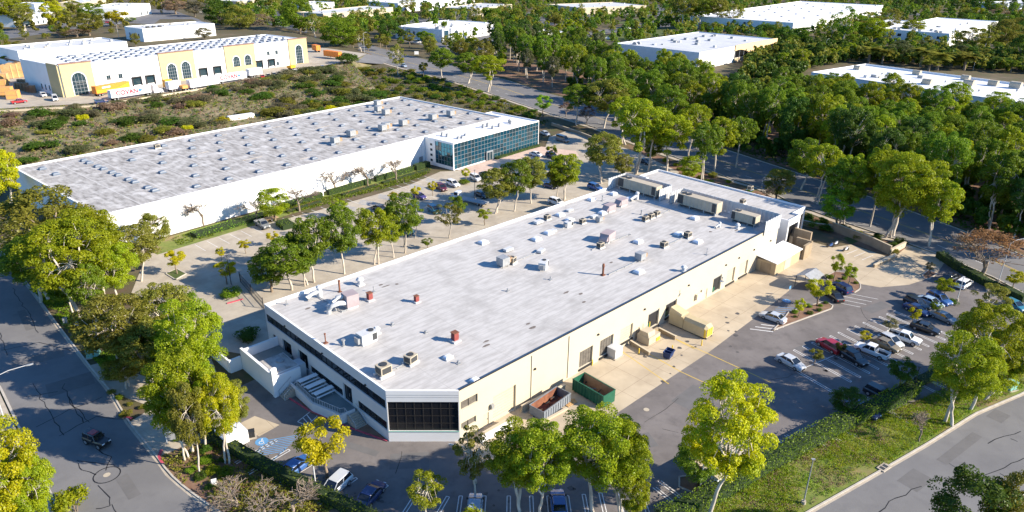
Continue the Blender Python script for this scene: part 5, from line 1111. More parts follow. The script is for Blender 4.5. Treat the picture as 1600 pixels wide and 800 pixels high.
for c, k, x, y, lab in (('white', 'suv', 1388, 136 - 55, 'white car among far palms'), ('navy', 'suv', 1424, 89, 'navy car between the date palms and the white office'), ('black', 'suv', 1155, 142, 'black car in the shaded lot glimpsed through the wood'), ('white', 'van', 1145, 160, 'white van in the shaded lot glimpsed through the wood'), ('white', 'suv', 1172, 165, 'white car in the shaded lot at the wood edge'), ('blue', 'suv', 1004, 23, 'blue car in the far lot beside the beige building'),
    ('white', 'sedan', 937, 20, 'white car in the far lot left of the blue one'), ('red', 'sedan', 1016, 21, 'red car at the end of the far lot'), ('silver', 'suv', 1190, 66, 'silver car beside the wave-fronted building'), ('black', 'suv', 868, 44, 'black truck-like car among the mid trees'), ('white', 'van', 855, 27, 'white van in the lot beyond the mid trees'), ('white', 'van', 647, 66, 'white van before the arched glass office'), ('red', 'suv', 165, 35, 'red car by the loading opening of the two storey white office'), ('white', 'suv', 110, 40, 'white car on the far street below the yellow tree'), ('black', 'suv', 88, 38, 'black car on the far street beside the arched office'), ('white', 'suv', 312, 19, 'white car at the far street between shrubs'), ('grey', 'suv', 588, 60, 'grey car parked along the far verge near the cream box warehouse'), ('white', 'sedan', 780, 62, 'white car behind the upper-road trees')):
    zz = PLAT + .03 if x < 330 else 0.0; a = G(x, y, zz); b = a + Vector((4.4, 1.2, 0)); q = PX(b); car(k, c, (x, y), q[:2], lab, GF, zz)
# motorcycles
def motorcycle(x, y, ang, colour, label):
    t = thing('motorcycle', label, 'motorcycle', G(x, y), ang, 'motorcycles by the retaining wall')
    for xx in (-.7, .7):
        m = MB(); m.tube([(xx, -.07, .32), (xx, .07, .32)], .32, 12); m.build('wheel', M_rubber, t)
    m = MB(); m.loft([[(xx, -w, z0), (xx, w, z0), (xx, w, z1), (xx, -w, z1)] for xx, w, z0, z1 in ((-.35, .14, .35, .6), (.1, .17, .3, .85), (.5, .12, .5, .9))]); m.build('body', PM[colour], t)
    m = MB(); m.box(-.75, -.05, -.13, .13, .72, .82); m.build('seat', M_plast, t)
    m = MB(); m.tube([(.72, 0, .32), (.5, 0, 1.0)], .04, 6); m.tube([(.5, -.35, 1.02), (.5, .35, 1.02)], .03, 6); m.build('handlebar', M_metal, t)
motorcycle(1297, 386, .3, 'blue', 'blue motorcycle with white fairing in wall shade'); motorcycle(1305, 383, .4, 'white', 'white motorcycle next to the blue one in wall shade'); motorcycle(1321, 392, .5, 'white', 'motorcycle with pale tank parked nearest the planted island')
# trucks and trailers on the upper yard
def text_on(parent, body, size, loc, rot, m, name='lettering'):
    c = bpy.data.curves.new(name, 'FONT'); c.body = body; c.size = size; c.extrude = .015; c.offset = size * .035; c.align_x = 'CENTER'; c.align_y = 'CENTER'
    tmp = bpy.data.objects.new(name, c); COL.objects.link(tmp); me = bpy.data.meshes.new_from_object(tmp.evaluated_get(bpy.context.evaluated_depsgraph_get())); bpy.data.objects.remove(tmp)
    me.materials.clear(); me.materials.append(m); o = bpy.data.objects.new(name, me); COL.objects.link(o); o.parent = parent; o.location = loc; o.rotation_euler = rot; return o
def trailer(rear, nose, label, bm, L=15.5, z=PLAT + .03, text=None, tractor=False, stripe=None, group='trailers on the upper yard', h=4.0, name='semi_trailer', cat='trailer', sideflip=False):
    a, b = G(*rear, z), G(*nose, z); d = (b - a).normalized(); c = a + d * (L / 2); t = thing(name, label, cat, (c.x, c.y, z), math.atan2(d.y, d.x), group)
    m = MB(); m.box(-L / 2, L / 2, -1.27, 1.27, 1.1, h); m.build('box_body', bm, t)
    m = MB(); m.box(-L / 2, L / 2, -1.2, 1.2, .95, 1.098); m.box(L / 2 - 3.2, L / 2 - 3, -.9, -.8, .0, .95); m.box(L / 2 - 3.2, L / 2 - 3, .8, .9, .0, .95); m.build('chassis', M_dmet, t)
    for x in (-L / 2 + 1.2, -L / 2 + 2.5):
        for s in (-1, 1): wheel(t, x, s * 1.0, .48, .5)
    m = MB(); m.box(-L / 2 - .03, -L / 2 - .004, -.03, .03, 1.2, h - .1); m.build('rear_door_seam', M_metal, t)
    if text:
        s = -1
        text_on(t, text, 2.5, (-1.7, s * 1.285, 2.62), (math.pi / 2, 0, 0), M_letr)
        g = MB(); g.face([(3.1, -1.29, 3.3), (3.1, -1.29, 2.0), (5.0, -1.29, 2.75)][::1]); g.build('emblem', M_letb, t)
        g = MB(); g.face([(4.4, -1.29, 3.5), (4.9, -1.29, 3.5), (6.2, -1.29, 2.75), (4.9, -1.29, 2.0), (4.4, -1.29, 2.0), (5.5, -1.29, 2.75)]); g.build('emblem', M_letg, t)
    if stripe:
        g = MB(); g.face([(-L / 2 + .3, -1.29, 1.4), (L / 2 - .3, -1.29, 1.4), (L / 2 - .3, -1.29, 3.4), (L * .1, -1.29, 2.0), (-L / 2 + .3, -1.29, 2.4)]); g.build('painted_sweep', stripe, t)
        g = MB(); g.box(-L * .32, -L * .08, -1.30, -1.274, 2.9, 3.5); g.build('lettering_patch', M_letw, t)
    return t, c, d
def tractor(c, d, off, label, paint, z=PLAT + .03):
    p = c + d * off; t = thing('truck_tractor', label, 'truck', (p.x, p.y, z), math.atan2(d.y, d.x), 'trailers on the upper yard')
    m = MB(); m.loft([[(x, -1.15, .6), (x, 1.15, .6), (x, w, z1), (x, -w, z1)] for x, w, z1 in ((-.9, 1.1, 3.8), (.7, 1.1, 3.8), (1.35, 1.0, 2.2), (2.9, .95, 1.75), (3.1, .8, 1.5))]); m.build('cab', paint, t)
    m = MB(); m.loft([[(.75, s * 0 - .95, 3.5), (.75, .95, 3.5), (1.42, .9, 2.3), (1.42, -.9, 2.3)], [(.80, -.95, 3.5), (.80, .95, 3.5), (1.47, .9, 2.3), (1.47, -.9, 2.3)]] if False else [[(.74, -.95, 3.45), (.86, -.95, 3.45), (1.5, -.9, 2.3), (1.38, -.9, 2.3)], [(.74, .95, 3.45), (.86, .95, 3.45), (1.5, .9, 2.3), (1.38, .9, 2.3)]]); m.build('windscreen', M_carglass, t)
    m = MB(); m.box(-4.2, -.9, -.5, .5, .7, .95); m.build('chassis', M_dmet, t)
    for x in (-3.6, -2.3, 2.1):
        for s in (-1, 1): wheel(t, x, s * .95, .5, .45)
    for s in (-1, 1): m = MB(); m.box(2.9, 3.08, s * .6 - .2, s * .6 + .2, 1.0, 1.3); m.build('headlight', M_lamp, t)
t, c, d = trailer((173, 157.5), (238, 147.5), 'white moving trailer with red COVAN lettering behind the scrub', M_wallw, 16.2, text='COVAN'); tractor(c, d, 10.2, 'white truck tractor coupled to the nearer lettered trailer', PM['white'])
t, c, d = trailer((338, 132), (386, 124.5), 'white moving trailer with red COVAN lettering by the dock doors', M_wallw, 15.2, text='COVAN')
trailer((149, 151), (214, 139), 'amber trailer with white patch parked at the warehouse docks', M_orange, 15.5, stripe=M_orangey)
trailer((532, 93), (497, 88), 'bright orange trailer with amber sweep past the corner entrance', M_orange, 12.5, stripe=M_orangey)
trailer((498, 82), (488, 79.5), 'small orange trailer end beyond the corner entrance', M_orange, 6, stripe=None)
trailer((296, 141), (342, 133.5), 'long low white row of joined storage boxes beside the lettered trailer', M_wallw, 14, name='storage_boxes', cat='containers', h=4.2)
trailer((263, 144), (281, 141), 'short white storage box at the cream bay', M_wallw, 5.5, h=4.2, name='storage_box', cat='container')
trailer((388, 122), (408, 118.5), 'short white trailer ahead of the dock side lettered trailer', M_wallw, 7.5)
trailer((258, 140), (265, 139), 'small amber container against the cream bay', M_orangey, 3.0, h=4, name='storage_box', cat='container')
trailer((284, 142.5), (291, 141.5), 'small orange box between white storage boxes', M_crateo, 2.4, h=2.4, name='storage_box', cat='container')
trailer((366, 95.5), (399, 93.5), 'white trailer on the roofline gap behind the warehouse', M_wallw, 9, h=3.5)
trailer((452, 110), (462, 108), 'flat round-topped yellow skip by the dock doors', M_orangey, 3.5, h=2.2, name='skip', cat='skip')
trailer((358, 193), (398, 187), 'white box trailer parked behind the long grey roof', M_wallw, 9.5, z=0.0, h=2.6)
# crates and pallets in the upper yard
def crate(x, y, s, label, m, z=PLAT + .03, h=None, rz=.3):
    p = G(x, y, z); t = thing('wooden_crate', label, 'crate', p, rz, 'crates in the upper yard'); h = h or s * 1.1; g = MB(); g.box(-s / 2, s / 2, -s / 2, s / 2, .12, h); g.build('box', m, t); g = MB()
    for k in (-1, 1):
        g.box(k * s * .48 - .06, k * s * .48 + .06, -s / 2 - .05, -s / 2 - .002, .1, h + .02)
        g.box(-s / 2 - .05, -s / 2 - .002, k * s * .48 - .06, k * s * .48 + .06, .1, h + .02)
    g.box(-s / 2, s / 2, -s / 2 - .05, -s / 2 - .003, h * .5, h * .5 + .12); g.build('batten', M_crated, t); g = MB()
    for k in (-.35, 0, .35): g.box(k * s - .06, k * s + .06, -s / 2, s / 2, 0, .118)
    g.build('skid', M_crated, t)
for x, y, s, h, lab in ((15, 122, 4.0, 6.0, 'tall orange crate stack first by the warehouse wall'), (24, 121, 4.0, 6.4, 'tall orange crate stack second by the warehouse wall'), (33, 120, 4, 6.4, 'tall orange crate stack third by the warehouse wall'), (8, 129, 3, 4, 'lower orange crate next to the tall stacks'), (0, 133, 3, 4, 'lower orange crate in front of the tall stacks at the border'), (5, 140, 4, 4, 'orange crate at the left border of the yard'), (12, 150, 4, 3.6, 'orange crate nearer the scrub edge'), (22, 154, 4, 3.2, 'grey-topped orange crate by the red pickup')):
    crate(x, y, s, lab, M_crateo if y > 130 else M_crate, h=h)
for i, (x, y) in enumerate(((28, 139), (33, 140.5), (38, 142), (43, 143), (48, 144), (53, 145), (33, 136), (38, 137.5))):
    t = thing('pallet_stack', 'brown stack of wooden pallets ' + ['at the outer end of the pallet rows', 'second from the outer end of the pallet row', 'third in the front pallet row', 'fourth in the front pallet row', 'fifth in the front pallet row', 'nearest the gable wall', 'behind the outer pallet stacks', 'behind the middle pallet stacks'][i], 'pallets', G(x, y, PLAT + .03), .3, 'pallet stacks in the upper yard')
    m = MB(); n = 10 + i % 4
    for k in range(n): m.box(-.9, .9, -.8, .8, k * .28 + .05, k * .28 + .2)
    m.build('board', M_crated, t); m = MB()
    for k in range(n):
        for q in (-.75, 0, .75): m.box(q - .08, q + .08, -.78, .78, k * .28 - (.0 if k else -.0), k * .28 + .048)
    m.build('block', M_crate, t)
# ------------------------------------------------------------------ trees and plants
def leaf_quads(rng, cen, rad, per, size, squash=.8, droop=.35, lo=.62):
    cen = np.asarray(cen, float); rad = np.asarray(rad, float); n = len(cen)
    idx = np.repeat(np.arange(n), per); N = len(idx)
    d = rng.normal(size=(N, 3)); d /= np.linalg.norm(d, axis=1, keepdims=True); d[:, 2] = np.where((d[:, 2] < -.35) & (rng.random(N) < .7), -d[:, 2], d[:, 2])
    r = rad[idx] * (lo + (1.06 - lo) * np.sqrt(rng.random(N)))
    p = cen[idx] + d * r[:, None] * np.array([1, 1, squash])
    nrm = d + rng.normal(size=(N, 3)) * .55; nrm /= np.linalg.norm(nrm, axis=1, keepdims=True)
    ref = rng.normal(size=(N, 3)); ref[:, 2] -= droop * 3
    t = ref - nrm * (ref * nrm).sum(1, keepdims=True); t /= np.linalg.norm(t, axis=1, keepdims=True); b = np.cross(nrm, t)
    s = size * (.65 + .7 * rng.random(N))[:, None]
    v = np.stack([p - t * s * .5, p + b * s * .32, p + t * s * .55, p - b * s * .32], 1).reshape(-1, 3)
    return v
def quads_obj(name, v, m, parent=None):
    me = bpy.data.meshes.new(name); n = len(v) // 4
    me.vertices.add(len(v)); me.vertices.foreach_set('co', v.ravel()); me.loops.add(4 * n); me.polygons.add(n)
    me.loops.foreach_set('vertex_index', np.arange(4 * n, dtype=np.int32)); me.polygons.foreach_set('loop_start', np.arange(0, 4 * n, 4, dtype=np.int32)); me.polygons.foreach_set('loop_total', np.full(n, 4, dtype=np.int32))
    me.materials.append(m); me.update(calc_edges=True); o = bpy.data.objects.new(name, me); COL.objects.link(o)
    if parent is not None: o.parent = parent
    return o
def limb(mb, a, b, r0, r1, rng, wob=.5, n=5, sides=6):
    a, b = np.array(a, float), np.array(b, float); L = np.linalg.norm(b - a); P = []; R = []
    for i in range(n + 1):
        t = i / n; q = a + (b - a) * t + (rng.normal(size=3) * wob * L * .06 if 0 < i < n else 0); q[2] += math.sin(t * math.pi) * L * .06; P.append(tuple(q)); R.append(r0 + (r1 - r0) * t)
    mb.tube(P, R, sides, cap=False)
# every kind is made once at 16 m tall and 10 m wide (hw), then copied and scaled
def tree_euc(seed, hd=False, sparse=False, tall=False):
    rng = np.random.default_rng(seed); t = empty('eucalyptus_tree'); mb = MB(); H = 16
    nt = 1 if seed % 3 else 2; limbs = []
    fork = rng.uniform(4.5, 7) if not tall else rng.uniform(7, 9); top = np.array([rng.uniform(-1, 1), rng.uniform(-1, 1), fork])
    for q in range(nt):
        b0 = np.array([q * .9 - (nt - 1) * .45, rng.uniform(-.3, .3), -.3]); tp = top + (np.array([rng.uniform(-1.2, 1.2), rng.uniform(-1.2, 1.2), 0]) if q else 0); limb(mb, b0, tp, .22, .14, rng, .22, 5, 8); limbs.append(tp)
    n = (74 if not tall else 62) if not sparse else 34; cen = []; rad = []
    while len(cen) < n:
        d = rng.normal(size=3); d /= np.linalg.norm(d); k = rng.uniform(.45, 1) ** .6
        p = np.array([d[0] * 4.0 * k, d[1] * 4.0 * k, (10.0 if not tall else 11.4) + d[2] * (4.9 if not tall else 3.9) * k]); rr = rng.uniform(.6, 1.22) * (1.0 if not sparse else .95)
        p[:2] *= (1.0 if p[2] > 7.5 else .8)
        if all(np.linalg.norm(p - c) > .78 for c in cen): cen.append(p); rad.append(rr)
    for _ in range(5): a = rng.uniform(0, 6.28); cen.append(np.array([math.cos(a) * 2.6, math.sin(a) * 2.6, rng.uniform(6, 8.5)])); rad.append(.8)
    hubs = []
    for k in range(5): a = k * 1.257 + rng.uniform(-.4, .4); h = np.array([math.cos(a) * 1.7, math.sin(a) * 1.7, rng.uniform(9, 11.5)]); hubs.append(h); limb(mb, limbs[k % nt], h, .13, .07, rng, .8, 4, 6)
    for c in cen:
        h = min(hubs, key=lambda q: np.linalg.norm(q - c)); limb(mb, h, c, .06, .02, rng, .8, 2, 4)
    mb.build('trunk', BARK, t)
    v = leaf_quads(rng, cen, rad, (430 if hd else 200) if not sparse else 170, .20 if hd else .30); quads_obj('crown', v, LEAF['yg'], t); return t
def tree_bushy(seed):
    rng = np.random.default_rng(100 + seed); t = empty('tree'); mb = MB(); limb(mb, (0, 0, -.3), (0, 0, 5), .32, .22, rng, .4, 4, 8); cen = []; rad = []
    while len(cen) < 58:
        d = rng.normal(size=3); d /= np.linalg.norm(d); k = rng.uniform(.5, 1) ** .5; p = np.array([d[0] * 4.1 * k, d[1] * 4.1 * k, 9 + d[2] * 5.9 * k])
        if p[2] < 2.6: continue
        cen.append(p); rad.append(rng.uniform(.8, 1.45))
    for k in range(6): a = k * 1.05; limb(mb, (0, 0, 4.5), (math.cos(a) * 2.4, math.sin(a) * 2.4, rng.uniform(7, 11)), .16, .05, rng, .8, 4, 5)
    mb.build('trunk', BARKD, t); quads_obj('crown', leaf_quads(rng, cen, rad, 220, .32, .85), LEAF['green'], t); return t
def tree_round(seed):
    'a small ornamental tree: 16 m tall nominal, thin stem, loose ball of leaves'
    rng = np.random.default_rng(200 + seed); t = empty('tree'); mb = MB(); limb(mb, (0, 0, -.3), (0, 0, 6.5), .32, .22, rng, .4, 4, 6); cen = []; rad = []
    for k in range(6): a = k * 1.05 + rng.uniform(-.3, .3); limb(mb, (0, 0, 6), (math.cos(a) * 2.8, math.sin(a) * 2.8, rng.uniform(8.5, 13)), .18, .05, rng, .8, 4, 5)
    for k in range(26):
        d = rng.normal(size=3); d /= np.linalg.norm(d); q = rng.uniform(.5, 1) ** .5; cen.append((d[0] * 4 * q, d[1] * 4 * q, 10.8 + d[2] * 4.2 * q)); rad.append(rng.uniform(.9, 1.5))
    mb.build('trunk', BARKD, t); quads_obj('crown', leaf_quads(rng, cen, rad, 210, .44, .9, .1, .3), LEAF['yellow'], t); return t
def tree_bare(seed, leafy=None):
    rng = np.random.default_rng(300 + seed); t = empty('bare_tree'); tr = MB(); tw = MB()
    def grow(p, d, L, r, lev):
        q = p + d * L; limb(tr if lev < 2 else tw, p, q, max(r, .075), max(r * .6, .06), rng, .5, 2 if lev else 3, 6 if lev < 2 else 3)
        if lev == 4: return
        for k in range(4 if lev < 3 else 3):
            e = d + rng.normal(size=3) * .62; e[2] = abs(e[2]) * .8 + .12; e /= np.linalg.norm(e); grow(p + d * L * rng.uniform(.55, 1), e, L * rng.uniform(.62, .8), r * .55, lev + 1)
    grow(np.array([0, 0, -.3]), np.array([0.05, 0, 1.0]), 5.2, .34, 0)
    tr.build('trunk', TWIG, t); o = tw.build('crown', TWIG, t); return t
def tree_twiggy(seed):
    t = tree_bare(seed + 40); rng = np.random.default_rng(seed); v = []; cen = []; rad = []
    for k in range(46):
        d = rng.normal(size=3); d /= np.linalg.norm(d); d[2] = abs(d[2]) * 1.2 - .25; q = rng.uniform(.75, 1); cen.append((d[0] * 4.6 * q, d[1] * 4.6 * q, 9.5 + d[2] * 5.2 * q)); rad.append(1.0)
    v = leaf_quads(rng, cen, rad, 60, .34, .9, .0, .1); o = quads_obj('foliage', v, LEAF['rust'], t); return t
def tree_palm(seed):
    rng = np.random.default_rng(400 + seed); t = empty('palm_tree'); mb = MB(); mb.tube([(0, 0, -.3), (.15, 0, 5), (.1, .1, 10.2)], [.5, .42, .5], 9); mb.build('trunk', BARKD, t); V = []
    for k in range(58):
        a = rng.uniform(0, 6.283); el = rng.uniform(-.35, 1.25); L = rng.uniform(4.2, 5.4); p = np.array([.1, .1, 10.4]); d = np.array([math.cos(a) * math.cos(el), math.sin(a) * math.cos(el), math.sin(el)]); n = 9
        for i in range(n):
            d = d + np.array([0, 0, -.17]); d /= np.linalg.norm(d); q = p + d * L / n; side = np.cross(d, [0, 0, 1.0]); side /= np.linalg.norm(side) + 1e-6; wd = .75 * math.sin(math.pi * (i + .8) / (n + .8)) + .1
            for s in (-1, 1): e = side * s * wd + np.array([0, 0, -.25 * wd]); V += [p, p + d * L / n * .55, q + e * 1.0, p + e]
            p = q
    quads_obj('crown', np.array(V), LEAF['olive'], t); return t
def tree_fanpalm(seed):
    rng = np.random.default_rng(450 + seed); t = empty('palm_tree'); mb = MB(); mb.tube([(0, 0, -.3), (.2, 0, 13.5)], [.35, .25], 8); mb.build('trunk', BARKD, t)
    cen = [(.2 + math.cos(a) * 2.2, math.sin(a) * 2.2, 13.8 + rng.uniform(-1.5, 1.2)) for a in np.linspace(0, 6, 12)] + [(.2, 0, 14.4)]
    quads_obj('crown', leaf_quads(rng, cen, [1.5] * 13, 40, 1.3, .8, .2, .1), LEAF['green'], t); return t
def tree_shrub(seed):
    'nominal 16 x 10 again so that the same scaling works: a low mound'
    rng = np.random.default_rng(500 + seed); cen = []; rad = []; t = empty('shrub')
    for k in range(17): a = rng.uniform(0, 6.28); q = rng.uniform(0, 1) ** .5 * 3.6; cen.append((math.cos(a) * q, math.sin(a) * q, rng.uniform(2, 11) * (1 - .45 * q / 3.6))); rad.append(rng.uniform(1.3, 2.3))
    v = leaf_quads(rng, cen, rad, 120, .8, 1.5, .1, .5); quads_obj('foliage', v, LEAF['green'], t); mb = MB()
    for k in range(4): a = k * 1.6; limb(mb, (math.cos(a) * .4, math.sin(a) * .4, -.3), (math.cos(a) * 2.2, math.sin(a) * 2.2, 8), .18, .05, rng, .6, 2, 4)
    mb.build('stem', BARKD, t); return t
KIND = dict(euc=(tree_euc, 8, 'eucalyptus_tree', 'tree'), hero=(lambda s: tree_euc(20 + s, True), 6, 'eucalyptus_tree', 'tree'), thin=(lambda s: tree_euc(40 + s, False, True), 4, 'eucalyptus_tree', 'tree'), tall=(lambda s: tree_euc(60 + s, False, False, True), 6, 'eucalyptus_tree', 'tree'), bushy=(tree_bushy, 4, 'tree', 'tree'), round=(tree_round, 4, 'small_tree', 'tree'),
            bare=(tree_bare, 3, 'bare_tree', 'tree'), twiggy=(tree_twiggy, 2, 'bare_tree', 'tree'), palm=(tree_palm, 3, 'date_palm', 'palm tree'), fan=(tree_fanpalm, 2, 'fan_palm', 'palm tree'), shrub=(tree_shrub, 5, 'shrub', 'shrub'))
TP = {}; tr_rng = random.Random(11); TCOUNT = {}
def tree_at(sp, p, H, wm, col, label, group=None):
    mk, nv, nm, cat = KIND[sp]; TCOUNT[sp] = TCOUNT.get(sp, -1) + 1; v = TCOUNT[sp] % nv
    if (sp, v) not in TP: o = TP[(sp, v)] = mk(v)
    else: o = copy_tree(TP[(sp, v)])
    for ch in o.children:
        b = ch.name.split('.')[0]
        if b in ('crown', 'foliage') and col and ch.data.materials[0].name.startswith('leaf'): recolour(ch, LEAF[col], (sp, v, b, col))
    if 'group' in o: del o['group']
    o.name = nm; o.location = p; o.rotation_euler = (0, 0, tr_rng.uniform(0, 6.28)); k = wm / 10; o.scale = (k * tr_rng.uniform(.93, 1.07), k * tr_rng.uniform(.93, 1.07), H / 16)
    return tag(o, label, cat, group)
def T(sp, xt, yt, H, wpx, col, label, base=None, group=None, z=0.0):
    if base: p = G(*base, z); H = max(1.0, H_at(p, yt))
    else: q = G(xt, yt, z + H * .97); p = Vector((q.x, q.y, z))
    wm = wpx * PX((p.x, p.y, z + H * .6))[2] / F_PX * (1.15 if sp in ('hero', 'tall', 'euc') else 1.0)
    return tree_at(sp, p, H, wm, col, label, group)
W1 = 'eucalyptus trees along the near road'
T('euc', 2, 222, 17, 62, 'gold', 'yellow-topped eucalyptus with slim pale trunk at the shaded end of the long warehouse', (18, 335))
T('hero', 168, 312, 16, 95, 'yg', 'tall eucalyptus hiding the near lower corner of the grey-roofed warehouse', (162, 462), W1)
T('euc', 228, 348, 13, 70, 'olive', 'olive eucalyptus at the white wall beside the hidden warehouse corner', (222, 440), W1)
T('bushy', 98, 284, 15, 160, 'olive', 'broad dark domed eucalyptus covering the near corner of the grey warehouse roof', (95, 430), W1)
T('hero', 62, 362, 16, 95, 'green', 'dark green leafy eucalyptus nearest the bare grey tree by the road', (70, 470), W1)
T('hero', 148, 336, 17, 130, 'yg', 'biggest yellow-green eucalyptus crown in the roadside clump', (128, 500), W1)
T('hero', 222, 372, 15, 75, 'yg', 'yellow-green eucalyptus at the car-park side of the roadside clump', (190, 480), W1)
T('euc', 105, 415, 15, 60, 'green', 'shaded eucalyptus with thick pale trunk below the biggest crown', (115, 494), W1)
T('euc', 165, 405, 15, 60, 'green', 'eucalyptus with several white stems in the middle of the roadside clump', (152, 512), W1)
T('bare', 28, 350, 7, 62, None, 'leafless grey tree on the verge beside the near road', (33, 415))
T('euc', 203, 456, 14, 112, 'olive', 'thin brownish eucalyptus above the green utility cabinet', (196, 590), W1)
T('euc', 290, 438, 12, 92, 'olive', 'sparse olive eucalyptus before the sunlit parking entry', (265, 540), W1)
T('hero', 332, 458, 17, 100, 'yg', 'yellow-green eucalyptus with straight white trunk beside the white equipment yard', (318, 636), W1)
T('bushy', 262, 496, 9, 78, 'dark', 'dark round tree enclosed by lighter eucalyptus near the entry drive', (262, 590))
T('hero', 260, 536, 15, 105, 'yg', 'golden eucalyptus above the second entry drive', (300, 706), W1)
T('hero', 325, 548, 15, 80, 'yg', 'light eucalyptus of the twin-trunk pair by the white canopy tent', (321, 700), W1)
T('hero', 375, 575, 14, 70, 'gold', 'golden eucalyptus with a single bent trunk beside the white canopy tent', (356, 723), W1)
T('euc', 232, 580, 13, 70, 'yg', 'yellow-green eucalyptus leaning over the red-painted kerb', (291, 717), W1)
T('euc', 290, 590, 13, 60, 'olive', 'eucalyptus with the nearest tall pinkish trunk on the corner bed', (312, 738), W1)
T('euc', 180, 555, 12, 60, 'olive', 'small leaning eucalyptus beside the first entry drive', (200, 606), W1)
T('hero', 20, 655, 14, 140, 'gold', 'large golden eucalyptus filling the lower corner by the street lamp', (28, 860))
T('hero', 88, 700, 11, 95, 'yg', 'yellow-green eucalyptus leaning over the road from the lower corner', (62, 850))
T('shrub', 135, 745, 4, 62, 'yg', 'loose yellow-green shrub at the road edge by the lower corner', (118, 800))
W2 = 'trees along the lower hedge'
T('round', 516, 655, 7, 92, 'yellow', 'bright yellow tree standing alone in front of the black corner window', (511, 748))
T('thin', 724, 660, 10, 80, 'olive', 'thin olive tree in front of the lower white wall by the dark corner window', (742, 780), W2)
T('thin', 655, 733, 8, 80, 'yg', 'small sparse eucalyptus at the bottom edge near the dark navy saloon', (668, 815), W2)
T('shrub', 735, 775, 3, 50, 'yg', 'low yellow-green shrub at the bottom edge below the sparse olive tree', (740, 830))
T('hero', 800, 655, 13, 108, 'yg', 'yellow-green eucalyptus in front of the rusty roll-off skip', (812, 795), W2)
T('hero', 858, 655, 13, 105, 'yg', 'greener eucalyptus with two white stems between two brighter ones', (842, 810), W2)
T('hero', 925, 630, 14, 135, 'yg', 'widest eucalyptus crown before the green roll-off skip', (926, 800), W2)
T('hero', 982, 645, 13, 90, 'yg', 'eucalyptus beside the widest crown, next to the open tarmac', (968, 812), W2)
T('euc', 1000, 735, 8, 50, 'yg', 'short eucalyptus below the open tarmac beside the empty bays', (985, 830), W2)
o = T('hero', 1135, 590, 19, 150, 'gold', 'tall golden eucalyptus with leaning white trunk in front of the long hedge', (1103, 812))
o.rotation_euler = (.05, .16, 1.0)
T('bushy', 1078, 688, 6, 80, 'green', 'small green tree at the end of the planting island by the little shed', (1088, 756))
W3 = 'eucalyptus trees at the far end of the hedge'
T('hero', 1525, 462, 14, 105, 'yg', 'upper big eucalyptus crown over the far end of the car park', (1515, 638), W3)
T('hero', 1495, 515, 13, 115, 'yg', 'lower big eucalyptus crown with forked white trunk by the road verge', (1482, 662), W3)
T('hero', 1578, 505, 13, 95, 'yg', 'eucalyptus with thick white trunk near the green road cabinet', (1563, 613), W3)
T('euc', 1592, 440, 13, 80, 'olive', 'eucalyptus cut off by the edge beyond the green road cabinet', (1605, 600), W3)
T('thin', 1540, 440, 8, 66, 'olive', 'olive tree behind the big eucalyptus crowns near the dark hedge', (1540, 505), W3)
T('euc', 1555, 560, 9, 70, 'yg', 'low yellow-green eucalyptus growth on the verge under the big crowns', (1540, 625), W3)
T('bushy', 1500, 735, 9, 130, 'dark', 'dark green tree at the bottom edge beside the lower road', (1490, 880))
T('bushy', 1540, 728, 8, 70, 'olive', 'olive-tipped tree at the bottom edge beside the dark green one', (1545, 870))
T('bare', 1440, 628, 5, 42, None, 'small leafless tree on the green verge', (1436, 690))
T('bushy', 1325, 608, 4, 62, 'dark', 'round dark tree at the hedge island in the shaded car park', (1322, 652))
T('round', 1405, 560, 5, 48, 'dark', 'dark loose tree beside the thin lamp post in the car park', (1402, 612))
GP = 'saplings in the car park'
for x, yt, bx, by, w_, c, lab in ((1302, 394, 1302, 440, 25, 'yg', 'tall yellow-green sapling on the leafy island by the shed'), (1325, 412, 1325, 447, 27, 'yg', 'lower yellow-green sapling on the leafy island by the turning area'), (1276, 435, 1276, 478, 46, 'gold', 'orange-gold tree on the island above the two dark cars'), (1250, 466, 1247, 497, 22, 'gold', 'small golden sapling on the island beside the blue bay'),
    (1475, 433, 1473, 468, 33, 'yg', 'yellow-green sapling near the white tall car'), (1428, 480, 1424, 508, 23, 'gold', 'small golden sapling beside the low black saloon'), (1460, 471, 1460, 490, 20, 'yg', 'yellow-green sapling amid the far cluster of cars'), (1387, 496, 1387, 521, 28, 'grey', 'thin greyish sapling behind the older white pickup'), (1348, 516, 1349, 539, 20, 'yellow', 'little yellow sapling behind the crew pickup'),
    (1308, 533, 1310, 556, 18, 'olive', 'little olive sapling by the red car'), (1272, 545, 1272, 570, 24, 'olive', 'dark olive sapling behind the silver sedan'), (1582, 422, 1580, 455, 30, 'gold', 'golden roadside sapling beyond the dark hedge'), (1452, 408, 1450, 430, 16, 'grey', 'thin grey sapling on the tiny gate island')):
    T('round', x, yt, 5, w_, c, lab, (bx, by), GP)
T('twiggy', 1540, 356, 9, 100, 'rust', 'rust-brown bare-branched tree next to the upper road lamp', (1533, 430))
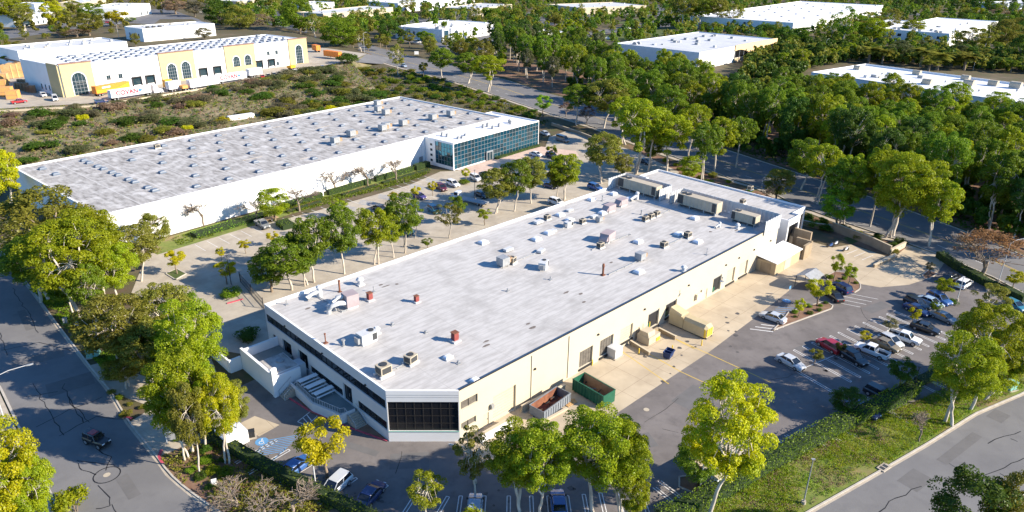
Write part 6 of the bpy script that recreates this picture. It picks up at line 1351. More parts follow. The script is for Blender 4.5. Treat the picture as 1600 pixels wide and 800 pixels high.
for x, yt, bx, by, w_, c, lab in ((276, 390, 277, 428, 36, 'yellow', 'golden sapling on the small grass island'), (353, 408, 355, 444, 40, 'yellow', 'yellow tree beside the dark gate of the lot'), (347, 386, 347, 408, 18, 'yellow', 'small yellow sapling between two larger golden ones'), (382, 374, 384, 396, 22, 'yellow', 'small yellow sapling facing the empty bays'), (426, 361, 427, 384, 22, 'yellow', 'yellow sapling left of the tall dark eucalyptus row'),
    (469, 351, 468, 367, 16, 'gold', 'tiny golden sapling peeping above the eucalyptus row'), (528, 311, 530, 340, 34, 'yg', 'yellow-green lot tree with dark shrub below'), (614, 299, 615, 322, 20, 'yellow', 'brightest yellow sapling beside the tall lot eucalyptus'), (650, 290, 650, 313, 18, 'yellow', 'yellow sapling shading the violet-blue saloon'), (675, 282, 676, 306, 18, 'yellow', 'yellow sapling shading the maroon tall car'),
    (727, 262, 728, 284, 18, 'gold', 'golden sapling by the glass office corner'), (757, 325, 757, 352, 27, 'yg', 'rounded yellow-green tree at the rear parapet'), (862, 226, 862, 250, 20, 'yg', 'yellow-green sapling beside the navy car past the glass office'), (668, 372, 668, 388, 20, 'green', 'short green tree close to the rear parapet'), (715, 305, 714, 350, 34, 'green', 'leafy lot tree with twiggy base beyond the teal car')):
    T('round', x, yt, 5, w_, c, lab, (bx, by), 'saplings in the lot between the buildings')
W4 = 'eucalyptus trees in the lot between the buildings'
for sp, x, yt, bx, by, w_, c, lab in (('bushy', 412, 392, 425, 456, 62, 'green', 'dark bushy tree at the near end of the lot eucalyptus row'), ('euc', 447, 372, 455, 454, 72, 'green', 'dark eucalyptus first in the lot row by the factory corner'), ('euc', 502, 334, 492, 441, 62, 'green', 'tall dark eucalyptus second in the lot row'), ('euc', 480, 365, 478, 446, 45, 'dark', 'low dark eucalyptus between the first two tall ones of the lot row'), ('euc', 548, 318, 537, 428, 55, 'green', 'eucalyptus with forked white trunk in the middle of the lot row'), ('euc', 590, 320, 588, 413, 52, 'yg', 'lighter eucalyptus with white stem in the lot row'),
    ('euc', 637, 299, 632, 396, 50, 'green', 'tallest dark eucalyptus at the far end of the lot row'), ('euc', 612, 330, 615, 402, 36, 'yg', 'smaller eucalyptus squeezed beside the tallest of the lot row'), ('euc', 783, 262, 775, 333, 52, 'olive', 'olive eucalyptus nearest the camera in the clump above the parapet'), ('euc', 812, 248, 805, 330, 48, 'green', 'green eucalyptus in the middle of the clump above the parapet'), ('euc', 838, 243, 830, 318, 46, 'olive', 'olive eucalyptus behind the middle of the clump above the parapet'),
    ('euc', 898, 240, 881, 312, 52, 'yg', 'yellow-green eucalyptus alone at the parapet before the screened units'), ('euc', 873, 255, 871, 312, 34, 'olive', 'slim olive eucalyptus beside the lone one at the parapet'), ('euc', 942, 202, 940, 286, 50, 'olive', 'dense olive eucalyptus before the far paved court'), ('euc', 968, 242, 972, 285, 30, 'olive', 'low olive tree in the court shade before the first screen'), ('thin', 700, 316, 703, 372, 46, 'olive', 'thin olive eucalyptus with bare stem by the rear parapet'), ('thin', 655, 318, 650, 372, 30, 'green', 'slim eucalyptus screening the green van')):
    T(sp, x, yt - 4, 10, w_ * 1.15, c, lab, (bx, by), W4)
for sp, x, yt, bx, by, w_, c, lab in (('bushy', 432, 290, 430, 346, 55, 'yg', 'bushy green tree at the hedge end beside the flatbed pickup'), ('bushy', 246, 330, 246, 392, 50, 'olive', 'olive round tree close to the near white wall corner'), ('bare', 250, 328, 240, 372, 40, None, 'leafless tree against the white wall nearest its hidden corner'), ('bare', 318, 305, 318, 352, 46, None, 'wide leafless tree against the middle of the white wall'), ('bare', 470, 290, 468, 330, 40, None, 'sparse brown tree in the hedge row by the white ramp'),
    ('bare', 524, 264, 524, 300, 36, None, 'leafless tree above the stepped hedge, second from the ramp'), ('bare', 575, 256, 575, 290, 34, None, 'leafless tree above the stepped hedge, third from the ramp'), ('bare', 620, 244, 620, 282, 34, None, 'leafless tree above the stepped hedge nearest the glass office'), ('bare', 400, 305, 402, 345, 26, None, 'small leafless tree beside the bushy green one on the white wall')):
    T(sp, x, yt - (9 if sp == 'bare' else 0), 6, w_ * (1.35 if sp == 'bare' else 1), c, lab, (bx, by), 'trees against the long white wall')
W5 = 'pale-trunked eucalyptus between factory and upper road'
for sp, x, yt, bx, by, w_, c, lab in (('tall', 1000, 150, 994, 272, 66, 'yg', 'yellow-green eucalyptus with long split white trunk behind the first screen'), ('tall', 1030, 168, 1012, 268, 58, 'yg', 'eucalyptus with leaning white trunk beside the split trunk one'), ('tall', 1062, 172, 1041, 272, 62, 'yg', 'dense yellow-green eucalyptus in the middle behind the factory'), ('tall', 1098, 188, 1097, 286, 48, 'green', 'slender eucalyptus with one straight white trunk behind the low wing'), ('tall', 1133, 180, 1117, 271, 54, 'yg', 'eucalyptus with bare forked trunk at the upper road kerb'), ('euc', 1068, 240, 1076, 292, 34, 'yg', 'short eucalyptus at the wing corner'),
    ('euc', 985, 110, 960, 196, 62, 'green', 'broad eucalyptus spreading over the upper road'), ('euc', 938, 118, 945, 200, 66, 'olive', 'olive eucalyptus cluster over the upper road kerb'), ('euc', 1010, 205, 1018, 262, 30, 'green', 'small shaded eucalyptus between white trunks')):
    T(sp, x, yt, 14, w_ * 1.1, c, lab, (bx, by), W5)
for sp, x, yt, bx, by, w_, c, lab in (('tall', 905, 130, 902, 196, 56, 'green', 'tall eucalyptus at the outer end of the kerb line by the pink bare tree'), ('tall', 965, 148, 975, 226, 60, 'yg', 'yellow-green eucalyptus over the kerb between the broad one and the split trunk'), ('euc', 1045, 128, 1040, 214, 62, 'green', 'green eucalyptus across the kerb line behind the leaning white trunk'), ('tall', 1085, 160, 1075, 246, 58, 'yg', 'yellow-green eucalyptus just behind the dense middle one'), ('tall', 1160, 178, 1150, 262, 50, 'green', 'green eucalyptus past the bare forked trunk towards the curve'), ('euc', 1245, 212, 1252, 296, 62, 'green', 'green eucalyptus on the road bank left of the bright green tree'), ('tall', 1280, 220, 1275, 318, 56, 'yg', 'yellow-green slim eucalyptus above the dark entrance bed'), ('euc', 1470, 268, 1452, 384, 62, 'yg', 'yellow-green eucalyptus right of the biggest crown by the hedge start')):
    T(sp, x, yt, 14, w_, c, lab, (bx, by), W5)
T('bushy', 1210, 260, 6, 54, 'olive', 'olive twiggy tree on the road bank above the low wing', (1212, 314))
T('bare', 1200, 280, 5, 30, None, 'thin bare shrub tree on the road bank above the low wing', (1196, 318))
T('euc', 1296, 240, 13, 66, 'green', 'dark eucalyptus left of the biggest one by the road curve', (1310, 352)); T('bushy', 1312, 288, 9, 60, 'bright', 'bright green dense tree at the end of the factory wing', (1305, 356)); T('tall', 1328, 236, 14, 52, 'yg', 'slim eucalyptus with leaning white trunk between the bright tree and the biggest crown', (1318, 352))
T('tall', 1372, 225, 15, 60, 'yg', 'upright eucalyptus behind the biggest crown at the road curve', (1358, 354))
T('hero', 1432, 226, 17, 112, 'yg', 'biggest broad-crowned eucalyptus over the upper road curve', (1395, 368)); T('hero', 1395, 250, 14, 80, 'yg', 'eucalyptus with white limbs joined to the biggest crown', (1388, 372))
T('round', 848, 146, 5, 30, 'bright', 'bright green rounded tree at the kerb of the upper road', (848, 184)); T('twiggy', 886, 158, 3, 26, 'pink', 'pinkish bare small tree by the upper road kerb, farther one', (884, 182)); T('twiggy', 917, 163, 4, 26, 'pink', 'pinkish bare small tree by the upper road kerb, nearer one', (917, 194))
W6 = 'trees along the upper road'
for sp, x, yt, bx, by, w_, c, lab in (('euc', 692, 72, 690, 121, 44, 'green', 'round-crowned eucalyptus first of three along the upper road'), ('euc', 730, 78, 732, 130, 48, 'green', 'eucalyptus in the middle of three along the upper road'), ('tall', 770, 84, 764, 143, 56, 'yg', 'yellow-green eucalyptus with two white legs along the upper road'), ('thin', 625, 66, 622, 118, 34, 'olive', 'thin olive tree at the road junction by the blue pickup'), ('round', 662, 95, 662, 122, 18, 'olive', 'small olive tree on the kerb past the blue pickup'), ('euc', 742, 60, 752, 118, 40, 'olive', 'olive eucalyptus behind the three along the upper road'),
    ('bushy', 533, 22, 533, 82, 66, 'green', 'broad eucalyptus beside the bright orange trailer'), ('thin', 565, 45, 566, 84, 34, 'olive', 'thin yellow-green tree next to the broad one by the orange trailer'), ('bushy', 610, 22, 608, 66, 36, 'dark', 'dark columnar tree before the cream box warehouse'), ('bushy', 625, 24, 628, 64, 30, 'dark', 'dark brown-green tree beside the columnar one'), ('round', 596, 30, 594, 60, 24, 'bright', 'bright green shrub tree under the cream box warehouse'), ('round', 640, 50, 640, 74, 24, 'olive', 'small olive tree left of the arched glass office'), ('round', 660, 48, 660, 68, 22, 'green', 'round green tree against the shaded wall of the glass office'), ('bushy', 672, 54, 672, 90, 26, 'olive', 'browning tree before the glass office pier'),
    ('fan', 671, 19, 672, 50, 12, 'green', 'slim fan palm first of three before the glass office'), ('fan', 680, 29, 681, 62, 12, 'green', 'slim fan palm second of three before the glass office'), ('fan', 694, 33, 695, 64, 13, 'green', 'slim fan palm third of three before the glass office'), ('thin', 716, 10, 714, 48, 32, 'olive', 'thin eucalyptus rising behind the glass office roof'), ('thin', 742, 4, 742, 48, 32, 'olive', 'thin eucalyptus in front of the shop building'), ('round', 762, 10, 762, 30, 24, 'bright', 'round bright tree at the shop wall'), ('thin', 636, -6, 638, 22, 34, 'olive', 'sparse tree before the long far white building'), ('round', 720, 48, 722, 74, 24, 'yg', 'yellowish young tree before the arched office entry'), ('round', 735, 55, 736, 72, 20, 'olive', 'small brown-tipped tree by the arch of the office')):
    T(sp, x, yt, 10, w_, c, lab, (bx, by), W6)
W7 = 'trees around the upper estate'
for sp, x, yt, bx, by, w_, c, lab in (('bushy', 345, -4, 348, 48, 60, 'dark', 'dark round tree behind the middle of the moving warehouse'), ('bushy', 375, 6, 376, 54, 56, 'olive', 'olive browning tree behind the middle of the moving warehouse'), ('bushy', 468, -6, 470, 55, 60, 'green', 'big dark tree behind the far end of the moving warehouse'), ('thin', 495, 18, 494, 60, 36, 'olive', 'olive eucalyptus beside the big dark tree behind the moving warehouse'), ('bushy', 88, -2, 88, 44, 42, 'gold', 'orange-gold tree in front of the arched office'), ('round', 106, 14, 106, 44, 28, 'olive', 'olive tree under the orange-gold one'), ('bushy', 146, 2, 146, 36, 40, 'green', 'rounded dark tree before the blank shaded office wall'),
    ('bushy', 142, 18, 140, 56, 48, 'olive', 'broad olive tree behind the brown-banded warehouse'), ('round', 185, 15, 184, 42, 38, 'yellow', 'yellow tree before the two storey white office'), ('euc', 22, -6, 22, 42, 56, 'yg', 'yellow-green eucalyptus at the outer end before the arched office'), ('euc', 40, 8, 40, 48, 36, 'olive', 'olive eucalyptus in front of the arched office'), ('bushy', 4, 40, 4, 92, 34, 'green', 'green tree at the border left of the brown-banded warehouse'), ('round', 16, 85, 16, 102, 24, 'green', 'round green bush at the corner of the brown-banded warehouse'), ('round', 118, 0, 118, 24, 30, 'olive', 'far olive tree beside the cream office'),
    ('bushy', 215, 80, 213, 74, 18, 'olive', 'ivy-like dark tree on the panelled warehouse corner'), ('bushy', 320, 42, 320, 62, 30, 'grey', 'greyish shrub tree at the end of the panelled warehouse'), ('bushy', 275, -4, 275, 22, 44, 'pink', 'brownish bare-looking tree on the far street'), ('bushy', 305, 0, 305, 26, 34, 'grey', 'grey-brown tree on the far street beside the white car'), ('twiggy', 410, 20, 410, 46, 44, 'pink', 'reddish twiggy tree by the far drive'), ('round', 437, 24, 436, 40, 18, 'green', 'small green tree by the far white building'), ('twiggy', 120, 44, 120, 58, 50, 'pink', 'reddish twiggy hedge tree behind the brown-banded warehouse'), ('round', 252, -8, 252, 6, 26, 'green', 'far green tree at the top of the far street'), ('bushy', 415, -12, 415, 14, 40, 'olive', 'olive tree at the far top edge beyond the drive'), ('bushy', 203, 26, 204, 34, 20, 'green', 'low green tree beside the two storey white office'))  :
    if by <= yt: yt, by = by - 24, by
    T(sp, x, yt, 10, w_, c, lab, (bx, by), W7, PLAT if x < 335 else 0.0)
W8 = 'trees around the far buildings beyond the wood'
for sp, x, yt, bx, by, w_, c, lab in (('tall', 1068, -8, 1066, 46, 44, 'olive', 'tall eucalyptus first of the line before the shaded end wall'), ('tall', 1092, -6, 1092, 46, 44, 'green', 'tall eucalyptus second of the line before the shaded end wall'), ('tall', 1118, -6, 1115, 46, 40, 'olive', 'tall eucalyptus third of the line before the shaded end wall'), ('thin', 1148, 2, 1142, 46, 40, 'olive', 'thin eucalyptus last of the line before the shaded end wall'), ('bushy', 1146, 30, 1146, 50, 14, 'dark', 'dark shrub at the foot of the shaded end wall'), ('bushy', 1196, 36, 1195, 62, 44, 'dark', 'spreading dark shrub tree along the shaded end wall'), ('bushy', 1222, 40, 1222, 74, 34, 'dark', 'dark dense tree behind the tip of the wave-fronted roof'), ('bushy', 1250, 40, 1250, 73, 38, 'green', 'dark green tree at the corner of the white-roofed warehouse'),
    ('thin', 1318, 6, 1314, 76, 56, 'green', 'high open eucalyptus before the sunlit side of the white-roofed warehouse'), ('thin', 1296, 28, 1296, 70, 34, 'green', 'smaller open eucalyptus beside the high one'), ('euc', 1364, 26, 1358, 74, 46, 'yg', 'yellow-green eucalyptus between two far white roofs'), ('thin', 1386, 10, 1384, 60, 38, 'olive', 'olive eucalyptus rising between the two far white roofs'), ('euc', 1424, 28, 1422, 64, 34, 'yg', 'round yellow-green tree before the square-windowed office'), ('bushy', 1402, 62, 1402, 96, 42, 'sage', 'grey-green dome tree behind the bright white roof'), ('bushy', 1428, 60, 1430, 84, 30, 'sage', 'grey-green tree at the foot of the square-windowed office'), ('bushy', 1504, 68, 1504, 92, 44, 'dark', 'dark dome tree by the sunlit corner of the square-windowed office'),
    ('thin', 1516, 38, 1514, 84, 46, 'olive', 'open eucalyptus before the sunlit side of the square-windowed office'), ('thin', 1535, 36, 1535, 82, 40, 'olive', 'open olive eucalyptus beyond the sunlit office side'), ('bushy', 1562, 26, 1562, 80, 52, 'olive', 'tall olive tree at the end of the far offices'), ('bushy', 1592, 52, 1592, 100, 48, 'dark', 'dark tree at the border behind the bright white roof'), ('round', 1524, 10, 1524, 32, 22, 'yg', 'round yellow-green tree on the far street'), ('twiggy', 1560, 12, 1560, 28, 34, 'pink', 'pinkish bare far tree by the street'), ('bushy', 1506, 14, 1506, 34, 24, 'dark', 'dark far tree beside the round yellow-green one'), ('euc', 1250, 74, 1250, 110, 28, 'yg', 'slim yellow-green tree behind the bright roof corner'), ('euc', 1222, 80, 1222, 112, 20, 'yg', 'narrow young tree by the wave-fronted building'), ('round', 1302, 75, 1302, 96, 30, 'yg', 'low yellow-green tree by the bright roof corner'),
    ('bushy', 1590, 26, 1590, 50, 40, 'olive', 'far tree at the border before the pale house'), ('bushy', 1560, 88, 1562, 108, 40, 'dark', 'low dark trees clump behind the bright white roof edge'), ('round', 1576, 92, 1578, 114, 28, 'green', 'green bush tree close behind the bright white parapet'), ('bushy', 1305, 62, 1305, 80, 30, 'dark', 'dark shrub tree below the open eucalyptus')):
    T(sp, x, yt, 12, w_, c, lab, (bx, by), W8)
for x, yt, bx, by, w_, lab in ((1357, 66, 1357, 98, 44, 'date palm first from the white roof corner'), (1376, 70, 1378, 100, 40, 'date palm second, with orange crown heart'), (1438, 66, 1438, 104, 46, 'date palm with upright fronds left of the office corner'), (1464, 74, 1464, 110, 50, 'widest date palm with orange crown heart'), (1508, 76, 1506, 110, 46, 'date palm last in the row beside the small white lamp'), (1450, 88, 1450, 112, 40, 'low date palm between two wider ones')):
    T('palm', x, yt, 8, w_, 'olive', 'feathery ' + lab, (bx, by), 'date palms behind the bright white roof')
# woods: individually standing trees sampled inside ground polygons
_u = ['first', 'second', 'third', 'fourth', 'fifth', 'sixth', 'seventh', 'eighth', 'ninth']
ORD = _u + ['tenth', 'eleventh', 'twelfth', 'thirteenth', 'fourteenth', 'fifteenth', 'sixteenth', 'seventeenth', 'eighteenth', 'nineteenth']
for _t, _e in (('twent', 'twenty'), ('thirt', 'thirty'), ('fort', 'forty'), ('fift', 'fifty'), ('sixt', 'sixty'), ('sevent', 'seventy')): ORD += [_t + 'ieth'] + [_e + '-' + q for q in _u]
CN = dict(yg='yellow-green', green='green', dark='dark green', olive='olive', gold='golden', bright='bright green', sage='grey-green', yellow='yellow', grey='greyish', pink='brown')
def inside(p, P):
    c = False
    for i in range(len(P)):
        a, b = P[i], P[i - 1]
        if (a[1] > p[1]) != (b[1] > p[1]) and p[0] < (b[0] - a[0]) * (p[1] - a[1]) / (b[1] - a[1]) + a[0]: c = not c
    return c
def wood(px, gap, kinds, hr_, wr, where, group, seed, z=0.0, word='eucalyptus', maxn=60, zf=None):
    P = [tuple(p.xy) for p in gp(*px, z=z)]; r = random.Random(seed); xs = [p[0] for p in P]; ys = [p[1] for p in P]; pts = []
    for _ in range(6000):
        q = (r.uniform(min(xs), max(xs)), r.uniform(min(ys), max(ys)))
        if inside(q, P) and not in_building(q) and all((q[0] - a[0]) ** 2 + (q[1] - a[1]) ** 2 > gap * gap for a in pts): pts.append(q)
        if len(pts) >= maxn: break
    rec = []
    for q in pts:
        sp, col = r.choice(kinds); rec.append((q, sp, col))
    pts = sorted(rec, key=lambda e: PX((*e[0], z))[0]); cnt = {}; tot = {}
    for q, sp, col in pts: tot[(sp in ('bushy', 'shrub', 'round'), col)] = tot.get((sp in ('bushy', 'shrub', 'round'), col), 0) + 1
    for q, sp, col in pts:
        k = (sp in ('bushy', 'shrub', 'round'), col); cnt[k] = cnt.get(k, -1) + 1; i = cnt[k]
        wd = {'bushy': 'bushy tree', 'shrub': 'shrub', 'round': 'small tree'}.get(sp, word)
        lab = f'{CN[col]} {wd} {where}' + (f', {ORD[i]} such from left' if tot[k] > 1 else '')
        h = r.uniform(*hr_); zz = zf(q) if zf else z; tree_at(sp, Vector((*q, zz)), h, h * r.uniform(*wr), col, lab, group)
    return len(pts)
NW = 0
NW += wood([(1130, 224), (1222, 256), (1335, 292), (1475, 343), (1570, 380), (1680, 420), (1690, 350), (1600, 315), (1480, 280), (1330, 240), (1200, 204), (1118, 192)], 5.4, [('tall', 'green'), ('tall', 'dark'), ('euc', 'green'), ('euc', 'yg'), ('euc', 'green'), ('bushy', 'dark')], (15, 22), (.46, .60), 'on the wood front facing the road curve', 'front trees of the wood', 21, maxn=62)
NW += wood([(1095, 172), (1118, 190), (1200, 202), (1330, 238), (1480, 278), (1600, 312), (1690, 346), (1760, 320), (1620, 215), (1437, 184), (1310, 158), (1215, 152), (1200, 172)], 6.6, [('tall', 'green'), ('euc', 'green'), ('euc', 'yg'), ('euc', 'yg'), ('euc', 'green'), ('bushy', 'green')], (12, 17.5), (.58, .78), 'deep in the wood before the bright white roof', 'rear trees of the wood', 22, maxn=74)
NW += wood([(880, 144), (930, 158), (1000, 180), (1100, 208), (1112, 188), (1130, 166), (1080, 148), (1000, 134), (930, 116), (880, 118)], 6.6, [('tall', 'green'), ('euc', 'yg'), ('euc', 'yg'), ('euc', 'green'), ('tall', 'green')], (13, 20), (.52, .68), 'before the pale-roofed building across the road', 'trees before the wave-fronted building', 23, maxn=46)
NW += wood([(775, 112), (830, 130), (885, 144), (885, 112), (930, 112), (940, 96), (880, 84), (800, 76), (765, 84)], 7.2, [('tall', 'green'), ('tall', 'dark'), ('euc', 'green'), ('euc', 'sage')], (15, 22), (.46, .6), 'on the red mulch bank of the upper road', 'trees on the mulch bank', 24, maxn=36)
NW += wood([(765, 80), (880, 82), (925, 90), (905, 70), (880, 58), (790, 62)], 9, [('bushy', 'yg'), ('bushy', 'olive'), ('bushy', 'green')], (9, 13), (.6, .8), 'amid the mid-distance lots', 'trees in the mid-distance lots', 25, maxn=20)
NW += wood([(800, 44), (900, 36), (925, 46), (900, 62), (820, 58)], 13, [('bushy', 'olive'), ('round', 'yg'), ('bushy', 'yg')], (8, 12), (.8, 1.1), 'beside the far bright street', 'trees beside the far street', 26, maxn=16)
NW += wood([(800, 22), (900, 18), (1060, 14), (1060, 4), (900, 6), (800, 8)], 24, [('bushy', 'olive'), ('thin', 'green'), ('bushy', 'green')], (12, 16), (.7, .9), 'at the far top edge by the beige building', 'trees at the far top edge', 27, maxn=16)
NW += wood([(1290, 12), (1400, 16), (1600, 36), (1640, 34), (1640, 10), (1400, 2), (1290, 0)], 17, [('tall', 'dark'), ('bushy', 'dark'), ('tall', 'green')], (14, 20), (.6, .8), 'in the dark belt beyond the far street', 'trees of the far dark belt', 28, maxn=34)
NW += wood([(1180, 6), (1290, 2), (1290, -6), (1180, -4)], 26, [('bushy', 'dark'), ('tall', 'dark')], (14, 18), (.7, .9), 'behind the far white-roofed warehouse', 'trees behind the far warehouse', 29, maxn=10)
NW += wood([(990, 62), (1060, 50), (1090, 46), (960, 40), (935, 60)], 22, [('round', 'yg'), ('round', 'green')], (5, 7), (.8, 1.0), 'on the far lawn by the bright street', 'small trees on the far lawn', 30, maxn=5)
NW += wood([(20, 20), (60, 6), (200, -8), (340, -16), (330, -6), (120, 4), (40, 26)], 20, [('bushy', 'olive'), ('euc', 'olive'), ('bushy', 'green')], (9, 12), (.7, .9), 'at the far top corner of the upper estate', 'trees at the far corner of the upper estate', 31, PLAT, maxn=16)
NW += wood([(400, -6), (560, -4), (640, -10), (640, -16), (400, -14)], 22, [('bushy', 'olive'), ('bushy', 'green')], (9, 13), (.8, 1.0), 'beyond the small far white warehouses', 'trees beyond the far warehouses', 32, maxn=12)
T('euc', 232, 500, 13, 95, 'olive', 'brownish eucalyptus crown between the green cabinet and the dark round tree', (238, 600), W1)
T('euc', 300, 500, 14, 85, 'yg', 'lighter eucalyptus crown just above the dark round tree', (292, 600), W1)
T('hero', 385, 590, 11, 60, 'olive', 'drooping olive eucalyptus beside the front wall of the equipment yard', (372, 690), W1)
NW += wood([(545, 102), (620, 112), (640, 124), (700, 146), (640, 156), (622, 168), (585, 150), (556, 130)], 3.9, [('shrub', 'dark'), ('shrub', 'green'), ('shrub', 'olive')], (2, 3.6), (1.6, 2.2), 'on the bank end by the road junction', 'shrubs at the bank end', 61, maxn=34)
NW += wood([(1228, 70), (1330, 76), (1340, 92), (1290, 104), (1230, 112), (1216, 92)], 9, [('bushy', 'green'), ('bushy', 'dark'), ('round', 'yg')], (7, 11), (.8, 1.05), 'between the wave-fronted building and bright roof', 'trees between the far roofs', 51, maxn=16)
NW += wood([(1345, 78), (1640, 84), (1640, 116), (1560, 108), (1440, 102), (1345, 92)], 11, [('bushy', 'dark'), ('bushy', 'sage'), ('bushy', 'olive'), ('bushy', 'green')], (6, 10), (.9, 1.2), 'behind the far parapet of the bright roof', 'trees behind the bright roof', 52, maxn=26)
NW += wood([(1545, 48), (1640, 50), (1640, 80), (1540, 78)], 13, [('bushy', 'dark'), ('bushy', 'olive')], (8, 12), (.8, 1.0), 'at the border beyond the far offices', 'trees at the far border', 53, maxn=14)
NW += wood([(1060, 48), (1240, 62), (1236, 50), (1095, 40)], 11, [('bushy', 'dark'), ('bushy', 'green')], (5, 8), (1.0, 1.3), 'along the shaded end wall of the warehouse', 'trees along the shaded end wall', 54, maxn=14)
NW += wood([(545, 80), (620, 84), (632, 74), (640, 62), (600, 50), (540, 58)], 10, [('bushy', 'olive'), ('bushy', 'green'), ('round', 'olive')], (6, 10), (.7, .95), 'by the road junction past the orange trailer', 'trees by the road junction', 55, maxn=16)
NW += wood([(640, 74), (700, 94), (790, 112), (800, 100), (770, 80), (700, 76), (660, 68)], 9, [('bushy', 'green'), ('bushy', 'olive'), ('bushy', 'yg')], (8, 12), (.7, .9), 'across the upper road from the scrub bank', 'trees across the upper road', 56, maxn=18)
NW += wood([(780, 58), (800, 40), (870, 26), (830, 22), (760, 34), (745, 50)], 13, [('bushy', 'olive'), ('bushy', 'green')], (9, 13), (.7, .9), 'near the shop building with red frame', 'trees near the shop building', 57, maxn=14)
NW += wood([(10, 100), (60, 62), (190, 56), (200, 50), (100, 50), (0, 66), (-20, 92)], 9, [('bushy', 'olive'), ('bushy', 'green'), ('shrub', 'olive')], (4, 7), (.9, 1.2), 'in the strip behind the brown-banded warehouse', 'trees behind the brown-banded warehouse', 58, PLAT, maxn=18)
NW += wood([(330, 46), (440, 50), (490, 56), (480, 40), (400, 28), (335, 30)], 10, [('bushy', 'olive'), ('round', 'grey'), ('bushy', 'green')], (5, 8), (.8, 1.1), 'behind the roof of the moving warehouse', 'trees behind the moving warehouse', 59, 0.0, maxn=16)
NW += wood([(1395, 185), (1600, 215), (1620, 200), (1420, 172)], 8, [('euc', 'yg'), ('euc', 'green'), ('thin', 'green')], (7, 10), (.7, .9), 'close to the shaded front of the bright-roofed building', 'trees at the bright-roofed front', 60, maxn=18)
NW += wood([(640, 20), (700, 30), (800, 44), (800, 34), (700, 22), (650, 14)], 14, [('bushy', 'green'), ('bushy', 'olive'), ('bushy', 'dark')], (8, 12), (.7, .95), 'around the lots before the shop building', 'trees around the shop lots', 62, maxn=18)
NW += wood([(860, 26), (925, 32), (1000, 24), (1060, 20), (1060, 14), (920, 18), (870, 18)], 17, [('bushy', 'olive'), ('bushy', 'yg'), ('bushy', 'green')], (7, 11), (.8, 1.0), 'in the far lot before the beige building', 'trees of the far lot', 63, maxn=16)
NW += wood([(1440, 40), (1640, 58), (1640, 46), (1440, 28)], 17, [('bushy', 'dark'), ('bushy', 'olive'), ('bushy', 'green')], (8, 13), (.8, 1.0), 'along the far street beyond the offices', 'trees along the far street', 64, maxn=20)
NW += wood([(60, 14), (190, 6), (340, 6), (330, -4), (120, 0), (60, 6)], 13, [('bushy', 'olive'), ('bushy', 'green'), ('bushy', 'gold')], (7, 10), (.8, 1.0), 'by the far offices of the upper estate', 'trees by the far offices', 65, PLAT, maxn=16)
NW += wood([(480, 30), (510, 44), (620, 48), (620, 36), (520, 34)], 10, [('bushy', 'green'), ('bushy', 'olive'), ('bushy', 'bright')], (6, 9), (.8, 1.05), 'below the cream box warehouse', 'trees below the cream box warehouse', 66, maxn=18)
NW += wood([(1180, 62), (1225, 72), (1290, 70), (1300, 62), (1240, 48), (1190, 52)], 10, [('bushy', 'dark'), ('bushy', 'green')], (6, 9), (.9, 1.2), 'between the wave roof and white warehouse', 'trees by the wave roof', 67, maxn=12)
NW += wood([(1300, 64), (1400, 70), (1420, 60), (1390, 44), (1310, 46)], 11, [('bushy', 'olive'), ('bushy', 'green'), ('bushy', 'yg')], (8, 12), (.8, 1.0), 'between the two far white offices', 'trees between the far offices', 68, maxn=14)
# shrubs of the dry hillside: each visible bush on its own
def hill_pts(n, seed, gap):
    r = random.Random(seed); out = []
    for _ in range(9000):
        j, i = r.uniform(.4, NS - 1.3), r.uniform(8, NT - 1.4); a, b = int(j), int(i); p = HGRID[a][b].lerp(HGRID[a][b + 1], i - b).lerp(HGRID[a + 1][b].lerp(HGRID[a + 1][b + 1], i - b), j - a)
        q = PX(p)
        if -30 < q[0] < 640 and all((p.xy - o.xy).length > gap for o in out): out.append(p)
        if len(out) >= n: break
    return out
r = random.Random(77); hp = sorted(hill_pts(140, 4, 3.6), key=lambda p: PX(p)[0]); cnt = {}
for p in hp:
    y0 = PX(p); up = p.z > 2.2; col = r.choice(['dark', 'sage', 'grey', 'sage', 'grey', 'olive', 'pink'] if y0[0] < 470 else ['dark', 'sage', 'sage', 'olive']); k = (up, col); cnt[k] = cnt.get(k, -1) + 1
    h = r.uniform(2.0, 4.2) * (1.2 if y0[0] > 430 else 1); tree_at('shrub', p - Vector((0, 0, .1)), h, h * r.uniform(1.7, 2.7), col, f"{CN[col]} shrub on the {'upper' if up else 'lower'} dry slope, {ORD[cnt[k]]} such from left", 'shrubs on the dry slope')
for i, (x, y, w_) in enumerate(((11, 188, 28), (412, 180, 22), (446, 175, 20), (475, 172, 26), (495, 165, 20), (522, 163, 28), (340, 184, 26), (130, 184, 20), (280, 205, 22))):
    p = min((q for r_ in HGRID for q in r_), key=lambda q: (PX(q)[0] - x) ** 2 + (PX(q)[1] - y - 3) ** 2); h = 3.0; tree_at('shrub', p.copy(), h, w_ * PX(p)[2] / F_PX, 'yellow' if i not in (0,) else 'green', ['green bush at the outer end of the slope', 'yellow-flowering bush at the slope foot, first of the close run by the roof edge', 'yellow-flowering bush at the slope foot, second of the close run', 'yellow-flowering bush at the slope foot, third of the close run', 'yellow-flowering bush at the slope foot, fourth of the close run', 'yellow-flowering bush nearest the far corner of the grey roof', 'yellow bush behind the white box trailer', 'yellow-green bush below the crate yard', 'yellow bush on the bare middle of the slope foot'][i], 'yellow bushes at the slope foot')
NW += wood([(632, 108), (720, 134), (800, 162), (862, 184), (850, 190), (775, 178), (700, 160), (640, 142), (628, 122)], 3.8, [('shrub', 'dark'), ('shrub', 'olive'), ('shrub', 'green')], (1.6, 3.0), (1.5, 2.1), 'on the road bank behind the long warehouse', 'shrubs on the road bank', 33, maxn=60)
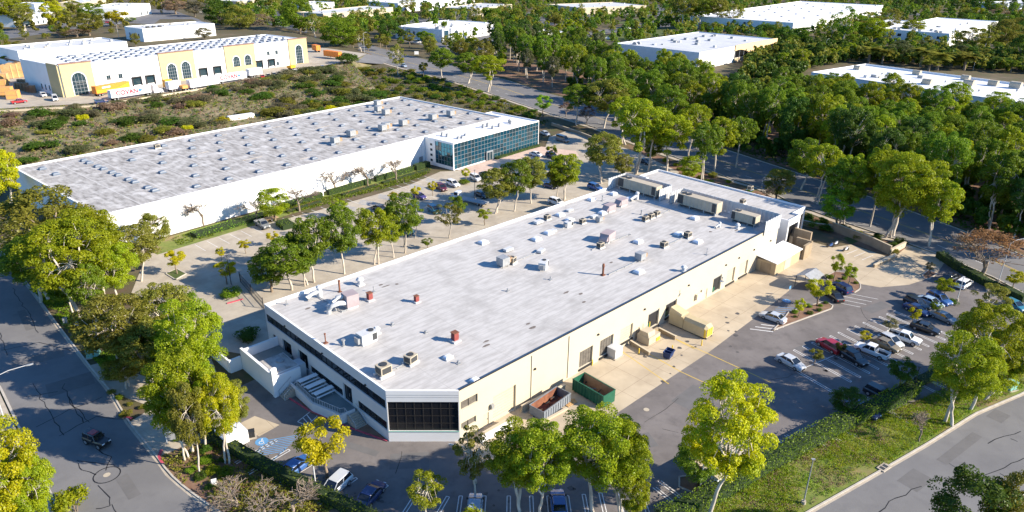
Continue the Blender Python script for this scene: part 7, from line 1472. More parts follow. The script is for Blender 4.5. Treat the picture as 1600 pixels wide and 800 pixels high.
NW += wood([(1010, 242), (1100, 272), (1190, 304), (1240, 330), (1230, 338), (1130, 300), (1060, 272)], 4.2, [('shrub', 'bright'), ('shrub', 'olive'), ('shrub', 'yg')], (1.2, 2.2), (1.3, 1.8), 'on the mulch strip behind the factory wing', 'shrubs behind the factory wing', 34, maxn=18)
NW += wood([(1248, 340), (1300, 352), (1290, 362), (1256, 352)], 3.6, [('shrub', 'dark'), ('shrub', 'green')], (1.8, 3), (1.3, 1.6), 'in the bed by the dark entrance', 'shrubs by the dark entrance', 35, maxn=9)
NW += wood([(1310, 356), (1400, 376), (1420, 384), (1395, 396), (1330, 370)], 3.4, [('shrub', 'dark'), ('shrub', 'olive')], (1.2, 2.4), (1.2, 1.7), 'behind the tan retaining wall', 'shrubs behind the retaining wall', 36, maxn=14)
NW += wood([(120, 500), (150, 520), (185, 600), (150, 570), (110, 520)], 3.4, [('shrub', 'olive'), ('shrub', 'green'), ('shrub', 'dark')], (.8, 1.5), (1.2, 1.8), 'on the verge of the near road', 'shrubs on the near verge', 37, maxn=10)
NW += wood([(172, 612), (200, 618), (225, 640), (196, 650)], 2.2, [('shrub', 'olive'), ('shrub', 'green')], (.7, 1.2), (1.3, 1.8), 'on the bed between the two drives', 'shrubs between the two drives', 38, maxn=8)
NW += wood([(268, 716), (330, 702), (360, 735), (330, 765), (300, 745)], 2.0, [('shrub', 'green'), ('shrub', 'olive'), ('shrub', 'dark')], (.5, 1.2), (1.3, 2.0), 'on the corner bed below the white canopy', 'shrubs on the corner bed', 39, maxn=14)
NW += wood([(1235, 487), (1296, 470), (1300, 480), (1240, 500)], 1.8, [('shrub', 'dark'), ('shrub', 'green')], (.6, 1.1), (1.2, 1.6), 'on the bay island of the orange tree', 'shrubs on the bay island', 40, maxn=9)
NW += wood([(1292, 434), (1330, 430), (1344, 448), (1320, 454)], 2.0, [('shrub', 'dark'), ('shrub', 'green')], (.7, 1.3), (1.2, 1.6), 'on the leafy turning island', 'shrubs on the turning island', 41, maxn=11)
for x, yt, bx, by, w_, lab in ((375, 750, 372, 792, 75, 'leafless grey thicket on the corner bed, first from the road'), (415, 762, 415, 805, 70, 'leafless grey thicket in the middle below the hedge'), (460, 755, 458, 800, 80, 'leafless grey thicket nearest the silver car'), (352, 775, 350, 800, 40, 'small leafless shrub at the kerb edge of the corner bed')):
    T('bare', x, yt, 3, w_, None, lab, (bx, by), 'bare thickets on the corner bed')
for x, y, w_, c, lab in ((333, 738, 26, 'yg', 'rounded yellow-green shrub among the near pale trunks'), (275, 688, 18, 'green', 'small round bush beside the board sign'), (540, 346, 18, 'dark', 'dark round shrub under the lot tree'), (726, 287, 18, 'green', 'round green shrub between cars at the glass office'), (300, 468, 30, 'green', 'leafy shrub inside the parking entry'), (362, 462, 34, 'green', 'green clipped shrub beside the dark gate'), (1470, 452, 22, 'green', 'green shrub at the far lamp post'), (1486, 475, 20, 'dark', 'dark shrub at the edge of the far cluster of cars'), (545, 99, 40, 'dark', 'dark wide shrub right beside the orange trailer'), (775 // 1, 106, 20, 'dark', 'dark shrub under the yellow-green road eucalyptus'), (400, 570, 30, 'dark', 'dark shrub at the foot of the factory corner'), (388, 528, 40, 'dark', 'dark shrub heap between gate and factory corner')):
    p = G(x, y, PLAT if x == 545 else 0); wm = w_ * PX(p)[2] / F_PX; tree_at('shrub', p, wm * .62, wm, c, lab)
print('wood trees', NW)
# ------------------------------------------------------------------ hedges, walls, lamps, yard objects
def hedge(px, wd, h, label, col='green', seed=0, group=None, dens=26, z=0.0):
    rng = np.random.default_rng(900 + seed); P = [G(*p, z) for p in px]; c = P[0].copy(); t = thing('hedge', label, 'hedge', c, 0, group); mb = MB(); V = []; s = .24
    for ib, (a, b) in enumerate(zip(P, P[1:])):
        d = (b - a); L = d.length; d /= L; n = Vector((-d.y, d.x, 0)); mb.beam(a - c, b - c, wd * (.8 - .01 * ib), h * .88 - .012 * ib)
        N = int(L * (wd + 2 * h) * dens / 3)
        for k in range(N):
            u = rng.uniform(0, L); q = rng.uniform(0, wd + 2 * h)
            if q < h: p = a + d * u + n * (-wd / 2) + Vector((0, 0, q)); nn = -n
            elif q < h + wd: p = a + d * u + n * (q - h - wd / 2) + Vector((0, 0, h + rng.normal() * .07)); nn = Vector((0, 0, 1))
            else: p = a + d * u + n * (wd / 2) + Vector((0, 0, q - h - wd)); nn = n
            p = p + nn * rng.normal() * .09; m = (nn + Vector(rng.normal(size=3)) * .6).normalized(); tt = m.orthogonal().normalized(); bb = m.cross(tt); e = s * rng.uniform(.6, 1.3); p -= c
            V += [p - tt * e * .5, p + bb * e * .35, p + tt * e * .5, p - bb * e * .35]
    mb.build('inner_growth', mat('hedge_core', (.022, .04, .012), .95) if 'hedge_core' not in MATS else MATS['hedge_core'], t)
    quads_obj('leaves', np.array([tuple(v) for v in V]), LEAF[col], t); return t
hedge([(328, 682), (380, 714), (430, 741), (520, 786), (600, 824)], 1.6, 1.5, 'clipped hedge running below the blue saloon and silver car', 'green', 1)
hedge([(1030, 822), (1090, 796), (1200, 730), (1310, 671), (1400, 629), (1428, 611)], 2.2, 2.1, 'long clipped hedge edging the lower car park along the road verge', 'green', 2, None, 60)
hedge([(1432, 602), (1470, 584), (1530, 560)], 1.5, 1.3, 'ragged hedge continuing under the big end eucalyptus', 'sage', 3)
hedge([(1466, 402), (1500, 424), (1540, 446), (1600, 472)], 1.8, 1.6, 'dark hedge between the upper road sidewalk and the white tall car', 'dark', 4)
def wb_hedge(u0, u1, v, wd, h, lab, col, seed): a, b = PX(Bp(u0, v)), PX(Bp(u1, v)); hedge([a[:2], b[:2]], wd, h, lab, col, seed, 'hedges along the long white wall', 20)
wb_hedge(-76, -58, -5.2, 3.4, 1.0, 'wide bright ground hedge at the near part of the long white wall', 'bright', 5); wb_hedge(-53, -40, -3.2, 1.4, 1.5, 'green wall hedge nearest the white ramp', 'bright', 6); wb_hedge(-38, -24, -3.2, 1.4, 1.5, 'green wall hedge in the middle of the long wall', 'bright', 7); wb_hedge(-22, -8, -3.2, 1.4, 1.6, 'green wall hedge in sun before the shadowed office corner', 'bright', 8); wb_hedge(-7, -1.5, -3.2, 2.2, 1.8, 'dark wall hedge in the shaded office corner', 'dark', 9)
wb_hedge(-53, -43, -6.8, 1.3, .6, 'low brown hedge in front of the ramp', 'rust', 10); wb_hedge(-36, -24, -6.5, 1.2, .6, 'low brown hedge in the middle of the bays', 'rust', 11); wb_hedge(-22, -4, -6.2, 1.5, .6, 'low olive hedge ending at the office corner', 'olive', 12); wb_hedge(18, 40, -13.0, 1.2, .7, 'low green hedge under the glass office front', 'green', 13)
hedge([(440, 350), (452, 358)], 3.6, 1.3, 'rounded clipped hedge end by the flatbed pickup', 'green', 14)
def wall(px, wd, h, label, m, name='low_wall', z=0.0):
    P = [G(*p, z) for p in px]; t = thing(name, label, 'wall', P[0]); mb = MB()
    for a, b in zip(P, P[1:]): mb.beam(a - P[0], b - P[0], wd, h)
    mb.build('body', m, t); cp_ = MB()
    for a, b in zip(P, P[1:]): d = (b - a).normalized() * .04; cp_.beam(a - P[0] - d + Vector((0, 0, h + .003)), b - P[0] + d + Vector((0, 0, h + .003)), wd + .1, .1)
    cp_.build('coping', M_wallb, t); return t
wall([(1299, 360), (1330, 372), (1360, 384), (1390, 398)], .3, 2.0, 'tan retaining wall behind the motorcycles', M_stucco, 'retaining_wall'); wall([(1390, 398), (1413, 386)], .4, 1.2, 'short white-capped wall turning at the road gate', M_wallb)
wall([(1253, 352), (1275, 357), (1299, 360)], .3, 1.3, 'low tan wall by the dark entrance bed', M_stucco); wall([(1365, 418), (1400, 402)], .35, .6, 'pair-forming tan ramp wall, nearer the island', M_stucco); wall([(1372, 413), (1398, 400)], .35, .5, 'pair-forming tan ramp wall, farther from the island', M_wallt)
wall([(751, 692), (800, 664)], .4, 1.3, 'white wall end below the loading wall by the olive tree', M_wallw); wall([(815, 644), (882, 610)], .3, 1.0, 'long pale wall behind the rusty skip', M_concl); wall([(846, 662), (886, 640)], .3, .25, 'low tan kerb wall in front of the rusty skip', M_conc)
wall([(985, 538), (1014, 556)], .25, .7, 'thin dark dock guide wall nearer the white cabinet', M_stucco, 'dock_wall'); wall([(1029, 518), (1055, 531)], .25, .7, 'thin tan dock guide wall beside the tan compactor', M_stucco, 'dock_wall')
wall([(862, 196), (905, 210), (960, 232)], .3, 1.0, 'low tan wall behind the far sunny car park', M_stucco); wall([(-20, 176), (60, 172), (150, 167), (330, 138)], .25, .6, 'low white kerb wall under the moving trailers', M_wallb, z=PLAT)
# white ramp block against the long white wall
t = thing('loading_ramp', 'white sloping ramp block against the long white wall', 'ramp', Bp(-54, -.3), yb); m = MB(); m.loft([[(x, 0, 0), (x, -2.4, 0), (x, -2.4, z), (x, 0, z)] for x, z in ((0, .1), (12, 1.5), (15, 1.5))]); m.build('ramp_body', M_wallw, t); m = MB(); rail(m, [(0, -2.4), (15, -2.4)], 1.5); m.build('railing', M_metalw, t)
def lamp(px, top, label, m, arm=2.2, ang=0.0, head='arm', group=None, z=0.0, r=.09, H=None):
    p = G(*px, z); h = H or H_at(p, top); t = thing('street_lamp', label, 'street lamp', p, ang, group); g = MB(); g.tube([(0, 0, 0), (0, 0, h)], [r, r * .6], 8); g.build('pole', m, t); g = MB(); g.cyl(0, 0, 0, .45, .28, 10); g.build('base', M_concl, t)
    if head == 'arm':
        g = MB(); g.tube([(0, 0, h - .3), (arm * .5, 0, h + .35), (arm, 0, h + .5)], .05, 6); g.build('arm', m, t); g = MB(); g.loft([[(x, -w, z0), (x, w, z0), (x, w * .8, z0 + .14), (x, -w * .8, z0 + .14)] for x, w, z0 in ((arm - .1, .08, h + .42), (arm + .3, .16, h + .42), (arm + .75, .12, h + .46))]); g.build('lamp_head', M_metal, t)
    else:
        g = MB(); g.box(-.22, .22, -.12, .12, h, h + .1); g.build('lamp_head', m, t)
    return t
lamp((9, 662), 640, 'pale curved-arm lamp beside the golden corner eucalyptus', M_metalw, 4.2, .55, H=7.5)
lamp((1560, 440), 378, 'pale arm lamp on the sidewalk by the rust-brown tree', M_metalw, 2.6, .2)
lamp((1255, 787), 718, 'slim bare pole lamp on the green verge before the hedge', M_metal, .1, 0, 'box'); lamp((1425, 615), 574, 'thin dark lamp post beside the long hedge', M_dmet, .1, 0, 'box'); lamp((1495, 470), 433, 'white lamp post at the far cluster of cars', M_metalw, .1, 0, 'box'); lamp((742, 310), 266, 'dark lamp post by the black saloon in the lot', M_dmet, .1, .8, 'box')
lamp((494, 763), 712, 'white lamp post with bent arm beside the yellow tree', M_metalw, .9, 2.0); lamp((1093, 768), 700, 'pale lamp post beside the small shed', M_metalw, .1, 0, 'box'); lamp((362, 448), 400, 'dark lamp post among the yellow trees by the gate', M_dmet, .1, 0, 'box'); lamp((742, 755), 738, 'white curved lamp under the sparse olive tree', M_metalw, 2.4, 3.0, H=5)
lamp((632, 386), 330, 'dark pole rising among the lot eucalyptus', M_dmet, .1, 0, 'box')
GS = 'far street lamps'
for x, y, yt, lab in ((570, 90, 52, 'tall white lamp at the road junction by the orange trailer'), (622, 118, 88, 'lamp pole on the bank by the blue pickup'), (993, 62, 46, 'pale lamp on the far lawn'), (1030, 28, 12, 'tall pale lamp on the far bright street'), (1190, 292, 278, 'short lamp on the sidewalk above the wing'), (1520, 110, 92, 'small white lamp by the last date palm'), (1288, 86, 62, 'pale lamp in front of the bright roof corner'), (990, 38, 26, 'far lamp beside the green lawn strip'), (42, 56, 38, 'white lamp before the arched office'), (186, 60, 38, 'white lamp at the panelled warehouse')):
    lamp((x, y), yt, lab, M_metalw, 1.4, .6, group=GS, z=PLAT if x < 200 else 0.0)
# boundary sign boards and cabinets
def board(px, wd, h, ang, label, m, leg=.4, z=0.0, name='sign_board'):
    t = thing(name, label, 'sign', G(*px, z), ang); g = MB(); g.box(-wd / 2, wd / 2, -.06, .06, leg, leg + h); g.build('panel', m, t); g = MB()
    for s in (-1, 1): g.box(s * wd / 2 - .08 * s - .05, s * wd / 2 - .08 * s + .05, -.1, -.062, 0, leg + h + .1)
    g.box(-wd / 2, wd / 2, -.1, -.062, leg + h - .02, leg + h + .08); g.build('frame', M_wallw, t); return t
board((276, 690), 2.4, 1.3, .25, 'grey framed sign board at the second entry drive', M_metal); board((1010 - 28, 46), 4, 2.2, .2, 'white sign board on the far lawn', M_wallw); board((981 - 32, 62), 3.5, 1.6, 0, 'low white monument sign before the pale-roofed building', M_wallw); board((651, 86), 2.6, 1.8, .2, 'white monument sign at the upper road bank', M_wallw)
def cabinet(px, sx, sy, h, label, m, name='utility_cabinet', z=0.0, ang=.4):
    t = thing(name, label, 'utility box', G(*px, z), ang); g = MB(); g.box(-sx / 2, sx / 2, -sy / 2, sy / 2, .15, h); g.build('housing', m, t); g = MB(); g.box(-sx / 2 - .2, sx / 2 + .2, -sy / 2 - .2, sy / 2 + .2, 0, .148); g.build('plinth', M_concl, t); g = MB(); g.box(-.02, .02, -sy / 2 - .02, -sy / 2 - .003, .25, h - .1); g.build('door_seam', M_dmet, t)
    g = MB(); g.box(-sx / 2 - .05, sx / 2 + .05, -sy / 2 - .05, sy / 2 + .05, h + .003, h + .08); g.build('lid', m, t)
cabinet((147, 556), 1.8, 1.5, 1.4, 'pale green transformer box on its pad by the first drive', M_teal); cabinet((103, 506), .6, .5, 1.1, 'small grey post box at the kerb beside trunks', M_metal); cabinet((121, 513), .5, .5, 1.0, 'small white post box next to the thick pale trunk', M_wallw); cabinet((1577, 608), 1.5, 1.2, 1.3, 'pale green cabinet on the road verge by the end eucalyptus', M_teal)
cabinet((335, 757), .5, .4, .6, 'little white marker box on the corner bed', M_wallw); cabinet((960, 556), 1.9, 1.7, 1.7, 'white cabinet against the loading wall between grille doors', M_metalw, ang=YAW)
t = thing('storm_inlet', 'white storm drain inlet slab at the verge kerb', 'drain', G(1381, 731), .62); m = MB(); m.box(-.9, .9, -.5, .5, 0, .16); m.build('slab', M_walk, t); m = MB()
for k in (-.4, .3): m.box(k - .25, k + .25, -.3, .3, .163, .18)
m.build('grating', M_dmet, t)
# white canopy tent
t = thing('canopy_tent', 'white canopy tent with a white side wall beside the hedge', 'tent', G(364, 690), .8); m = MB(); a = 1.55; h = 1.9
for P in (((-a, -a), (a, -a)), ((a, -a), (a, a)), ((a, a), (-a, a)), ((-a, a), (-a, -a))): m.face([(*P[0], h), (*P[1], h), (0, 0, h + .75)]); m.face([(*P[0], h - .3), (*P[1], h - .3), (*P[1], h), (*P[0], h)])
m.build('roof_fabric', M_fabric, t); m = MB(); m.box(-a, a, -a, -a + .04, .05, h - .3); m.box(a - .04, a, -a + .05, a, .05, h - .3); m.build('side_wall', M_wallw, t); m = MB()
for x in (-a + .1, a - .1):
    for y in (-a + .1, a - .1): m.tube([(x, y, 0), (x, y, h)], .04, 6)
m.build('pole', M_metalw, t)
cabinet((393, 683), .9, .7, 1.0, 'dark wheeled bin beside the white tent', M_plast, 'wheeled_bin')
# roll-off skips and bins
def skip(a, b, wd, h, outer, inner, label, junk):
    a, b = G(*a), G(*b); d = (b - a); L = d.length; c = (a + b) / 2; t = thing('roll_off_skip', label, 'skip', c, math.atan2(d.y, d.x)); m = MB(); e = .08
    m.box(-L / 2, L / 2, -wd / 2, -wd / 2 + e, .2, h); m.box(-L / 2, L / 2, wd / 2 - e, wd / 2, .2, h); m.box(-L / 2, -L / 2 + e, -wd / 2 + e, wd / 2 - e, .2, h); m.box(L / 2 - e, L / 2, -wd / 2 + e, wd / 2 - e, .2, h); m.build('shell', outer, t)
    m = MB(); m.box(-L / 2 + e, L / 2 - e, -wd / 2 + e, wd / 2 - e, .2, .3)
    for s in (-1, 1): m.box(-L / 2 + e, L / 2 - e, s * (wd / 2 - e - .004), s * (wd / 2 - e - .02), .3, h - .02)
    m.build('lining', inner, t); m = MB(); n = int(L / .55)
    for k in range(n + 1):
        x = -L / 2 + .08 + (L - .16) * k / n
        for s in (-1, 1): m.box(x - .05, x + .05, s * (wd / 2 + .003), s * (wd / 2 + .08), .2, h)
    for s in (-1, 1): m.box(-L / 2 - .02, L / 2 + .02, s * (wd / 2 + .002), s * (wd / 2 + .1), h - .1, h + .02)
    m.build('rib', outer, t); m = MB()
    for s in (-1, 1): m.box(-L / 2, L / 2, s * .5 - .08, s * .5 + .08, 0, .198)
    m.build('skid_rail', M_dmet, t); r = random.Random(int(L * 10)); m = MB()
    for k in range(16): x, y = r.uniform(-L / 2 + .5, L / 2 - .5), r.uniform(-wd / 2 + .3, wd / 2 - .3); m.beam((x, y, .35 + .3 * r.random()), (x + r.uniform(-.9, .9), y + r.uniform(-.4, .4), .5 + .6 * r.random()), .2, .12, k % 3)
    m.build('scrap_heap', junk, t); return t
skip((838, 654), (880, 624), 2.5, 1.7, M_steelb, M_rust, 'steel-grey open skip with rusty red inside', [M_rust, M_crate, M_dmet]); skip((903, 606), (951, 634), 2.5, 2.2, M_green, M_crated, 'dark green ribbed skip full of scrap on the concrete', [M_dmet, M_metal, M_steelb])
t = thing('refuse_bin', 'dark blue open wheeled bin on the tan apron', 'bin', G(1044, 558), YAW + .2); m = MB(); m.loft([[(-.95 * k, -.65 * k, z), (.95 * k, -.65 * k, z), (.95 * k, .65 * k, z), (-.95 * k, .65 * k, z)] for k, z in ((.82, .18), (1, 1.25), (.93, 1.25), (.78, .3))]); m.build('tub', M_bluem, t); m = MB(); m.box(-1.02, 1.02, -.74, -.66, 1.0, 1.12); m.box(-.06, .06, -.6, .6, .4, 1.2); m.build('rail', M_bluem, t)
for x in (-.6, .6):
    for y in (-.4, .4): m = MB(); m.cyl(x, y, 0, .2, .1, 8); m.build('wheel', M_rubber, t)
# tan compactor box at the dock
a, b = G(1050, 503), G(1108, 528); d = b - a; L = d.length; c = (a + b) / 2; t = thing('refuse_compactor', 'long tan compactor box with yellow end stripes at the open dock', 'compactor', c, math.atan2(d.y, d.x)); m = MB(); sec = lambda x, w, h, ch: [(x, -w, .3), (x, w, .3), (x, w, h - ch), (x, w - ch, h), (x, -w + ch, h), (x, -w, h - ch)]
m.loft([sec(-L / 2 + 3.0, 1.2, 2.5, .5), sec(L / 2 - .5, 1.2, 2.5, .5), sec(L / 2, 1.0, 2.1, .45)]); m.build('container', M_tanm, t); m = MB(); m.box(-L / 2, -L / 2 + 2.9, -1.15, 1.15, .3, 2.4); m.loft([[(x, -1.15, 2.4), (x, 1.15, 2.4), (x, .9, h_), (x, -.9, h_)] for x, h_ in ((-L / 2, 3.3), (-L / 2 + 2.4, 2.7))]); m.build('hopper', M_tanm, t); m = MB()
for y in (-.9, -.3, .3): m.box(L / 2 + .004, L / 2 + .06, y, y + .4, .5, 1.9)
m.box(L / 2 - .4, L / 2 - .1, -1.24, -1.205, .4, 1.9); m.build('warning_stripe', M_yell, t); m = MB()
for s in (-.8, .8): m.box(-L / 2, L / 2, s - .1, s + .1, 0, .298)
m.build('skid_rail', M_dmet, t)
t = thing('dock_baler', 'white boxy baling machine with yellow guard beside a dock door', 'machine', Ap(40.2, -1.7), YAW); m = MB(); m.box(-1.6, 1.6, -1.2, 1.2, .1, 1.5); m.loft([[(x, -1.0, 1.5), (x, 1.0, 1.5), (x, .8, 2.3), (x, -.8, 2.3)] for x in (-1.5, .4)]); m.build('housing', M_bmet, t); m = MB(); m.box(1.605, 1.7, -.9, .6, .3, .9); m.box(.5, 1.5, -1.3, -1.203, .2, .8); m.build('guard', M_yell, t); m = MB(); m.tube([(1.2, .8, 1.5), (1.2, .8, 2.8)], .08, 6); m.build('post', M_yell, t)
# shed built against the loading wall
t = thing('lean_to_shed', 'tan shed with flat white roof against the loading wall', 'shed', Ap(80.2, -4.2), YAW); m = MB(); m.box(0, 11, 0, 4.15, 0, 2.7); m.build('wall', M_wallt, t); m = MB(); m.loft([[(x, -.3, 2.72), (x, 4.18, 3.25), (x, 4.18, 3.4), (x, -.3, 2.87)] for x in (-.3, 11.3)]); m.build('roof', M_wallw, t); m = MB(); m.box(4.0, 6.8, -.05, -.004, .05, 2.4); m.build('double_door', M_wallb, t); m = MB(); m.box(-.05, -.004, 1, 3.2, .05, 2.3); m.build('side_door', M_stucco, t)
t = thing('corner_shed', 'small white shed with flat tan roof behind the leaning golden eucalyptus', 'shed', G(1118, 772), math.atan2(*(G(1176, 737) - G(1118, 772)).yx)); L = (G(1176, 737) - G(1118, 772)).length; m = MB(); m.box(0, L, 0, 3.4, 0, 2.4); m.build('wall', M_wallw, t); m = MB(); m.box(-.25, L + .25, -.25, 3.65, 2.403, 2.6); m.build('roof', M_wallb, t); m = MB(); m.box(L * .3, L * .55, -.05, -.004, .05, 2.1); m.box(-.05, -.004, 1, 2.4, .05, 2.1); m.build('door', M_metal, t)
t = thing('bay_shelter', 'small grey gabled shelter on the apron beside the orange island tree', 'shelter', G(1262, 446), .75); m = MB(); m.loft([[(x, -1.8, 2.3), (x, 0, 3.1), (x, 1.8, 2.3), (x, 1.8, 2.2), (x, 0, 3.0), (x, -1.8, 2.2)] for x in (-2.4, 2.4)]); m.build('roof', M_metal, t); m = MB()
for x in (-2.2, 2.2):
    for y in (-1.6, 1.6): m.tube([(x, y, 0), (x, y, 2.3)], .06, 6)
m.build('post', M_dmet, t); m = MB(); m.box(-2, 2, -1.5, -1.4, .2, 2.0); m.build('back_panel', M_metal, t)
t = thing('parking_sign', 'small blue accessible bay sign post by the shelter', 'sign', G(1232, 462), .6); m = MB(); m.tube([(0, 0, 0), (0, 0, 2.1)], .04, 6); m.build('pole', M_metal, t); m = MB(); m.box(-.28, .28, -.05, -.02, 1.45, 2.1); m.build('panel', M_markb, t)
# pallets, bollards and gates
for i, (x, y) in enumerate(((894, 628), (889, 632))):
    t = thing('wooden_pallet', ['loose wooden pallet lying between the two skips', 'second wooden pallet nearer the rusty skip'][i], 'pallet', G(x, y), .4 + i * .3); m = MB()
    for k in range(5): m.box(-.6, .6, -.5 + k * .22, -.38 + k * .22, .1, .13)
    m.build('board', M_crate, t); m = MB()
    for k in (-.5, 0, .5): m.box(k - .05, k + .05, -.5, .5, 0, .098)
    m.build('runner', M_crated, t)
t = thing('flat_trailer', 'low brown flat trailer behind the grey flatbed pickup', 'trailer', G(422, 344), .8); m = MB(); m.box(-1.8, 1.8, -1, 1, .5, .62); m.build('deck', M_crated, t)
for y in (-1, 1): wheel(t, 0, y, .32, .2)
t = thing('flatbed_trailer', 'long pale flatbed recovery trailer beside the dark lamp post', 'trailer', G(740, 318), -.55, ); m = MB(); m.box(-4, 4, -1.2, 1.2, .7, .95); m.build('deck', M_metal, t); m = MB(); m.loft([[(x, -1.05, .6), (x, 1.05, .6), (x, .95, z), (x, -.95, z)] for x, z in ((-6.6, 1.3), (-5.9, 1.5), (-5.4, 2.5), (-4.3, 2.5))]); m.build('cab', PM['white'], t); m = MB(); m.box(-5.5, -4.5, -1.04, 1.04, 1.6, 2.3); m.build('window', M_carglass, t)
for x in (-5.6, 2.0, 3.0):
    for y in (-1, 1): wheel(t, x, y, .42, .3)
t = thing('swing_gate', 'dark barred gate and fence by the factory rear corner', 'gate', G(376, 441), 0); m = MB(); A, B_ = G(376, 441), G(412, 482); A2 = Vector((0, 0, 0)); B2 = B_ - A
for hh in (.1, 1.0, 1.9): m.tube([A2 + Vector((0, 0, hh)), B2 + Vector((0, 0, hh))], .05, 5)
for k in range(27): p = A2.lerp(B2, k / 26); m.tube([p, p + Vector((0, 0, 1.95))], .03, 4, cap=False)
m.build('bars', M_dmet, t); m = MB()
for k in (0, .5, 1): p = A2.lerp(B2, k); m.tube([p, p + Vector((0, 0, 2.2))], .09, 6)
m.build('post', M_dmet, t)
for i, (x, y) in enumerate(((925, 571), (1001, 525), (1050, 548), (1030, 506), (1096, 540), (998, 553))):
    t = thing('bollard', ['yellow bollard at the first grille door', 'yellow bollard beside the baling machine', 'yellow bollard behind the blue bin', 'yellow bollard at the open dock corner', 'yellow bollard past the compactor end', 'yellow bollard between the yellow lines'][i], 'bollard', G(x, y), 0, 'yellow bollards on the apron'); m = MB(); m.cyl(0, 0, 0, 1.0, .1, 8); m.build('post', M_yell, t); m = MB(); m.cyl(0, 0, 1.0, 1.06, .11, 8, r2=.05); m.build('cap', M_yell, t)
# leafy ground cover on the verge and dry brush on the slope
def cover(name, pts, size, m, label, cat, seed):
    rng = np.random.default_rng(seed); pts = np.array(pts); v = leaf_quads(rng, pts, np.full(len(pts), .28), 5, size, .55, .1, .1); o = quads_obj(name, v, m); return tag(o, label, cat, kind='stuff')
def scatter(px, n, seed, z=.02, clump=.12):
    P = [tuple(p.xy) for p in gp(*px)]; rng = random.Random(seed); xs = [p[0] for p in P]; ys = [p[1] for p in P]; out = []; off = rng.uniform(0, 100)
    from mathutils import noise
    while len(out) < n:
        q = (rng.uniform(min(xs), max(xs)), rng.uniform(min(ys), max(ys)))
        if inside(q, P) and noise.noise(Vector((q[0] * clump, q[1] * clump, off))) + rng.uniform(-.25, .35) > 0: out.append((q[0], q[1], z + .1))
    return out
VS = [(1020, 845), (1090, 798), (1200, 732), (1315, 672), (1432, 628), (1510, 590), (1600, 550), (1600, 606), (1525, 640), (1450, 687), (1350, 745), (1262, 792), (1180, 842)]
cover('ground_cover', scatter(VS, 8000, 1, clump=.2), .13, LEAF['yg'], 'leafy green ground cover on the verge below the long hedge', 'ground cover', 1)
cover('ground_cover', scatter(VS, 5000, 6, clump=.35), .14, LEAF['bright'], 'bright green tufts among the verge cover', 'ground cover', 6)
cover('ground_cover', scatter(VS, 3000, 2, clump=.3), .14, LEAF['pink'], 'brown dry tufts among the verge cover', 'ground cover', 2)
cover('undergrowth', scatter([(250, 714), (285, 700), (335, 692), (430, 750), (520, 795), (440, 850), (360, 806), (290, 760)], 1500, 3), .24, LEAF['olive'], 'dry olive undergrowth on the corner bed', 'undergrowth', 3)
cover('undergrowth', scatter([(30, 440), (70, 440), (130, 500), (190, 560), (165, 580), (110, 520), (60, 462)], 1500, 4), .3, LEAF['green'], 'green undergrowth on the near road verge', 'undergrowth', 4)
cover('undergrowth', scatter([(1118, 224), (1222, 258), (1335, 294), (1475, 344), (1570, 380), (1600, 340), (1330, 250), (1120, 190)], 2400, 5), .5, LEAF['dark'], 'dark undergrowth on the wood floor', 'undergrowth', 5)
cover('ground_cover', scatter([(268, 372), (440, 326), (640, 276), (690, 256), (690, 262), (640, 284), (440, 338), (280, 384)], 1400, 7), .3, LEAF['green'], 'green ground cover along the long white wall', 'ground cover', 7)
hb = random.Random(9); pts = {0: [], 1: [], 2: [], 3: []}
for _ in range(12000):
    j, i = hb.uniform(.1, NS - 1.05), hb.uniform(2, NT - 1.05); a, b = int(j), int(i); p = HGRID[a][b].lerp(HGRID[a][b + 1], i - b).lerp(HGRID[a + 1][b].lerp(HGRID[a + 1][b + 1], i - b), j - a)
    if -60 < PX(p)[0] < 660: pts[(0, 0, 1, 1, 2, 2, 3, 3, 3)[hb.randrange(9)]].append((p.x, p.y, p.z + .25))
for k, (c, l) in enumerate((('grey', 'grey dry brush covering the slope behind the long warehouse'), ('olive', 'olive brush covering the slope behind the long warehouse'), ('dark', 'dark green low brush covering the slope behind the long warehouse'), ('pink', 'brown dead brush covering the slope behind the long warehouse'))):
    rng = np.random.default_rng(60 + k); v = leaf_quads(rng, np.array(pts[k]), rng.uniform(.4, 1.0, len(pts[k])), 13, .5, .8, .0, .1); tag(quads_obj('dry_brush', v, LEAF[c]), l, 'brush', kind='stuff')

# far-off wood that reads as one mass between the farthest buildings
def far_mass(polys, gap, hr_, col, label, seed, maxn=400):
    rng = random.Random(seed); cen = []; rad = []; n = 0; grid_ = set()
    for px, z in polys:
        P = [tuple(p.xy) for p in gp(*px, z=z)]; xs = [p[0] for p in P]; ys = [p[1] for p in P]
        for _ in range(int(maxn * 6)):
            q = (rng.uniform(min(xs), max(xs)), rng.uniform(min(ys), max(ys))); k = (round(q[0] / gap), round(q[1] / gap))
            if k in grid_ or not inside(q, P) or in_building(q, 4): continue
            grid_.add(k); h = rng.uniform(*hr_)
            for _k in range(9): a = rng.uniform(0, 6.28); r_ = rng.uniform(0, h * .32); cen.append((q[0] + math.cos(a) * r_, q[1] + math.sin(a) * r_, z + rng.uniform(.25, .95) * h)); rad.append(rng.uniform(.12, .2) * h)
    v = leaf_quads(np.random.default_rng(seed), cen, rad, 34, 1.15, .9, .1, .5); tag(quads_obj('far_woodland', v, LEAF[col]), label, 'woodland', kind='stuff')
FC = [([(1215, 75), (1300, 80), (1640, 95), (1640, 118), (1440, 104), (1340, 94), (1270, 108), (1225, 115)], 0.0), ([(1165, 102), (1215, 78), (1262, 112), (1210, 150), (1150, 150)], 0.0)]
FB = [([(600, 56), (1640, 100), (1700, 40), (1640, -4), (600, -14), (560, 10)], 0.0), ([(330, 30), (560, 70), (600, 40), (560, -10), (330, -12)], 0.0)]
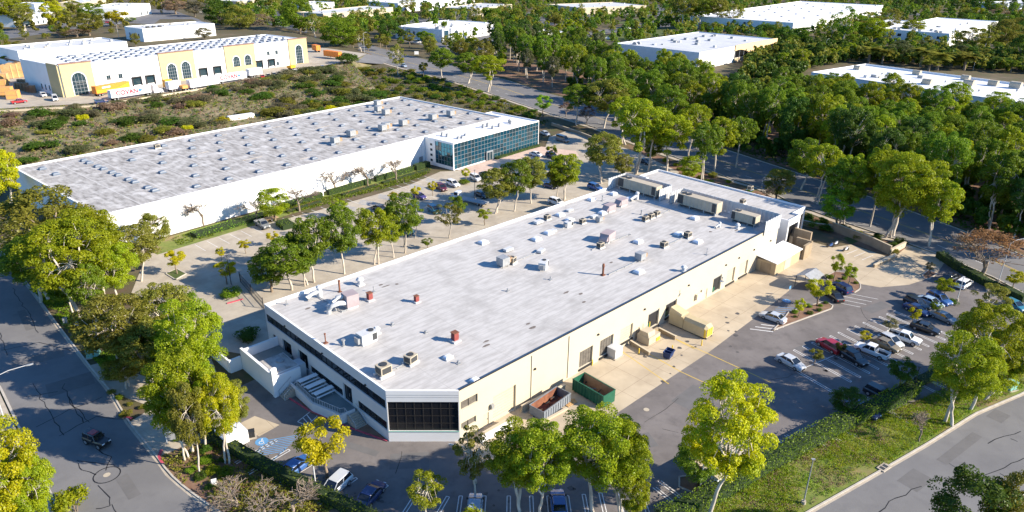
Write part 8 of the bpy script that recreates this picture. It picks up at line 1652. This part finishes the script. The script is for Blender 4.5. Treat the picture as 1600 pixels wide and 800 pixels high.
far_mass(FB, 19, (5, 12), 'green', 'green mass of far trees filling the gaps between distant buildings', 71)
far_mass(FB, 21, (5, 13), 'olive', 'olive mass of far trees filling the gaps between distant buildings', 72)
far_mass(FB, 23, (6, 12), 'dark', 'dark mass of far trees filling the gaps between distant buildings', 73)
far_mass([([(0, 54), (200, 48), (210, 26), (340, 12), (330, -14), (0, -10)], PLAT)], 17, (4, 9), 'olive', 'olive mass of far trees around the upper offices', 74)
far_mass(FC, 6, (3, 8), 'olive', 'olive thicket in the gaps beside the wave-fronted building', 75, 900)
far_mass(FC, 7, (3, 9), 'dark', 'dark thicket in the gaps behind the bright white roof', 76, 900)
BK = [(545, 102), (620, 106), (720, 133), (862, 183), (850, 196), (700, 172), (625, 176), (560, 150)]
cover('dry_brush', scatter(BK, 1500, 8), .6, LEAF['olive'], 'olive brush on the road bank behind the long warehouse', 'brush', 8)
cover('dry_brush', scatter(BK, 1500, 9), .6, LEAF['dark'], 'dark brush on the road bank behind the long warehouse', 'brush', 9)
WD = [([(1125, 226), (1222, 252), (1335, 288), (1475, 338), (1590, 376), (1690, 400), (1690, 300), (1600, 210), (1437, 186), (1310, 162), (1215, 155), (1100, 176)], 0.0)]
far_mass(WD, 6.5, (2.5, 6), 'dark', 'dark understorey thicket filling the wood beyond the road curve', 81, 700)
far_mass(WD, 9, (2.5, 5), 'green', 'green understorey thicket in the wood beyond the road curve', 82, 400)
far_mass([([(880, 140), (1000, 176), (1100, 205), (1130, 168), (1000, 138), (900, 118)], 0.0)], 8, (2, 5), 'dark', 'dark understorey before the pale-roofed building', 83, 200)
for i, (p, q) in enumerate((((862, 364), (930, 340)), ((786, 416), (850, 392)), ((1000, 407), (952, 430)), ((1037, 386), (1074, 371)), ((600, 585), (642, 567)), ((545, 484), (500, 466)), ((1008, 345), (995, 314)), ((925, 391), (986, 368)))):
    a, b = [Matrix.Rotation(-YAW, 3, 'Z') @ (G(*c, DK) - OA) for c in (p, q)]; m = MB(); m.beam((a.x, a.y, DK + .12), (b.x, a.y, DK + .12), .12, .1); m.beam((b.x, a.y + .06, DK + .13), (b.x, b.y, DK + .13), .12, .1)
    for t_ in np.linspace(0, 1, 5): x_ = a.x + (b.x - a.x) * t_; m.box(x_ - .12, x_ + .12, a.y - .1, a.y + .1, DK + .004, DK + .119)
    m.build('conduit_run', M_metal, roofA)
